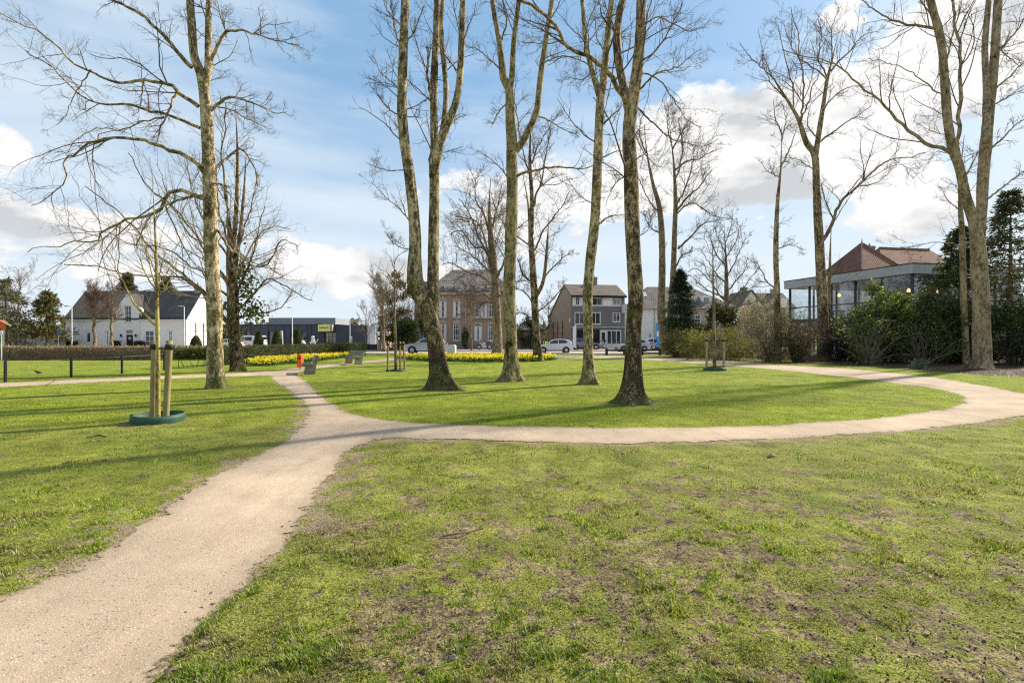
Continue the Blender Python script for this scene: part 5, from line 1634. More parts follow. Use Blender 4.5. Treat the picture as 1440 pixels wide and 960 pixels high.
pl = MB(); pl.box(-.03, gx0, -.05, -.003, 0, .4); pl.box(gx1, W + .03, -.05, -.003, 0, .4)
part('plinth', pl, M['mid_grey'], root)
for kx in ('w0', 'w00'): window(root, hs[kx], 0, 1, (.66,), fw=.09, curtain=True)
for kx in ('w1', 'w2'): window(root, hs[kx], 0, 2, (.33, .66), fw=.11, pane='pane', curtain=(kx == 'w2'))
window(root, hs['attic'], -.12, 2, (.4, .7), fw=.07)
d = hs['door_b']
m = MB(); m.box(d[0] + .1, d[1] - .1, -.02, .04, d[2], Z(470.5)); do = part('door', m, M['black_paint'], root)
m = MB(); m.lathe([(.16, -.08), (.2, -.05), (.16, -.03)], ((d[0] + d[1]) / 2, 0, 1.55), 14, axis='y'); part('wreath', m, M['stone'], do)
m = MB(); m.box(d[0], d[0] + .1, -.05, .06, d[2], d[3]); m.box(d[1] - .1, d[1], -.05, .06, d[2], d[3]); m.box(d[0], d[1], -.052, .062, Z(470.5), Z(469)); part('door_frame', m, M['white_frame'], root)
m = MB(); m.box(d[0] + .1, d[1] - .1, -.01, .01, Z(469), d[3]); part('fanlight', m, M['pane_bright'], root)
d = hs['door_w']
m = MB(); m.box(d[0], d[1], .08, .14, d[2], d[3]); do = part('door', m, M['white_frame'], root)
m = MB(); m.box(d[0] + .3, d[1] - .3, .06, .075, 1.15, d[3] - .35); part('pane', m, M['pane'], do)
for sx in (L(172.3), L(193)):
    m = MB(); m.box(sx - .04, sx + .04, -.28, -.13, Z(474), Z(473.2)); m.lathe([(.05, 0), (.11, .22), (.13, .26), (.03, .36)], (sx, -.3, Z(473.5)), 8)
    part('wall_lantern', m, M['black_paint'], root)
m = MB(); m.box(L(102), L(112), -.02, -.004, Z(470.6), Z(469)); part('street_name_plate', m, dirty('plate_blue', (.25, .27, .5), .5, .05, 1, bump=0), root)
for gxx in (.9, 2.6):                      # espalier on the gable wall
    m = MB(); m.tube([(W + .06, gxx + 1, 0), (W + .07, gxx + 1, 2), (W + .06, gxx + 1, 3.6)], .05, 6)
    for z in (1.2, 1.9, 2.6, 3.3): m.tube([(W + .07, gxx + .4, z), (W + .07, gxx + 1, z - .1), (W + .07, gxx + 1.6, z)], .025, 5)
    part('espalier', m, M['twig_red'], root)
dp = MB(); dp.tube([(W - .12, -.1, 0), (W - .12, -.1, ze - .1)], .05, 8); part('downpipe', dp, M['grey_metal'], root)

# ------------------------------------------------------------------ frosted glass screen and shelter fascia at the left edge
Ys = 63.0
root = thing('glass_screen', 'row of frosted greenish glass panels behind the beech hedge', 'screen', ((8 - CX) / F * Ys, Ys, 0))
n = 6
wd = (92 - 8) / F * Ys
M['frosted'] = dirty('frosted_glass', (.36, .40, .37), .35, .25, .35, 3, bump=0)
for i in range(n):
    m = MB(); m.box(wd * i / n + .05, wd * (i + 1) / n - .05, -.015, .015, .15, 1.75); part('panel', m, M['frosted'], root)
for i in range(n + 1):
    m = MB(); m.box(wd * i / n - .04, wd * i / n + .04, -.05, .05, -.05, 1.85); part('post', m, M['grey_metal'], root)
m = MB(); m.box(-.05, wd + .05, -.04, .04, 1.86, 1.93); part('rail', m, M['black_paint'], root)
Ys = 40.0
root = thing('shelter', 'small shelter with an orange fascia under a pitched white verge, at the left edge', 'shelter', ((0 - CX) / F * Ys, Ys, 0), rad(45))
m = MB(); m.prism([(-1.6, 0), (.33, 0), (.33, .66), (-1.6, .66)], 'y', 0, .12, M=Matrix.Translation((0, 0, 2.32)))
part('fascia', m, M['orange'], root)
m = MB(); slab(m, (-2.0, -.2, 4.3), (-2.0, 1.8, 4.3), (.62, 1.8, 2.52), (.62, -.2, 2.52), .06); part('roof', m, M['white_paint'], root)
for x in (-1.4, .2):
    for y in (.13, 1.6):
        m = MB(); m.box(x - .05, x + .05, y, y + .1, -.05, 3.05); part('post', m, M['grey_metal'], root)

# ------------------------------------------------------------------ dark blue-grey showroom
Yb = 80.0
X0 = (338 - CX) / F * Yb
root = house('showroom', 'low dark blue grey commercial building with a yellow sign', (X0, Yb, 0), 0, 'building')
L = lambda px: (px - CX) / F * Yb - X0
Z = lambda py: EYE + (HY - py) / F * Yb
mb = MB()
holes = [(L(345.5), L(352), .3, Z(466)), (L(377.5), L(384), 0.0, Z(466)), (L(388), L(398), .3, Z(466)), (L(424), L(432), .3, Z(465)), (L(456), L(472), 0.0, Z(466.5)), (L(409), L(417), .3, Z(466))]
wall_with_holes(mb, 0, L(516), 0, Z(457), 0, holes, .5)
mb.box(-.01, L(516), .6, 14, 0, Z(457) - .02)
part('wall', mb, M['blue_grey'], root)
m = MB(); m.box(-.1, L(478), -.08, 14.2, Z(457), Z(456)); part('roof_edge', m, M['black_paint'], root)
for px in (340, 352.5, 366, 377, 387, 400, 408, 418, 432, 438):
    m = MB(); m.box(L(px) - .04, L(px) + .04, -.06, -.004, 0, Z(457.6)); part('pilaster', m, dirty('seam', (.035, .04, .055), .6, .1, 1, bump=0) if 'seam' not in bpy.data.materials else bpy.data.materials['seam'], root)
for h in holes[:4] + holes[5:]: window(root, h, 0, 1, (), 'black_paint', 'pane', .06, .2, False)
window(root, holes[4], 0, 3, (.35, .7), 'dark_wood', 'pane_bright', .1, .3, False)
m = MB(); m.box(L(352), L(453), 6, 13.9, Z(457) + .02, Z(444.6)); part('upper_storey', m, M['mid_grey'], root)
for px in (517, 521, 525, 530):
    m = MB(); m.box(L(px) - .22, L(px) + .22, .2, .6, 0, Z(456.5) + .4 * math.sin(px)); part('pillar', m, M['white_frame'], root)
m = MB(); m.box(L(424), L(433), 5.9, 5.98, Z(456.5), Z(453.5)); part('roof_hatch', m, M['dark_wood'], root)
sg = MB(); sg.box(L(450.5), L(467), -1.0, -.05, Z(466), Z(456.2)); so = part('sign', sg, dirty('sign_yellow', (.78, .70, .22), .5, .04, 1, bump=0), root)
sb = MB(); sb.box(L(467), L(470), -.98, -.06, Z(465.8), Z(456.4)); part('sign_side', sb, M['concrete'], so)


def lettering(text, size, loc, mat, parent, rz=0.0, name='lettering', depth=.01):
    c = bpy.data.curves.new(name, 'FONT'); c.body = text; c.size = size; c.extrude = depth; c.align_x = 'CENTER'; c.align_y = 'CENTER'
    o = bpy.data.objects.new(name, c); COL.objects.link(o)
    dg = bpy.context.evaluated_depsgraph_get()
    me = bpy.data.meshes.new_from_object(o.evaluated_get(dg))
    bpy.data.objects.remove(o)
    me.materials.clear(); me.materials.append(mat)
    o = bpy.data.objects.new(name, me); COL.objects.link(o)
    o.location = loc; o.rotation_euler = (PI / 2, 0, rz); o.parent = parent
    return o


lettering('wellantia', .42, (L(458.7), -1.012, Z(460.6)), M['dark_wood'], so)

# ------------------------------------------------------------------ orange brick hall, pier and gate
Yo = 112.0
X0 = (497 - CX) / F * Yo
root = house('brick_hall', 'distant orange brick hall with a long grey roof and window band', (X0, Yo, 0), 0, 'building')
L = lambda px: (px - CX) / F * Yo - X0
Z = lambda py: EYE + (HY - py) / F * Yo
mb = MB(); wall_with_holes(mb, 0, L(546), 0, Z(463), 0, [(L(499), L(514), Z(474), Z(466))], .3); mb.box(0, L(546), .5, 16, 0, Z(463) - .05)
part('wall', mb, M['orange_brick'], root)
window(root, (L(499), L(514), Z(474), Z(466)), 0, 6, (), 'white_frame', 'pane', .12, .15, False)
m = MB(); hip_roof(m, 0, L(546), 0, 16, Z(463), Z(452), 3, L(546) - 3, 8); part('roof', m, M['grey_tile'], root)
Yo = 66
root = thing('gate_pier', 'square brown brick pier with a flat cap at the end of the dark gate', 'pier', ((533.5 - CX) / F * Yo, Yo, 0))
m = MB(); m.box(-.2, .2, -.2, .2, -.05, 1.35); part('shaft', m, M['brick'], root)
m = MB(); m.box(-.26, .26, -.26, .26, 1.352, 1.44); part('cap', m, M['stone'], root)
root = thing('gate', 'low dark solid gate between green hedge and brick pier', 'gate', ((507 - CX) / F * Yo, Yo, 0))
m = MB(); m.box(0, 2.1, -.03, .03, .05, .78); part('panel', m, M['dark_wood'], root)
for x in (-.02, 1.03, 2.08):
    m = MB(); m.box(x, x + .06, -.06, .06, -.05, .86); part('post', m, M['black_paint'], root)

# ------------------------------------------------------------------ brick villa
Yv = 70.0
X0 = (604 - CX) / F * Yv
root = house('brick_villa', 'large brown brick villa with hipped roof, dormers and white framed windows', (X0, Yv, 0), 0, 'villa')
L = lambda px: (px - CX) / F * Yv - X0
Z = lambda py: EYE + (HY - py) / F * Yv
W = L(713); ze = Z(411.5); D = 12
rows_up = [(L(617.5), L(628), Z(446.5), Z(423)), (L(637), L(647.5), Z(446.5), Z(423)), (L(667.5), L(674), Z(446), Z(427.5)), (L(676), L(685), Z(446), Z(427.5)), (L(687), L(694.5), Z(446), Z(427.5))]
rows_lo = [(L(617.5), L(628), Z(479), Z(455)), (L(637), L(647.5), Z(479), Z(455)), (L(667), L(677.5), Z(479), Z(458)), (L(686), L(696), Z(479), Z(458))]
mb = MB(); wall_with_holes(mb, 0, W, .9, ze, 0, rows_up + rows_lo, .3)
mb.add([(0, 0, .9), (0, 0, ze), (0, D, ze), (0, D, .9)], [(0, 1, 2, 3)]); mb.add([(W, 0, .9), (W, D, .9), (W, D, ze), (W, 0, ze)], [(0, 1, 2, 3)])
mb.add([(0, D, 0), (0, D, ze), (W, D, ze), (W, D, 0)], [(0, 1, 2, 3)])
for x in (L(605.5), L(632.3), L(652), L(711)): mb.box(x - .3, x + .3, -.1, -.004, .9, ze - .35)
part('wall', mb, M['brick'], root)
m = MB(); m.box(-.06, W + .06, -.06, D, -.1, .9); part('plinth', m, M['dull_brick'], root)
m = MB(); m.box(-.25, W + .25, -.35, -.004, ze - .3, ze + .05); m.box(-.35, W + .35, -.5, -.004, ze + .052, ze + .2); part('cornice', m, M['stone'], root)
for i, h in enumerate(rows_up): window(root, h, 0, 2 if i > 1 else 3, (.35, .72) if i < 2 else (.6,), fw=.1, curtain=(i in (0, 1, 3)), pane='pane')
for i, h in enumerate(rows_lo):
    w_ = window(root, h, 0, 3, (.3, .7, .85), fw=.11, curtain=(i in (0, 2)))
    if i > 1:                                # round heads over the two right-hand ground floor windows
        a, b, c, d = h
        m = MB(); cx_, R_ = (a + b) / 2, (b - a) / 2
        arc = [(cx_ + R_ * math.cos(t), d + R_ * .8 * math.sin(t)) for t in np.linspace(0, PI, 12)]
        m.prism(arc, 'y', -.03, -.004)
        ho = part('arched_head', m, M['pane'], w_)
        m = MB()
        m.tube([(x, -.03, z) for x, z in arc], .06, 6)
        for t in (.35, .65): m.bar((a + (b - a) * t, -.035, d), (a + (b - a) * t, -.035, d + R_ * .7), .05)
        part('arched_frame', m, M['white_frame'], w_)
for h in rows_up[:2] + rows_lo[:2]:
    m = MB(); cx_ = (h[0] + h[1]) / 2
    m.prism([(cx_ - .6, h[3] + .12), (cx_ + .6, h[3] + .12), (cx_ + .45, h[3] + .34), (cx_ + .14, h[3] + .42), (cx_ - .14, h[3] + .42), (cx_ - .45, h[3] + .34)], 'y', -.05, -.006); m.box(cx_ - .13, cx_ + .13, -.1, -.05, h[3] + .12, h[3] + .6)
    part('lintel', m, M['brick'] if False else M['stone'], root)
m = MB(); m.box(L(666), L(696), -.5, -.02, Z(447.5), Z(446.2)); part('balcony_ledge', m, M['stone'], root)
m = MB(); hip_roof(m, 0, W, 0, D, ze + .2, Z(371), L(629) , L(690), 6, .5)
rf = part('roof', m, M['grey_tile'], root)
for px in (629, 645, 673, 690):
    d = MB(); xa, xb = L(px - 5), L(px + 5)
    d.box(xa, xb, .25, 2.6, ze + .25, Z(401.5)); d.box(xa - .15, xb + .15, .1, 2.8, Z(401.5), Z(400.5))
    do = part('dormer', d, M['white_frame'], rf)
    window(do, (xa + .12, xb - .12, ze + .55, Z(402.2)), .2, 3, (.6,), fw=.06, set_in=.0, sill=False)
m = MB(); m.lathe([(.1, 0), (.03, .6), (.12, .8), (.02, 1.7)], (L(629), 6, Z(371)), 8); part('finial', m, M['grey_metal'], rf)
dp = MB(); dp.tube([(L(655), -.2, .3), (L(655), -.2, ze - .3)], .07, 8); part('downpipe', dp, M['stone'], root)
# set-back left wing with the entrance
wg = MB(); wg.box(L(573), -.02, 5.0, D, -.05, Z(418)); wi = part('wing', wg, M['brick'], root)
m = MB(); m.box(L(571.5), 0.0, 4.6, 4.98, Z(418), Z(414.5)); part('wing_cornice', m, M['white_frame'], wi)
m = MB(); hip_roof(m, L(573), 1.5, 5.0, D, Z(414.5), Z(386), L(580), 1.5, 8.5, .4); part('wing_roof', m, M['slate'], wi)
pc = MB(); pc.box(L(576), L(600), 2.5, 4.99, -.05, Z(455)); pc = part('porch', pc, M['brick'], root)
m = MB(); m.box(L(574), L(602), 2.3, 4.98, Z(455), Z(452.5)); part('porch_cornice', m, M['white_frame'], pc)
m = MB(); m.box(L(590.5), L(600.5), 2.4, 2.49, .1, Z(457)); fo = part('door_frame', m, M['white_frame'], pc)
m = MB(); m.box(L(592.5), L(598.5), 2.36, 2.395, .1, Z(461)); part('door', m, M['black_paint'], fo)
for px in (578, 587):
    m = MB(); m.lathe([(.2, 0), (.16, .2), (.15, Z(458) - .3), (.22, Z(456))], (L(px), 2.2, 0), 12); part('column', m, M['white_frame'], pc)

# low annexe between villa and shop house
Ya = 82.0
X0 = (722 - CX) / F * Ya
root = house('annexe', 'low brick annexe with slate roof, between the villa and the grey shop house', (X0, Ya, 0), 0, 'outbuilding')
L = lambda px: (px - CX) / F * Ya - X0
Z = lambda py: EYE + (HY - py) / F * Ya
m = MB(); m.box(0, L(764), 0, 7, -.05, Z(464)); part('wall', m, M['dull_brick'], root)
m = MB(); hip_roof(m, 0, L(764), 0, 7, Z(464), Z(453.5), 1.5, L(764) - 1.5, 3.5); rf = part('roof', m, M['slate'], root)
chimney(rf, L(743), 4, Z(454.5), Z(443), .6, .6, 'dull_brick', 1)
m = MB(); m.box(-.1, L(764) + .1, -.1, -.004, Z(465), Z(463.4)); part('gutter', m, M['white_frame'], root)
root = thing('iron_fence', 'black railing with close upright bars, before the low annexe', 'fence', ((729 - CX) / F * 67.0, 67.0, 0))
m = MB()
wl = (766 - 729) / F * 67
for i in range(36): m.box(wl * i / 36, wl * i / 36 + .03, -.015, .015, .05, 1.0)
m.box(0, wl, -.03, -.016, .85, .9); m.box(0, wl, -.03, -.016, .12, .17)
part('bars', m, M['black_paint'], root)
for x in (0, wl / 2, wl):
    m = MB(); m.box(x - .05, x + .05, -.05, .05, -.05, 1.15); part('post', m, M['black_paint'], root)

# ------------------------------------------------------------------ grey shop house
Yg = 72.0
rz = rad(9)
X0 = (803 - CX) / F * Yg
root = house('shop_house', 'dark grey three storey shop house with tiled roof and white windows', (X0, Yg, 0), rz, 'house')
s_ = 1 / math.cos(rz)
def L(px):                                   # where the line of sight through px meets the turned front
    t = (px - CX) / F
    return (t * Yg - X0) / (math.cos(rz) - t * math.sin(rz))
Z = lambda py, px=803: EYE + (HY - py) / F * (Yg + L(px) * math.sin(rz))
W = L(878.5); ze = Z(414.5); D = 13.5; zr = 9.35; yr = 3.6; zb = 5.0
h3 = [(L(805), L(820), Z(429), Z(417)), (L(833), L(847), Z(429), Z(418)), (L(861), L(874), Z(429), Z(418.5))]
h2 = [(L(808), L(845), Z(456), Z(438.5)), (L(861.5), L(872.5), Z(452.5), Z(438.8))]
h1 = [(L(805), L(843), .15, Z(463.5)), (L(844), L(874), .15, Z(463.5))]
mb = MB(); wall_with_holes(mb, 0, W, 0, ze, 0, h3 + h2 + h1, .35)
mb.add([(W, 0, 0), (W, D, 0), (W, D, zb), (W, yr, zr), (W, 0, ze)], [(0, 1, 2, 3, 4)])
part('wall', mb, M['grey_paint'], root)
mb = MB(); mb.add([(0, 0, 0), (0, D, 0), (0, D, zb), (0, yr, zr), (0, 0, ze)], [(4, 3, 2, 1, 0)]); mb.add([(W, D, 0), (0, D, 0), (0, D, zb), (W, D, zb)], [(0, 1, 2, 3)])
part('side_wall', mb, M['dull_brick'], root)
m = MB(); gable_roof(m, 0, W, 0, D, ze, zr, yr, zb, .45); rf = part('roof', m, M['brown_tile'], root)
chimney(rf, L(847.5), yr + .3, zr - .3, zr + 1.3, .75, .75, 'dull_brick', 1)
m = MB(); m.box(-.1, W + .1, -.62, -.45, ze - .35, ze - .15); part('gutter', m, M['black_paint'], root)
m = MB(); m.box(L(847.2), L(860.8), -.03, -.004, Z(429), Z(418)); part('white_panel', m, M['white_frame'], root)
m = MB(); m.box(L(804.7), L(874.3), -.04, -.004, Z(429.9), Z(429.1)); m.box(L(804.7), L(874.3), -.04, -.004, Z(416.8), Z(416)); part('window_band', m, M['white_frame'], root)
window(root, h3[0], 0, 2, (), fw=.09, sill=False, curtain=True); window(root, h3[1], 0, 2, (), fw=.09, sill=False); window(root, h3[2], 0, 2, (), fw=.12, sill=False, pane='pane_bright')
window(root, h2[0], 0, 5, (), fw=.13); window(root, h2[1], 0, 2, (.7,), fw=.13)
m = MB(); m.box(-.1, W + .1, -.25, -.004, Z(460.6), Z(459)); part('canopy_ledge', m, M['stone'], root)
m = MB(); m.box(0.05, W - .05, 2.6, 2.7, .1, Z(463.5)); part('shop_back_wall', m, M['dark_wood'], root)
a, b, c, d = h1[1]
fo = window(root, (L(853), L(874), .15, d), 0, 3, (.18,), fw=.16, sill=False, name='shop_window', pane='pane')
m = MB(); m.box(L(844), L(852.6), .06, .14, c, d); m.box(L(853), L(874), -.02, -.004, .02, .75); part('shop_front', m, M['white_frame'], root)
m = MB(); m.box(L(846.3), L(851), .03, .058, c, Z(467)); part('door', m, M['pane'], root)
window(root, (L(806), L(842), .15, d), 0, 4, (), 'dark_wood', 'pane', .1, .25, False, name='shop_window')
sg = MB(); sg.box(W - .35, W - .27, -1.1, -.1, Z(441, 876), Z(427.5, 876)); sg.box(W - .5, W - .12, -1.1, -.12, Z(440.5, 876), Z(428, 876)); so = part('hanging_sign', sg, M['pale_metal'], root)
m = MB(); m.box(W - .52, W - .5, -1.05, -.64, Z(440, 876), Z(428.6, 876)); m.box(W - .52, W - .5, -.58, -.17, Z(440, 876), Z(428.6, 876)); part('sign_panel', m, M['white_frame'], so)
m = MB(); m.box(-.09, -.004, .3, .6, Z(453), Z(447)); part('wall_lamp', m, M['white_frame'], root)
for y in (4.5, 7.5, 10):
    m = MB(); m.tube([(-.08, y, 0), (-.1, y + .1, 2), (-.08, y, 4.2)], .06, 6)
    for z in (1.3, 2.2, 3.1): m.tube([(-.1, y - .8, z + .2), (-.1, y, z), (-.1, y + .8, z + .3)], .03, 5)
    part('espalier', m, M['twig_red'], root)

# ------------------------------------------------------------------ white hipped house behind the double stemmed tree
Yw = 75.0
X0 = (893 - CX) / F * Yw
root = house('white_house', 'white walled house with a broad dark hipped roof and skylights, behind the blue flag', (X0, Yw, 0))
L = lambda px: (px - CX) / F * Yw - X0
Z = lambda py: EYE + (HY - py) / F * Yw
W = L(1034); ze = Z(433)
holes = [(L(977), L(986), Z(454), Z(442)), (L(912), L(917), 1.1, Z(468)), (L(926), L(934), .9, Z(466)), (L(996), L(1006), Z(455), Z(442))]
mb = MB(); wall_with_holes(mb, 0, L(945), 0, ze, 0, [h for h in holes[1:3]], .25); mb.add([(0, 0, 0), (0, 0, ze), (0, 9, ze), (0, 9, 0)], [(0, 1, 2, 3)])
mb.add([(0, 9, 0), (0, 9, ze), (W, 9, ze), (W, 9, 0)], [(0, 1, 2, 3)])
part('wall', mb, M['white_render'], root)
mb = MB(); wall_with_holes(mb, L(945), W, 0, ze, .0, [holes[0], holes[3]], .25); mb.add([(W, 0, 0), (W, 9, 0), (W, 9, ze), (W, 0, ze)], [(0, 1, 2, 3)])
part('side_wall', mb, dirty('pinkish_render', (.5, .42, .37), .9, .12, .8), root)
for h in holes: window(root, h, 0, 2, (.5,), fw=.14)
m = MB(); hip_roof(m, 0, W, 0, 9, ze, Z(399), L(921), L(985), 4.5, .4); rf = part('roof', m, M['grey_tile'], root)
for px, py in ((908, 414), (913, 412)):
    u = (py - 433) / (399 - 433)
    xa = L(px)
    m = MB(); y_ = u * 4.9 - .4; z_ = ze + (Z(399) - ze) * u
    slab(m, (xa - .35, y_ - .5, z_ - .35 + .06), (xa + .25, y_ - .5, z_ - .35 + .06), (xa + .25, y_ + .5, z_ + .4 + .06), (xa - .35, y_ + .5, z_ + .4 + .06), .05)
    part('skylight', m, M['pale_metal'], rf)
m = MB(); m.box(L(990), L(1003), 1.0, 3.6, ze + .1, Z(415)); do = part('dormer', m, M['white_frame'], rf)
window(do, (L(992), L(1001), ze + .9, Z(417)), 1.0, 2, (.5,), fw=.1, set_in=-.04, sill=False)
m = MB(); m.box(-.3, W + .3, -.55, -.41, ze - .12, ze + .02); part('gutter', m, M['stone'], root)
dp = MB(); dp.tube([(L(920), -.1, 0), (L(920), -.1, ze)], .06, 8); part('downpipe', dp, M['grey_metal'], root)

# white gabled cottage
Yc = 88.0
X0 = (1036 - CX) / F * Yc
root = house('cottage', 'white gabled cottage with brown roof and two end chimneys, beyond the beige shrubs', (X0, Yc, 0))
L = lambda px: (px - CX) / F * Yc - X0
Z = lambda py: EYE + (HY - py) / F * Yc
m = MB(); x0, x1, xm = 0, L(1078), L(1056)
m.add([(x0, 0, 0), (x1, 0, 0), (x1, 0, Z(437)), (xm, 0, Z(409)), (x0, 0, Z(437))], [(0, 1, 2, 3, 4)])
m.add([(x0, 0, 0), (x0, 0, Z(437)), (x0, 8, Z(437)), (x0, 8, 0)], [(0, 1, 2, 3)])
m.box(x1 - .2, L(1124), 1.5, 8, 0, Z(432))
part('wall', m, M['white_render'], root)
m = MB()
slab(m, (x0 - .2, -.25, Z(438)), (x0 - .2, 8, Z(438)), (xm, 8, Z(408)), (xm, -.25, Z(408)), .15)
slab(m, (x1 + .2, 8, Z(438)), (x1 + .2, -.25, Z(438)), (xm, -.25, Z(408) + .004), (xm, 8, Z(408) + .004), .15)
slab(m, (xm + 1.0, 1.0, Z(433)), (L(1126), 1.0, Z(433)), (L(1122), 5, Z(408.5)), (xm, 5, Z(408.5)), .15)
slab(m, (L(1126), 9, Z(433)), (xm, 9, Z(433)), (xm, 5, Z(408.4)), (L(1122), 5, Z(408.4)), .15)
rf = part('roof', m, M['brown_tile'], root)
chimney(rf, L(1055), 2.5, Z(410), Z(402), .9, .8, 'dull_brick', 1); chimney(rf, L(1109), 5, Z(411), Z(403), .9, .8, 'dull_brick', 1)
m = MB(); m.box(L(1101), L(1110), .7, 2.6, Z(432), Z(419)); part('dormer', m, M['white_frame'], rf)
window(root, (L(1050), L(1056), Z(430), Z(422)), 0, 2, (.5,), fw=.12, set_in=-.02, sill=False)

# ------------------------------------------------------------------ big house with red roofs behind the pavilion
root = house('red_roof_house', 'white house with a steep red tiled pyramid roof, behind the glass pavilion', (41, 60, 0), rad(10.7))
ZR = lambda py, Y: EYE + (HY - py) / F * Y
hw, ze, zp = 2.7, ZR(380, 57), ZR(341, 60)
m = MB(); m.box(-hw, hw, -hw, hw, 0, ze - .35); m.box(hw + .02, 15, -.5, 8, 0, ze - .3); part('wall', m, M['white_paint'], root)
m = MB(); m.box(-hw - .2, hw + .2, -hw - .2, hw + .2, ze - .35, ze - .02); part('cornice', m, M['white_frame'], root)
m = MB(); hip_roof(m, -hw, hw, -hw, hw, ze, zp, -.05, .05, 0, .35); rf = part('roof', m, M['red_tile'], root)
e = hw + .36
m = MB()
for sx, sy in ((-1, -1), (1, -1), (-1, 1)): m.bar((sx * .1, sy * .1, zp - .08), (sx * e, sy * e, ze + .03), .13, .07)
m.lathe([(.12, -.1), (.05, .2), (.02, .5)], (0, 0, zp), 8)
part('ridge_tiles', m, dirty('ridge_tile_clay', (.36, .22, .16), .8, .2, 2), rf)
m = MB(); hip_roof(m, hw + .1, 15, -.5, 8, ze - .2, zp + .25, hw + 3.6, 14, 3.75, .35); rf = part('roof', m, M['red_tile'], root)
chimney(rf, hw + 1.8, 3.4, ze + .4, zp + .3, .9, .8, 'dull_brick', 1)
m = MB(); m.bar((hw + 3.6, 3.75, zp + .3), (14, 3.75, zp + .3), .2, .1); part('ridge_tiles', m, bpy.data.materials['ridge_tile_clay'], rf)

# ------------------------------------------------------------------ glass pavilion
Yp = 38.0
cx0 = at(1282, 475, Yp)
root = house('glass_pavilion', 'modern glass pavilion with flat grey roof above the laurels', (cx0[0], Yp, 0), rad(13.2), 'pavilion')
Z = lambda py: EYE + (HY - py) / F * Yp
zt, zb_, Lp, Wp = Z(371.5), Z(385), 12.0, 11.0
m = MB(); m.box(-.35, Wp, -.35, Lp + .3, zb_, zt); part('roof', m, dirty('zinc_fascia', (.44, .45, .45), .5, .12, .7, metal=.1, bump=0), root)
m = MB(); m.box(-.4, Wp + .05, -.4, Lp + .35, zt + .003, zt + .06); part('roof_edge', m, M['black_paint'], root)
M['clear_glass'] = clear_glass('clear_glass')
fl = 3.3
m = MB(); m.box(.02, Wp, .02, Lp, fl - .3, fl); part('upper_floor', m, M['mid_grey'], root)
m = MB(); m.box(.02, Wp, .02, Lp, -.05, .15); part('ground_floor', m, M['concrete'], root)
m = MB(); m.box(Wp - .1, Wp, .1, Lp, .15, zb_); part('back_wall', m, dirty('interior_wall', (.62, .58, .5), .8, .12, 1), root)
for i in range(5):
    x = .08 + (Wp - .2) * i / 4
    m = MB(); m.box(x - .06, x + .06, Lp - .1, Lp + .04, .0, zb_); part('mullion', m, M['blue_grey'], root)
m = MB(); m.box(5.2, 7.6, 6.0, 6.2, fl, zb_ - .6); part('partition', m, M['dark_wood'], root)
nb = 5
for i in range(nb + 1):
    y = Lp * i / nb
    m = MB(); m.box(-.02, .14, y - .07, y + .07, .0, zb_); part('mullion', m, M['blue_grey'], root)
for i in range(1, 4):
    x = Wp * i / 4
    m = MB(); m.box(x - .06, x + .06, -.02, .12, .0, zb_); part('mullion', m, M['blue_grey'], root)
for z in (fl - .25, Z(421.5)):
    m = MB(); m.box(-.015, .1, .08, Lp - .08, z, z + (.3 if z < fl else .1)); m.box(.08, Wp, -.015, .1, z, z + (.3 if z < fl else .1)); part('transom', m, M['blue_grey'], root)
for i in range(nb):
    m = MB(); m.box(.05, .07, Lp * i / nb + .08, Lp * (i + 1) / nb - .08, .1, zb_ - .01); part('glass_pane', m, M['clear_glass'], root)
for i in range(4):
    m = MB(); m.box(Wp * i / 4 + .08, Wp * (i + 1) / 4 - .08, .05, .07, .1, zb_ - .01); part('glass_pane', m, M['clear_glass'], root)
k = NT('lamp_glow'); M['lamp_glow'] = k.out((1, .8, .5), .5, emis=(1, .62, .28), estr=1.2)
for (x, y, z) in ((1.7, 1.6, Z(406)), (4.9, 1.8, Z(406)), (1.2, 7.5, Z(404)), (1.4, 10, Z(404))):
    m = MB(); m.lathe([(.03, .22), (.08, .15), (.13, .04), (.11, -.06), (.02, -.1)], (x, y, z), 12); lo = part('pendant_lamp', m, M['lamp_glow'], root)
    m = MB(); m.tube([(x, y, z + .25), (x, y, zb_)], .012, 5); part('cord', m, M['black_paint'], lo)
for (x, y) in ((2, 2.6), (4.6, 2.6), (2, 8)):
    m = MB(); m.box(x - .6, x + .6, y - .5, y + .5, fl + .72, fl + .76)
    for sx in (-.5, .5):
        for sy in (-.4, .4): m.box(x + sx - .03, x + sx + .03, y + sy - .03, y + sy + .03, fl, fl + .72)
    part('dining_table', m, M['stake_wood'], root)
m = MB(); m.box(5.6, 7.4, .5, 2.0, zt + .07, zt + .95); ac = part('roof_unit', m, M['white_frame'], root)
m = MB(); m.box(5.9, 7.2, .46, .498, zt + .2, zt + .8); part('vent', m, M['grey_metal'], ac)
# ------------------------------------------------------------------ vehicles
def car_paint(name, c, metal=.0):
    k = NT(name)
    b = k.n('ShaderNodeBsdfPrincipled')
    k.set(b.inputs['Base Color'], k.mix(k.noise(3, k.pos(), 2), tuple(x * .9 for x in c), c)); b.inputs['Roughness'].default_value = .32; b.inputs['Metallic'].default_value = metal
    b.inputs['Coat Weight'].default_value = .6; b.inputs['Coat Roughness'].default_value = .06
    return k.surface(b.outputs[0])


M['car_glass'] = glass_mat('car_glass', (.02, .024, .03))
M['tail_red'] = dirty('tail_light_red', (.5, .03, .02), .25, .1, 5, bump=0)
M['lens'] = dirty('headlight_lens', (.6, .62, .64), .12, .1, 5, bump=0)
M['rim'] = dirty('wheel_rim', (.42, .43, .44), .35, .1, 6, metal=.5, bump=0)


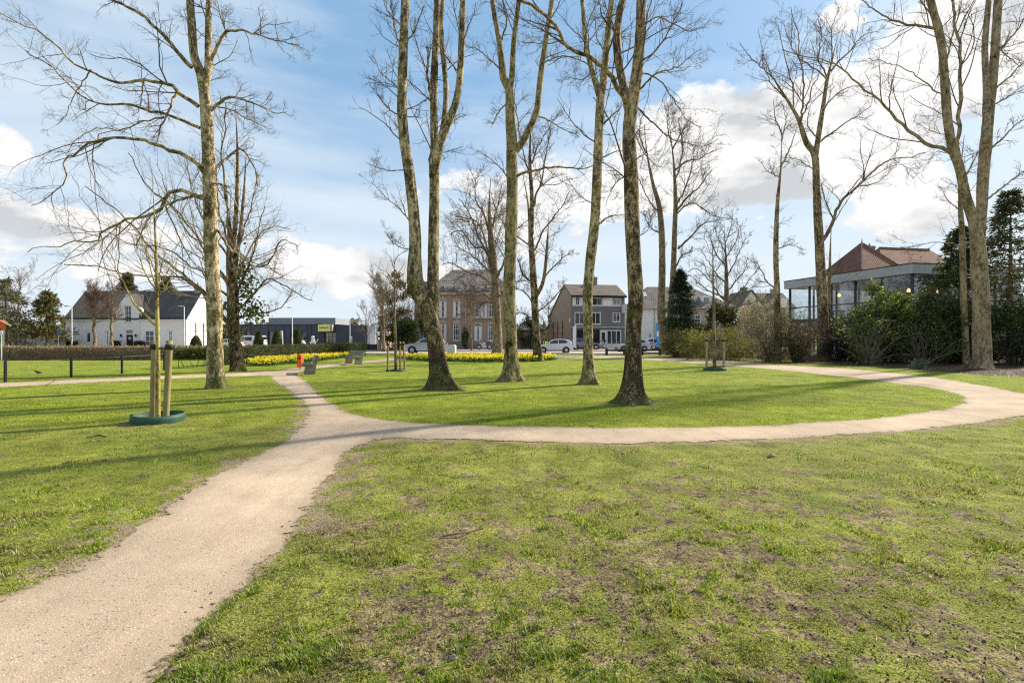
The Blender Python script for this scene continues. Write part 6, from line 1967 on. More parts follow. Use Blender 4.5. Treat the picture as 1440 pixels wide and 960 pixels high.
def car(name, label, loc, rz, paint, kind='hatch', cat='car'):
    """front of the car towards local -x"""
    root = thing(name, label, cat, loc, rz)
    if kind == 'hatch':
        Lc, Wc, wheels, rw = 3.9, 1.68, (.72, 3.15), .30
        body = [(.04, .26), (0, .45), (.03, .62), (.22, .74), (1.0, .92), (3.55, 1.0), (3.84, .95), (3.9, .6), (3.86, .28), (3.5, .2), (.4, .18)]
        roof = [(.98, .91), (1.72, 1.38), (2.15, 1.46), (2.9, 1.46), (3.55, 1.36), (3.84, .95)]
        win = [[(1.22, .97), (1.78, 1.34), (2.28, 1.4), (2.28, 1.0)], [(2.36, 1.0), (2.36, 1.4), (2.9, 1.39), (3.3, 1.22), (3.2, 1.04)]]
    elif kind == 'suv':
        Lc, Wc, wheels, rw = 4.35, 1.82, (.82, 3.5), .35
        body = [(.04, .32), (0, .5), (.04, .8), (.3, .93), (1.15, 1.05), (4.1, 1.14), (4.3, 1.05), (4.35, .7), (4.3, .36), (3.9, .26), (.4, .24)]
        roof = [(1.1, 1.04), (1.78, 1.5), (2.2, 1.58), (3.3, 1.58), (3.95, 1.47), (4.28, 1.06)]
        win = [[(1.36, 1.1), (1.84, 1.46), (2.5, 1.52), (2.5, 1.12)], [(2.58, 1.12), (2.58, 1.52), (3.3, 1.51), (3.3, 1.14)], [(3.38, 1.15), (3.38, 1.5), (3.75, 1.42), (3.92, 1.2)]]
    elif kind == 'van':
        Lc, Wc, wheels, rw = 4.8, 1.9, (.85, 3.85), .33
        body = [(.04, .3), (0, .5), (.05, .8), (.25, .98), (.9, 1.15), (4.72, 1.15), (4.78, .7), (4.75, .32), (4.3, .25), (.4, .22)]
        roof = [(.88, 1.14), (1.6, 1.78), (1.9, 1.9), (4.5, 1.92), (4.7, 1.8), (4.74, 1.14)]
        win = [[(1.15, 1.2), (1.68, 1.7), (2.3, 1.74), (2.3, 1.2)], [(2.4, 1.2), (2.4, 1.74), (3.4, 1.74), (3.4, 1.2)]]
    else:  # saloon / estate
        Lc, Wc, wheels, rw = 4.4, 1.76, (.8, 3.45), .31
        body = [(.04, .26), (0, .45), (.05, .64), (.35, .78), (1.25, .9), (4.05, .98), (4.33, .9), (4.4, .6), (4.35, .3), (3.9, .2), (.4, .2)]
        roof = [(1.2, .89), (2.0, 1.36), (2.4, 1.43), (3.2, 1.43), (3.9, 1.3), (4.3, .92)]
        win = [[(1.5, .95), (2.08, 1.32), (2.6, 1.37), (2.6, .98)], [(2.68, .98), (2.68, 1.37), (3.2, 1.36), (3.7, 1.2), (3.6, 1.02)]]
    zb = max(p[1] for p in roof); zbelt = roof[0][1]
    def half(z): return Wc / 2 * (1 - .24 * np.clip((z - zbelt) / (zb - zbelt), 0, 1) ** 1.1) * (1 - .05 * np.clip((.5 - z) / .3, 0, 1))
    B = MB()
    n = len(body)
    # body: waisted shell with the wheel arches cut in as dark liners
    V = []
    for (x, z) in body:
        taper = 1 - .10 * max(0, 1 - x / .5) - .07 * max(0, 1 - (Lc - x) / .4)
        V += [(x, -Wc / 2 * taper * (.97 if z < .4 else 1), z), (x, Wc / 2 * taper * (.97 if z < .4 else 1), z)]
    fs = [tuple(2 * i for i in range(n)), tuple(2 * i + 1 for i in range(n))[::-1]]
    fs += [(2 * i, 2 * ((i + 1) % n), 2 * ((i + 1) % n) + 1, 2 * i + 1)[::-1] for i in range(n)]
    B.add(V, fs)
    bo = part('body', B, paint, root, bevel=.05)
    Rf = MB(); m = len(roof); V = []
    for (x, z) in roof: V += [(x, -half(z), z), (x, half(z), z)]
    fs = [tuple(2 * i for i in range(m)), tuple(2 * i + 1 for i in range(m))[::-1]]
    fs += [(2 * i, 2 * ((i + 1) % m), 2 * ((i + 1) % m) + 1, 2 * i + 1)[::-1] for i in range(m)]
    Rf.add(V, fs)
    part('cabin', Rf, paint, root, bevel=.05)
    for s in (-1, 1):
        for wv in win:
            w = MB()
            w.add([(x, s * (half(z) + .012), z) for (x, z) in wv], [tuple(range(len(wv))) if s < 0 else tuple(range(len(wv)))[::-1]])
            part('side_window', w, M['car_glass'], root)
    for (i, j, nm, lo, hi) in ((0, 1, 'windscreen', .12, .93), (m - 2, m - 1, 'rear_window', .06, .72)):
        (xa, za), (xb, zb2) = roof[i], roof[j]
        dx, dz = xb - xa, zb2 - za; l = math.hypot(dx, dz); nx_, nz_ = -dz / l * .014, dx / l * .014
        p0 = (xa + dx * lo + nx_, za + dz * lo + nz_); p1 = (xa + dx * hi + nx_, za + dz * hi + nz_)
        w = MB(); w.add([(p0[0], -half(p0[1]) + .08, p0[1]), (p0[0], half(p0[1]) - .08, p0[1]), (p1[0], half(p1[1]) - .08, p1[1]), (p1[0], -half(p1[1]) + .08, p1[1])], [(0, 1, 2, 3)])
        part(nm, w, M['car_glass'], root)
    for s in (-1, 1):
        for x in wheels:
            a = MB(); a.lathe([(rw + .07, -.02), (rw + .07, .0)], (x, s * (Wc / 2 + .004) - .0, rw), 20, axis='y'); part('wheel_arch', a, M['rubber'], root)
            t = MB(); t.lathe([(rw * .62, -.1), (rw * .96, -.1), (rw, -.06), (rw, .06), (rw * .96, .1), (rw * .62, .1)], (x, s * (Wc / 2 - .075), rw), 24, axis='y'); t = part('wheel', t, M['rubber'], root)
            rm = MB(); rm.lathe([(.03, -.112), (rw * .62, -.104), (rw * .64, .0), (rw * .62, .104), (.03, .112)], (x, s * (Wc / 2 - .075), rw), 16, axis='y')
            for q in range(5):
                an = q * 2 * PI / 5
                rm.bar((x, s * (Wc / 2 - .075 + .118), rw), (x + math.cos(an) * rw * .6, s * (Wc / 2 - .075 + .112), rw + math.sin(an) * rw * .6), .05, .02)
            part('rim', rm, M['rim'], t)
        zl = zbelt - .22
        h = MB(); h.box(-.005, .34, s * Wc / 2 * .62 - .14, s * Wc / 2 * .62 + .14, zl - .05, zl + .09); part('headlight', h, M['lens'], root)
        h = MB(); h.box(Lc - .16, Lc + .004, s * Wc / 2 * .8 - .1, s * Wc / 2 * .8 + .13, zbelt - .18, zbelt + .12); part('tail_light', h, M['tail_red'], root)
        h = MB(); h.box(win[0][0][0] + .05, win[0][0][0] + .2, s * (Wc / 2 + .1) - .09, s * (Wc / 2 + .1) + .09, zbelt + .06, zbelt + .2); part('mirror', h, paint, root, bevel=.02)
    g = MB(); g.box(-.012, .05, -Wc * .3, Wc * .3, .38, .5); g.box(.02, .1, -Wc * .42, Wc * .42, .22, .3); part('grille', g, M['black_paint'], root)
    g = MB(); g.box(.4, Lc - .4, -Wc / 2 - .006, Wc / 2 + .006, .2, .3); part('sill_trim', g, M['black_paint'], root)
    for x, nm in ((-.02, 'number_plate'), (Lc + .004, 'number_plate')):
        g = MB(); g.box(x, x + .012, -.26, .26, .5, .61); part(nm, g, dirty('plate_yellow', (.7, .5, .05), .5, .05, 2, bump=0) if 'plate_yellow' not in bpy.data.materials else bpy.data.materials['plate_yellow'], root)
    return root


PW, PS, PB, PG = car_paint('white_car_paint', (.72, .72, .72)), car_paint('silver_car_paint', (.5, .52, .55), .3), car_paint('blue_grey_car_paint', (.16, .20, .26), .3), car_paint('dark_car_paint', (.03, .035, .045))
def cx_at(px, Y): return (px - CX) / F * Y
car('parked_car', 'silver crossover car with dark lower trim, behind the leaning forked trunk', (cx_at(570, 53), 53.0, .012), rad(2), PS, 'suv')
car('parked_car', 'small white hatchback on the street, left of the white feather flag', (cx_at(754, 55), 55.0, .012), rad(-1), PW, 'hatch')
car('parked_car', 'blue grey car with a silver nose, in front of the shop house', (cx_at(847, 66), 67.0, .11), rad(181), PB, 'saloon')
car('parked_car', 'silver hatchback with only its nose showing left of the thick lawn trunk', (cx_at(866, 60), 60.0, .012), rad(5), PS, 'hatch')
car('parked_car', 'pale car parked in front of the white hipped house, behind the motorcycle', (cx_at(889, 68.5), 68.5, .11), rad(-3), PW, 'saloon')
car('parked_van', 'white van parked beside the clipped cones', (cx_at(325, 73), 73.0, .02), rad(180) if False else 0, PW, 'van', 'van')
car('parked_car', 'white car half hidden between the two left trunks, near the van', (cx_at(300, 70), 70.0, .02), rad(1), PW, 'hatch')


def motorbike(name, label, loc, rz, paint, cat, scale=1.0, scooter=False):
    root = thing(name, label, cat, loc, rz)
    for x in (-.68, .68):
        t = MB(); th = np.linspace(0, 2 * PI, 21)
        t.tube([(x + .27 * math.cos(a), 0, .31 + .27 * math.sin(a)) for a in th], .055, 8, cap=False); w = part('wheel', t, M['rubber'], root, smooth=True)
        t = MB(); t.lathe([(.02, -.03), (.2, -.015), (.2, .015), (.02, .03)], (x, 0, .31), 14, axis='y'); part('rim', t, M['rim'], w)
    b = MB(); b.prism([(-.42, .5), (-.35, .82), (-.1, .94), (.12, .86), (.2, .7), (.1, .45), (-.2, .38)], 'y', -.13, .13); part('tank', b, paint, root, bevel=.04)
    b = MB(); b.prism([(.05, .76), (.2, .82), (.62, .86), (.92, .98), (.9, .86), (.5, .72), (.2, .68)], 'y', -.12, .12); part('seat', b, M['black_paint'], root, bevel=.03)
    b = MB(); b.prism([(-.3, .28), (-.34, .5), (.22, .52), (.28, .3), (.1, .2), (-.2, .2)], 'y', -.15, .15); part('engine', b, M['grey_metal'] if not scooter else paint, root, bevel=.02)
    for s in (-1, 1):
        f = MB(); f.tube([(-.68, s * .1, .31), (-.5, s * .1, .75), (-.42, s * .1, 1.0)], .025, 8); part('fork', f, M['grey_metal'], root)
    f = MB(); f.tube([(-.3, -.38, 1.05), (-.42, -.2, 1.03), (-.42, .2, 1.03), (-.3, .38, 1.05)], .02, 8); part('handlebar', f, M['black_paint'], root)
    f = MB(); f.lathe([(.02, -.1), (.1, -.06), (.11, .04), (.02, .08)], (-.56, 0, .9), 12, axis='x'); part('headlight', f, M['lens'], root)
    f = MB(); f.prism([(-.5, .95), (-.62, 1.0), (-.5, 1.32), (-.46, 1.3)], 'y', -.15, .15); part('windshield', f, M['car_glass'], root)
    f = MB(); f.tube([(.1, .17, .3), (.5, .19, .33), (.95, .2, .48)], .05, 8); part('exhaust', f, M['rim'], root, smooth=True)
    f = MB(); f.box(.75, 1.05, -.2, .2, .98, 1.22); part('top_box', f, M['black_paint'] if not scooter else paint, root, bevel=.03)
    return root


motorbike('motorcycle', 'black motorcycle parked beside the blue flag', (cx_at(912, 65), 65.0, .11), rad(8), car_paint('black_motorcycle_paint', (.02, .02, .025)), 'motorcycle')
motorbike('motorcycle', 'dark motorcycle standing by the white shop front door', (cx_at(848.5, 69.5), 69.5, .11), rad(70), car_paint('blue_motorcycle_paint', (.03, .04, .07)), 'motorcycle')
motorbike('motor_scooter', 'pale scooter parked before the arched villa windows', (cx_at(681, 66), 66.0, .11), rad(10), car_paint('pale_scooter_paint', (.5, .56, .62)), 'scooter', scooter=True)

# ------------------------------------------------------------------ benches and bin
def bench(label, px, Y, rz, group='park benches with stone ends'):
    root = thing('park_bench', label, 'bench', ((px - CX) / F * Y, Y, 0), rz, group)
    for s in (-1, 1):                        # profile looks along x, the sitter faces -y
        e = MB()
        e.prism([(-.28, -.05), (.24, -.05), (.30, .40), (.42, .80), (.32, .83), (.18, .46), (-.30, .42), (-.32, .36), (-.14, .33), (-.16, .1)], 'x', s * .72 - .055, s * .72 + .055)
        part('bench_end', e, M['bench_stone'], root, bevel=.012)
    for i, y in enumerate((-.26, -.11, .04)):
        e = MB(); e.box(-.95, .95, y, y + .12, .424, .468); part('seat_slat', e, M['bench_wood'], root, bevel=.006)
    for z0, y0 in ((.54, .16), (.70, .225)):
        e = MB(); e.prism([(y0, z0), (y0 + .045, z0 - .01), (y0 + .09, z0 + .12), (y0 + .045, z0 + .13)], 'x', -.95, .95); part('back_slat', e, M['bench_wood'], root)
    return root


M['bench_stone'] = dirty('mossy_bench_stone', (.25, .23, .18), .9, .45, 6, 30)
M['bench_wood'] = dirty('weathered_bench_wood', (.24, .21, .18), .85, .3, 5, 40)
bench('grey weathered bench seen from its end, in front of the orange litter bin', 434, 23.0, rad(-67))
bench('grey weathered bench with pale ends, farther along by the hedge end', 496, 31.0, rad(-50))
Yb_ = 25.5
root = thing('litter_bin', 'orange litter bin behind the first grey bench, before the daffodils', 'bin', ((422 - CX) / F * Yb_, Yb_, 0))
b = MB(); b.tube([(0, .0, -.1), (0, 0, .62)], .035, 8); part('post', b, M['grey_metal'], root)
b = MB(); b.prism([(-.11, -.14), (.11, -.14), (.13, .14), (-.13, .14)], 'z', .14, .70); part('bin_body', b, M['orange'], root, bevel=.03)
b = MB(); b.prism([(-.14, .70), (.14, .70), (.10, .78), (-.08, .78)], 'y', -.14, .14); part('hood', b, M['orange'], root, bevel=.02)
b = MB(); b.box(-.08, .08, -.146, -.14, .55, .64); part('slot', b, M['black_paint'], root)

# ------------------------------------------------------------------ wire fence posts along the side path
prev = []
root = thing('wire_fence', 'low wire fence on four dark posts along the narrow side path', 'fence', (*gp(100, 531), 0))
off = np.array((*gp(100, 531), 0))
for (px, by, ty) in ((7.5, 537.5, 508), (100, 531, 503), (171.5, 526, 500), (231, 521, 496)):
    g = gp(px, by); h = EYE - (ty - HY) / F * g[1]
    b = MB(); c = np.array((g[0], g[1], 0)) - off
    b.box(c[0] - .032, c[0] + .032, c[1] - .032, c[1] + .032, -.05, h); b.lathe([(.045, h), (.05, h + .03), (.01, h + .04)], (c[0], c[1], 0), 4)
    part('post', b, M['black_paint'], root)
    prev.append((c, h))
for f in (.35, .65, .95):
    b = MB()
    for (c0, h0), (c1, h1) in zip(prev[:-1], prev[1:]):
        P = np.linspace(c0, c1, 6); P[:, 2] = np.linspace(h0 * f, h1 * f, 6) - .02 * np.sin(np.linspace(0, PI, 6))
        b.tube(P, .004, 4)
    part('wire', b, M['grey_metal'], root)

# knee rail along the street
root = thing('knee_rail', 'low dark timber rail on stout posts at the street edge', 'rail fence', (cx_at(853, 47.6), 47.6, 0))
pp = [853, 878, 903, 928]
for px in pp:
    b = MB(); x = cx_at(px, 47.6) - root.location.x; b.box(x - .11, x + .11, -.11, .11, -.1, .62); part('post', b, M['dark_wood'], root, bevel=.015)
for a_, b_ in zip(pp[:-1], pp[1:]):
    xa, xb = cx_at(a_, 47.6) - root.location.x + .11, cx_at(b_, 47.6) - root.location.x - .11
    for z in ((.42, .54),) if a_ < 890 else ((.42, .54), (.16, .27)):
        b = MB(); b.box(xa, xb, -.05, .05, *z); part('rail', b, M['dark_wood'], root)
bo = thing('concrete_slab_seat', 'low pale slab seat at the foot of the double stemmed tree', 'seat', (cx_at(946, 47), 47.0, 0))
b = MB(); b.box(-.75, .75, -.22, .22, .24, .36); part('seat', b, M['stone'], bo, bevel=.02)
for x in (-.5, .5):
    b = MB(); b.box(x - .1, x + .1, -.18, .18, -.05, .238); part('leg', b, M['concrete'], bo)
bx = thing('utility_cabinet', 'pale grey utility cabinet right of the leaning forked trunk', 'cabinet', (cx_at(635, 49), 49.0, 0), rad(-14))
b = MB(); b.prism([(-.42, .02), (.42, .02), (.42, .86), (.3, .94), (-.3, .94), (-.42, .86)], 'y', -.25, .25); part('body', b, M['pale_metal'], bx, bevel=.02)
b = MB(); b.box(-.36, .36, -.262, -.252, .1, .8); part('door', b, M['pale_metal'], bx, bevel=.005)
b = MB(); b.box(-.46, .46, -.28, .28, -.05, .06); part('plinth', b, M['concrete'], bx)


# ------------------------------------------------------------------ lamps, signs, flags
def lamp_post(label, px, Y, top_py, arm, seed):
    h = EYE + (HY - top_py) / F * Y
    root = thing('street_lamp', label, 'street lamp', (cx_at(px, Y), Y, 0), 0, 'white street lamps')
    b = MB(); b.tube([(0, 0, -.1), (0, 0, h * .3), (0, 0, h * .31), (0, 0, h)], [.085, .085, .055, .045], 10); part('pole', b, M['pale_metal'], root, smooth=True)
    b = MB(); b.tube([(0, 0, h - .05), (arm * .5, 0, h + .06), (arm, 0, h + .05)], .035, 8); part('arm', b, M['pale_metal'], root)
    b = MB(); b.prism([(arm - .1, h + .0), (arm + .5 * np.sign(arm), h + .0), (arm + .42 * np.sign(arm), h + .12), (arm - .05, h + .12)], 'y', -.13, .13); part('lamp_head', b, M['grey_metal'], root, bevel=.02)


lamp_post('white street lamp between the blue sign and the pollarded trees', 101, 61, 431, -.35, 1)
lamp_post('white street lamp at the right corner of the white house', 259, 61, 431, -.25, 2)
lamp_post('white street lamp in front of the dark showroom', 411, 66, 433, -.15, 3)


def round_sign(label, px, Y, cpy, d_px, col, colname):
    z = EYE + (HY - cpy) / F * Y; R = d_px / F * Y / 2
    root = thing('traffic_sign', label, 'traffic sign', (cx_at(px, Y), Y, 0))
    b = MB(); b.tube([(0, 0, -.1), (0, 0, z + R)], .035, 8); part('post', b, M['pale_metal'], root)
    b = MB(); b.lathe([(R, -.08), (R, -.06)], (0, 0, z), 24, axis='y'); fo = part('sign_face', b, dirty(colname, col, .4, .05, 2, bump=0), root)
    return root, z, R, fo


rt, z, R, fo = round_sign('round blue sign with a white pictogram, left of the white house', 82, 60, 466.5, 9, (.05, .22, .6), 'sign_blue')
b = MB()
b.lathe([(R * .13, -.092), (R * .13, -.085)], (0, 0, z + R * .5), 10, axis='y'); b.box(-R * .16, R * .16, -.092, -.085, z - R * .15, z + R * .34); b.box(-R * .15, -R * .03, -.092, -.085, z - R * .62, z - R * .15); b.box(R * .03, R * .15, -.092, -.085, z - R * .62, z - R * .15)
part('pictogram', b, M['white_frame'], fo)
round_sign('plain white round sign on a post below the orange fascia', 2, 36, 468, 7, (.7, .7, .7), 'sign_white')

root = thing('sign_totem', 'slim pale totem sign between the clipped cones', 'sign', (cx_at(397, 71.5), 71.5, 0))
b = MB(); b.box(-.22, .22, -.08, .08, -.05, .25); part('base', b, M['concrete'], root)
b = MB(); b.prism([(-.16, .25), (.1, .25), (.05, 2.55), (-.2, 2.6)], 'y', -.06, .06); part('panel', b, M['white_frame'], root)

root = thing('garden_statue', 'pale stone figure with a ball on top, before the dark showroom', 'statue', (cx_at(440, 70), 70.0, 0))
b = MB(); b.lathe([(.42, -.05), (.42, .5), (.36, .55)], sides=12); part('pedestal', b, M['stone'], root)
b = MB(); b.lathe([(.3, .55), (.36, .9), (.22, 1.2), (.28, 1.38), (.12, 1.46)], sides=12); part('figure', b, M['white_paint'], root, smooth=True)
b = MB(); b.tube([(.1, 0, 1.2), (.5, 0, 1.05), (.72, 0, 1.45)], .05, 6); b.tube([(-.1, 0, 1.2), (-.45, 0, .95)], .05, 6); part('arm', b, M['white_paint'], root)
b = MB(); b.lathe([(.02, 1.46), (.16, 1.5), (.23, 1.68), (.16, 1.86), (.02, 1.9)], sides=14); part('ball', b, M['white_frame'], root, smooth=True)
root = thing('garden_statue', 'small white reclining figure between the right cone and the stone figure', 'statue', (cx_at(429, 70), 70.0, 0))
b = MB(); b.prism([(-.55, -.05), (.55, -.05), (.5, .55), (.1, .7), (-.25, 1.25), (-.45, 1.3), (-.5, .8)], 'y', -.25, .25); part('figure', b, M['white_paint'], root, bevel=.06)

root = thing('entrance_portal', 'thin pale metal arch at the end of the hedge', 'arch', (cx_at(492, 68), 68.0, 0))
zt_ = EYE + (475 - 452) / F * 68
wpt = (519 - 492) / F * 68
for x in (0, wpt):
    b = MB(); b.box(x - .05, x + .05, -.05, .05, -.05, zt_); part('upright', b, M['pale_metal'], root)
b = MB(); b.box(-.05, wpt + .05, -.05, .05, zt_ + .002, zt_ + .1); part('crossbar', b, M['pale_metal'], root)
root = thing('gate_post_lantern', 'cream gate pillar with a white globe, at the end of the green hedge', 'pillar', (cx_at(493.5, 64), 64.0, 0))
b = MB(); b.box(-.19, .19, -.19, .19, -.05, 1.35); part('pillar', b, M['stone'], root)
b = MB(); b.lathe([(.05, 1.35), (.17, 1.45), (.2, 1.6), (.14, 1.75), (.02, 1.8)], sides=12); part('globe', b, M['white_frame'], root, smooth=True)


def feather_flag(label, px, Y, top_py, w, col, cname, mirror=1, mark=None):
    h = EYE + (HY - top_py) / F * Y
    root = thing('feather_flag', label, 'flag', (cx_at(px, Y), Y, .11))
    b = MB(); b.tube([(0, 0, 0), (0, 0, h * .75), (.04 * mirror, 0, h * .9), (.2 * mirror, 0, h - .08)], .018, 6); part('pole', b, M['grey_metal'], root)
    b = MB(); b.lathe([(.3, 0), (.3, .06), (.05, .09)], sides=12); part('foot', b, M['black_paint'], root)
    n = 22; V, fs = [], []
    for i in range(n):
        z = .3 + (h - .35) * i / (n - 1)
        t = i / (n - 1)
        ww = w * (1 - max(0, (t - .72) / .28) ** 2 * .85)
        for j in range(5):
            V.append((mirror * (.03 + ww * j / 4), .05 * math.sin(3 * j / 4 + 5 * t) - .02, z))
    for i in range(n - 1):
        for j in range(4): fs.append((i * 5 + j, i * 5 + j + 1, (i + 1) * 5 + j + 1, (i + 1) * 5 + j))
    b.__init__(); b.add(V, fs); fo = part('banner', b, dirty(cname, col, .7, .06, 1, bump=0), root, smooth=True)
    if mark:
        b = MB(); V = [(v[0], v[1] - .012, v[2]) for v in V]
        i0, i1 = 9, 14
        b.add([V[i * 5 + j] for i in range(i0, i1) for j in (1, 2, 3)], [(i * 3 + j, i * 3 + j + 1, (i + 1) * 3 + j + 1, (i + 1) * 3 + j) for i in range(i1 - i0 - 1) for j in range(2)])
        part('emblem', b, M['white_frame'], fo)


feather_flag('white feather flag right of the white hatchback', 810.5, 63.5, 456, .42, (.72, .72, .74), 'flag_white', -1)
feather_flag('tall blue feather flag with a white emblem, beside the black motorcycle', 921.5, 66, 453, .55, (.10, .32, .72), 'flag_blue', 1, True)

# ------------------------------------------------------------------ small things on the turf
root = thing('crow', 'black crow walking on the far left lawn', 'bird', (*gp(54, 527), .01), rad(200))
root.scale = (.62, .62, .62)
sk = bpy.data.meshes.new('body')
vs = [(0, 0, .16), (.09, 0, .19), (.15, 0, .25), (.2, 0, .285), (.26, 0, .275), (-.1, 0, .15), (-.24, 0, .11), (.0, .035, .1), (.02, .04, 0), (.0, -.035, .1), (.02, -.04, 0)]
es = [(0, 1), (1, 2), (2, 3), (3, 4), (0, 5), (5, 6), (0, 7), (7, 8), (0, 9), (9, 10)]
sk.from_pydata(vs, es, [])
bo = bpy.data.objects.new('body', sk); COL.objects.link(bo); bo.parent = root
md = bo.modifiers.new('Skin', 'SKIN')
rr_ = [.085, .07, .045, .042, .012, .06, .025, .012, .01, .012, .01]
for v, q_ in zip(sk.skin_vertices[0].data, rr_): v.radius = (q_, q_)
sk.skin_vertices[0].data[0].use_root = True
bo.modifiers.new('Sub', 'SUBSURF').render_levels = 2
sk.materials.append(M['black_paint'])


def stick(label, pts, r0, seed):
    r = np.random.default_rng(seed)
    g0 = gp(*pts[0])
    root = MB()
    P = []
    for i, p in enumerate(pts):
        g = gp(*p); P.append((g[0] - g0[0], g[1] - g0[1], .015 + float(lumps(np.array([g[0]]), np.array([g[1]]))[0]) + .02 * (i % 2)))
    P = resample(catmull(np.array(P), 6), 16)
    root.tube(P, np.linspace(r0, r0 * .4, 16), 6)
    o = root.build('twig', M['twig'])
    o.location = (g0[0], g0[1], 0)
    tag(o, label, 'stick')


stick('thin curved stick lying across the edge of the narrow side path', [(66, 543), (70, 540), (76, 536), (79, 533)], .018, 1)
stick('dark bent twig lying on the patchy turf in the middle', [(622, 757), (645, 756), (662, 751), (680, 752)], .008, 2)
stick('pale dry twig on the turf right of the path', [(498, 753), (510, 748), (520, 746)], .009, 3)
stick('short brown stick lying near the staked sapling', [(122, 618), (138, 616), (150, 617)], .022, 4)
stick('pale forked twig near the path edge at the bottom', [(232, 955), (240, 950), (252, 944)], .012, 5)


M['dull_pebble'] = dirty('dull_pebble', (.30, .24, .20), .9, .25, 30, 90)


def stone(label, px, py, w, h, seed, mat):
    r = np.random.default_rng(seed)
    g = gp(px, py); Y = g[1]
    W_ = w / F * Y / 2; H_ = h / F * Y
    b = MB()
    n = 12; prof = []
    V, fs = [], []
    for i in range(7):
        t = i / 6
        for j in range(n):
            a = j / n * 2 * PI
            q_ = (math.sin(min(1, t * 1.15 + .12) * PI) ** .5 if 0 < t < 1 else .35) * (.85 + .3 * r.random())
            V.append((W_ * q_ * math.cos(a), W_ * .6 * q_ * math.sin(a), H_ * (t - .12)))
    for i in range(6):
        for j in range(n): fs.append((i * n + j, i * n + (j + 1) % n, (i + 1) * n + (j + 1) % n, (i + 1) * n + j))
    fs += [tuple(range(n))[::-1], tuple(range(6 * n, 7 * n))]
    b.add(V, fs)
    o = b.build('stone', mat, smooth=True)
    o.location = (g[0], g[1], float(lumps(np.array([g[0]]), np.array([g[1]]))[0]))
    tag(o, label, 'stone')


stone('greyish stone lump with a pale broken end, near the path on the right lawn', 1085, 643, 11, 6, 1, M['dull_pebble'])
stone('flat pale stone in the turf near the bottom edge', 638, 930, 15, 6, 2, M['dull_pebble'])
stone('small pale pebble on the turf right of the middle', 809, 800, 8, 4, 3, M['dull_pebble'])
stone('small reddish pebble near the bottom edge, right of the flat stone', 700, 941, 8, 7, 4, M['brick'])
# ------------------------------------------------------------------ sky, sun, camera
SUN_AZ, SUN_EL = rad(54), rad(34)            # azimuth from the view direction towards the right
w = bpy.data.worlds.new('World'); SC.world = w
w.use_nodes = True
nt = w.node_tree; nt.nodes.clear()
K = NT.__new__(NT); K.t = nt
tc = K.n('ShaderNodeTexCoord').outputs['Generated']
sky = K.n('ShaderNodeTexSky'); sky.sky_type = 'NISHITA'; sky.sun_disc = False
sky.sun_elevation = SUN_EL; sky.sun_rotation = SUN_AZ
sky.altitude = 0; sky.air_density = 1.0; sky.dust_density = 1.2; sky.ozone_density = 1.2
sp = K.n('ShaderNodeSeparateXYZ'); nt.links.new(tc, sp.inputs[0])
az = K.math('ARCTAN2', sp.outputs[0], sp.outputs[1])
el = K.math('ARCSINE', sp.outputs[2])
# cloud field in azimuth / elevation
cb = K.n('ShaderNodeCombineXYZ'); nt.links.new(az, cb.inputs[0]); nt.links.new(K.math('MULTIPLY', el, 1.7), cb.inputs[1])
vec = cb.outputs[0]


def dirpix(px, py):
    dx, dz = (px - CX) / F, (HY - py) / F
    return math.atan2(dx, 1), math.atan2(dz, math.hypot(dx, 1))


def blob(px, py, sx, sy, amp):
    a0, e0 = dirpix(px, py)
    c2 = math.cos(a0)
    u = K.math('DIVIDE', K.math('SUBTRACT', az, a0), sx / F * c2 * c2)
    v = K.math('DIVIDE', K.math('SUBTRACT', el, e0), sy / F * c2)
    d = K.math('ADD', K.math('MULTIPLY', u, u), K.math('MULTIPLY', v, v))
    return K.math('MULTIPLY', K.math('EXPONENT', K.math('MULTIPLY', d, -1.0)), amp)


n_c = K.noise(5.2, vec, 9, .55)
n_d = K.noise(17, K.mapping(vec, loc=(3.1, .4, 0)), 8, .62)


def blobs(L):
    t = None
    for bl in L:
        b = blob(*bl)
        t = b if t is None else K.math('ADD', t, b)
    return t


tot = blobs(((1210, 155, 125, 62, .46), (1060, 190, 105, 62, .44), (960, 215, 90, 60, .34), (1120, 240, 220, 40, .28), (1370, 48, 90, 66, .48), (1275, 300, 100, 36, .38), (10, 205, 48, 26, .30), (70, 312, 200, 38, .36),
             (455, 380, 110, 36, .34), (745, 290, 150, 66, .30), (570, 380, 110, 24, .2), (1600, 120, 150, 130, .3), (-220, 240, 200, 90, .3), (190, 385, 160, 22, .2), (1180, 20, 40, 24, .2)))
f = K.math('ADD', K.math('ADD', K.math('MULTIPLY', n_c, .60), K.math('MULTIPLY', n_d, .34)), tot)
cum = K.ramp(f, [(.615, 0.0), (.66, .8), (.74, 1.0)])
# billows: the side towards the sun is brighter, the flat bellies are grey
n_s = K.noise(5.2, K.mapping(vec, loc=(-.05, -.10, 0)), 6, .55)
n_v = K.noise(3.3, K.mapping(vec, scale=(1, 2.0, 1), loc=(5, 2, 0)), 5, .55)
belly = blobs(((1120, 262, 190, 34, .16), (1290, 332, 90, 20, .10), (1380, 125, 90, 24, .10), (90, 345, 160, 20, .03), (760, 340, 140, 34, .06), (460, 412, 90, 16, .08)))
sh = K.math('SUBTRACT', K.math('ADD', K.math('MULTIPLY', K.math('SUBTRACT', n_c, n_s), 1.3), n_v), belly)
ccol = K.ramp(sh, [(.22, (2.55, 2.63, 2.75)), (.34, (3.3, 3.33, 3.37)), (.47, (4.05, 4.0, 3.92))])
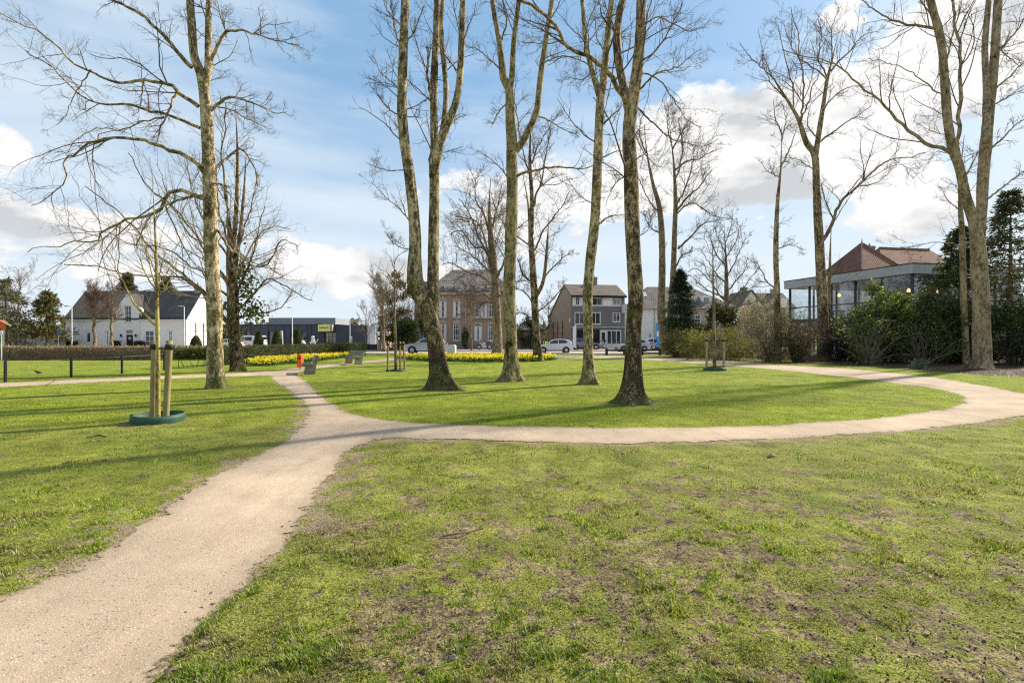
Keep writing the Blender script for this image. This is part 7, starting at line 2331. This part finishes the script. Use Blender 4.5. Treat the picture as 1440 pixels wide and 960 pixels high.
# high thin veil, streaky, thicker towards the horizon
n_h = K.noise(1.9, K.mapping(vec, scale=(.9, 2.2, 1), rot=(0, 0, rad(-14))), 6, .55)
n_h2 = K.noise(5.0, K.mapping(vec, scale=(.8, 2.6, 1), rot=(0, 0, rad(-20)), loc=(1.7, 0, 0)), 5, .5)
veil = K.math('ADD', K.math('MULTIPLY', n_h, .65), K.math('MULTIPLY', n_h2, .35))
low = K.math('SUBTRACT', 1.0, K.math('DIVIDE', K.math('ABSOLUTE', el), .62), True)
clear = blobs(((490, 130, 150, 110, .2), (1010, 60, 220, 70, .24), (820, 40, 220, 70, .16), (1330, 190, 70, 70, .12), (640, 200, 120, 90, .1)))
veil = K.math('SUBTRACT', veil, clear)
veil = K.ramp(K.math('ADD', K.math('SUBTRACT', veil, .27), K.math('MULTIPLY', low, .36)), [(.10, 0.0), (.34, .55), (.56, .92)])
blue = K.mix(1.0, sky.outputs[0], (.72, .79, .86), 'MULTIPLY')
blue = K.mix(.8, blue, (1.08, 1.92, 2.9))
skyc = K.mix(veil, blue, (3.25, 3.6, 3.9))
final = K.mix(cum, skyc, ccol)
bg = K.n('ShaderNodeBackground'); nt.links.new(final, bg.inputs[0]); bg.inputs[1].default_value = .099
wo = K.n('ShaderNodeOutputWorld'); nt.links.new(bg.outputs[0], wo.inputs[0])

ld = bpy.data.lights.new('sun', 'SUN'); ld.energy = 3.45; ld.angle = rad(2.0); ld.color = (1, .92, .79)
lo = bpy.data.objects.new('sun', ld); COL.objects.link(lo)
sd = Vector((math.sin(SUN_AZ) * math.cos(SUN_EL), math.cos(SUN_AZ) * math.cos(SUN_EL), math.sin(SUN_EL)))
lo.rotation_euler = (-sd).to_track_quat('-Z', 'Y').to_euler()
lo.location = (0, 0, 60)

cam = bpy.data.cameras.new('camera'); cam.sensor_width = 36; cam.lens = 18; cam.shift_y = -5 / 1440
cam.clip_start = .05; cam.clip_end = 4000
co_ = bpy.data.objects.new('camera', cam); COL.objects.link(co_)
co_.location = (0, 0, EYE); co_.rotation_euler = (PI / 2, 0, 0)
SC.camera = co_
SC.view_settings.view_transform = 'Standard'
SC.view_settings.look = 'None'
SC.view_settings.exposure = 1.38
SC.view_settings.gamma = 1
SC.cycles.max_bounces = 6
SC.cycles.sample_clamp_indirect = 4
SC.cycles.transparent_max_bounces = 16
SC.cycles.use_denoising = False
SC.cycles.use_adaptive_sampling = False
w.cycles.sampling_method = 'MANUAL'
w.cycles.sample_map_resolution = 1024
SC.cycles.filter_width = 1.2
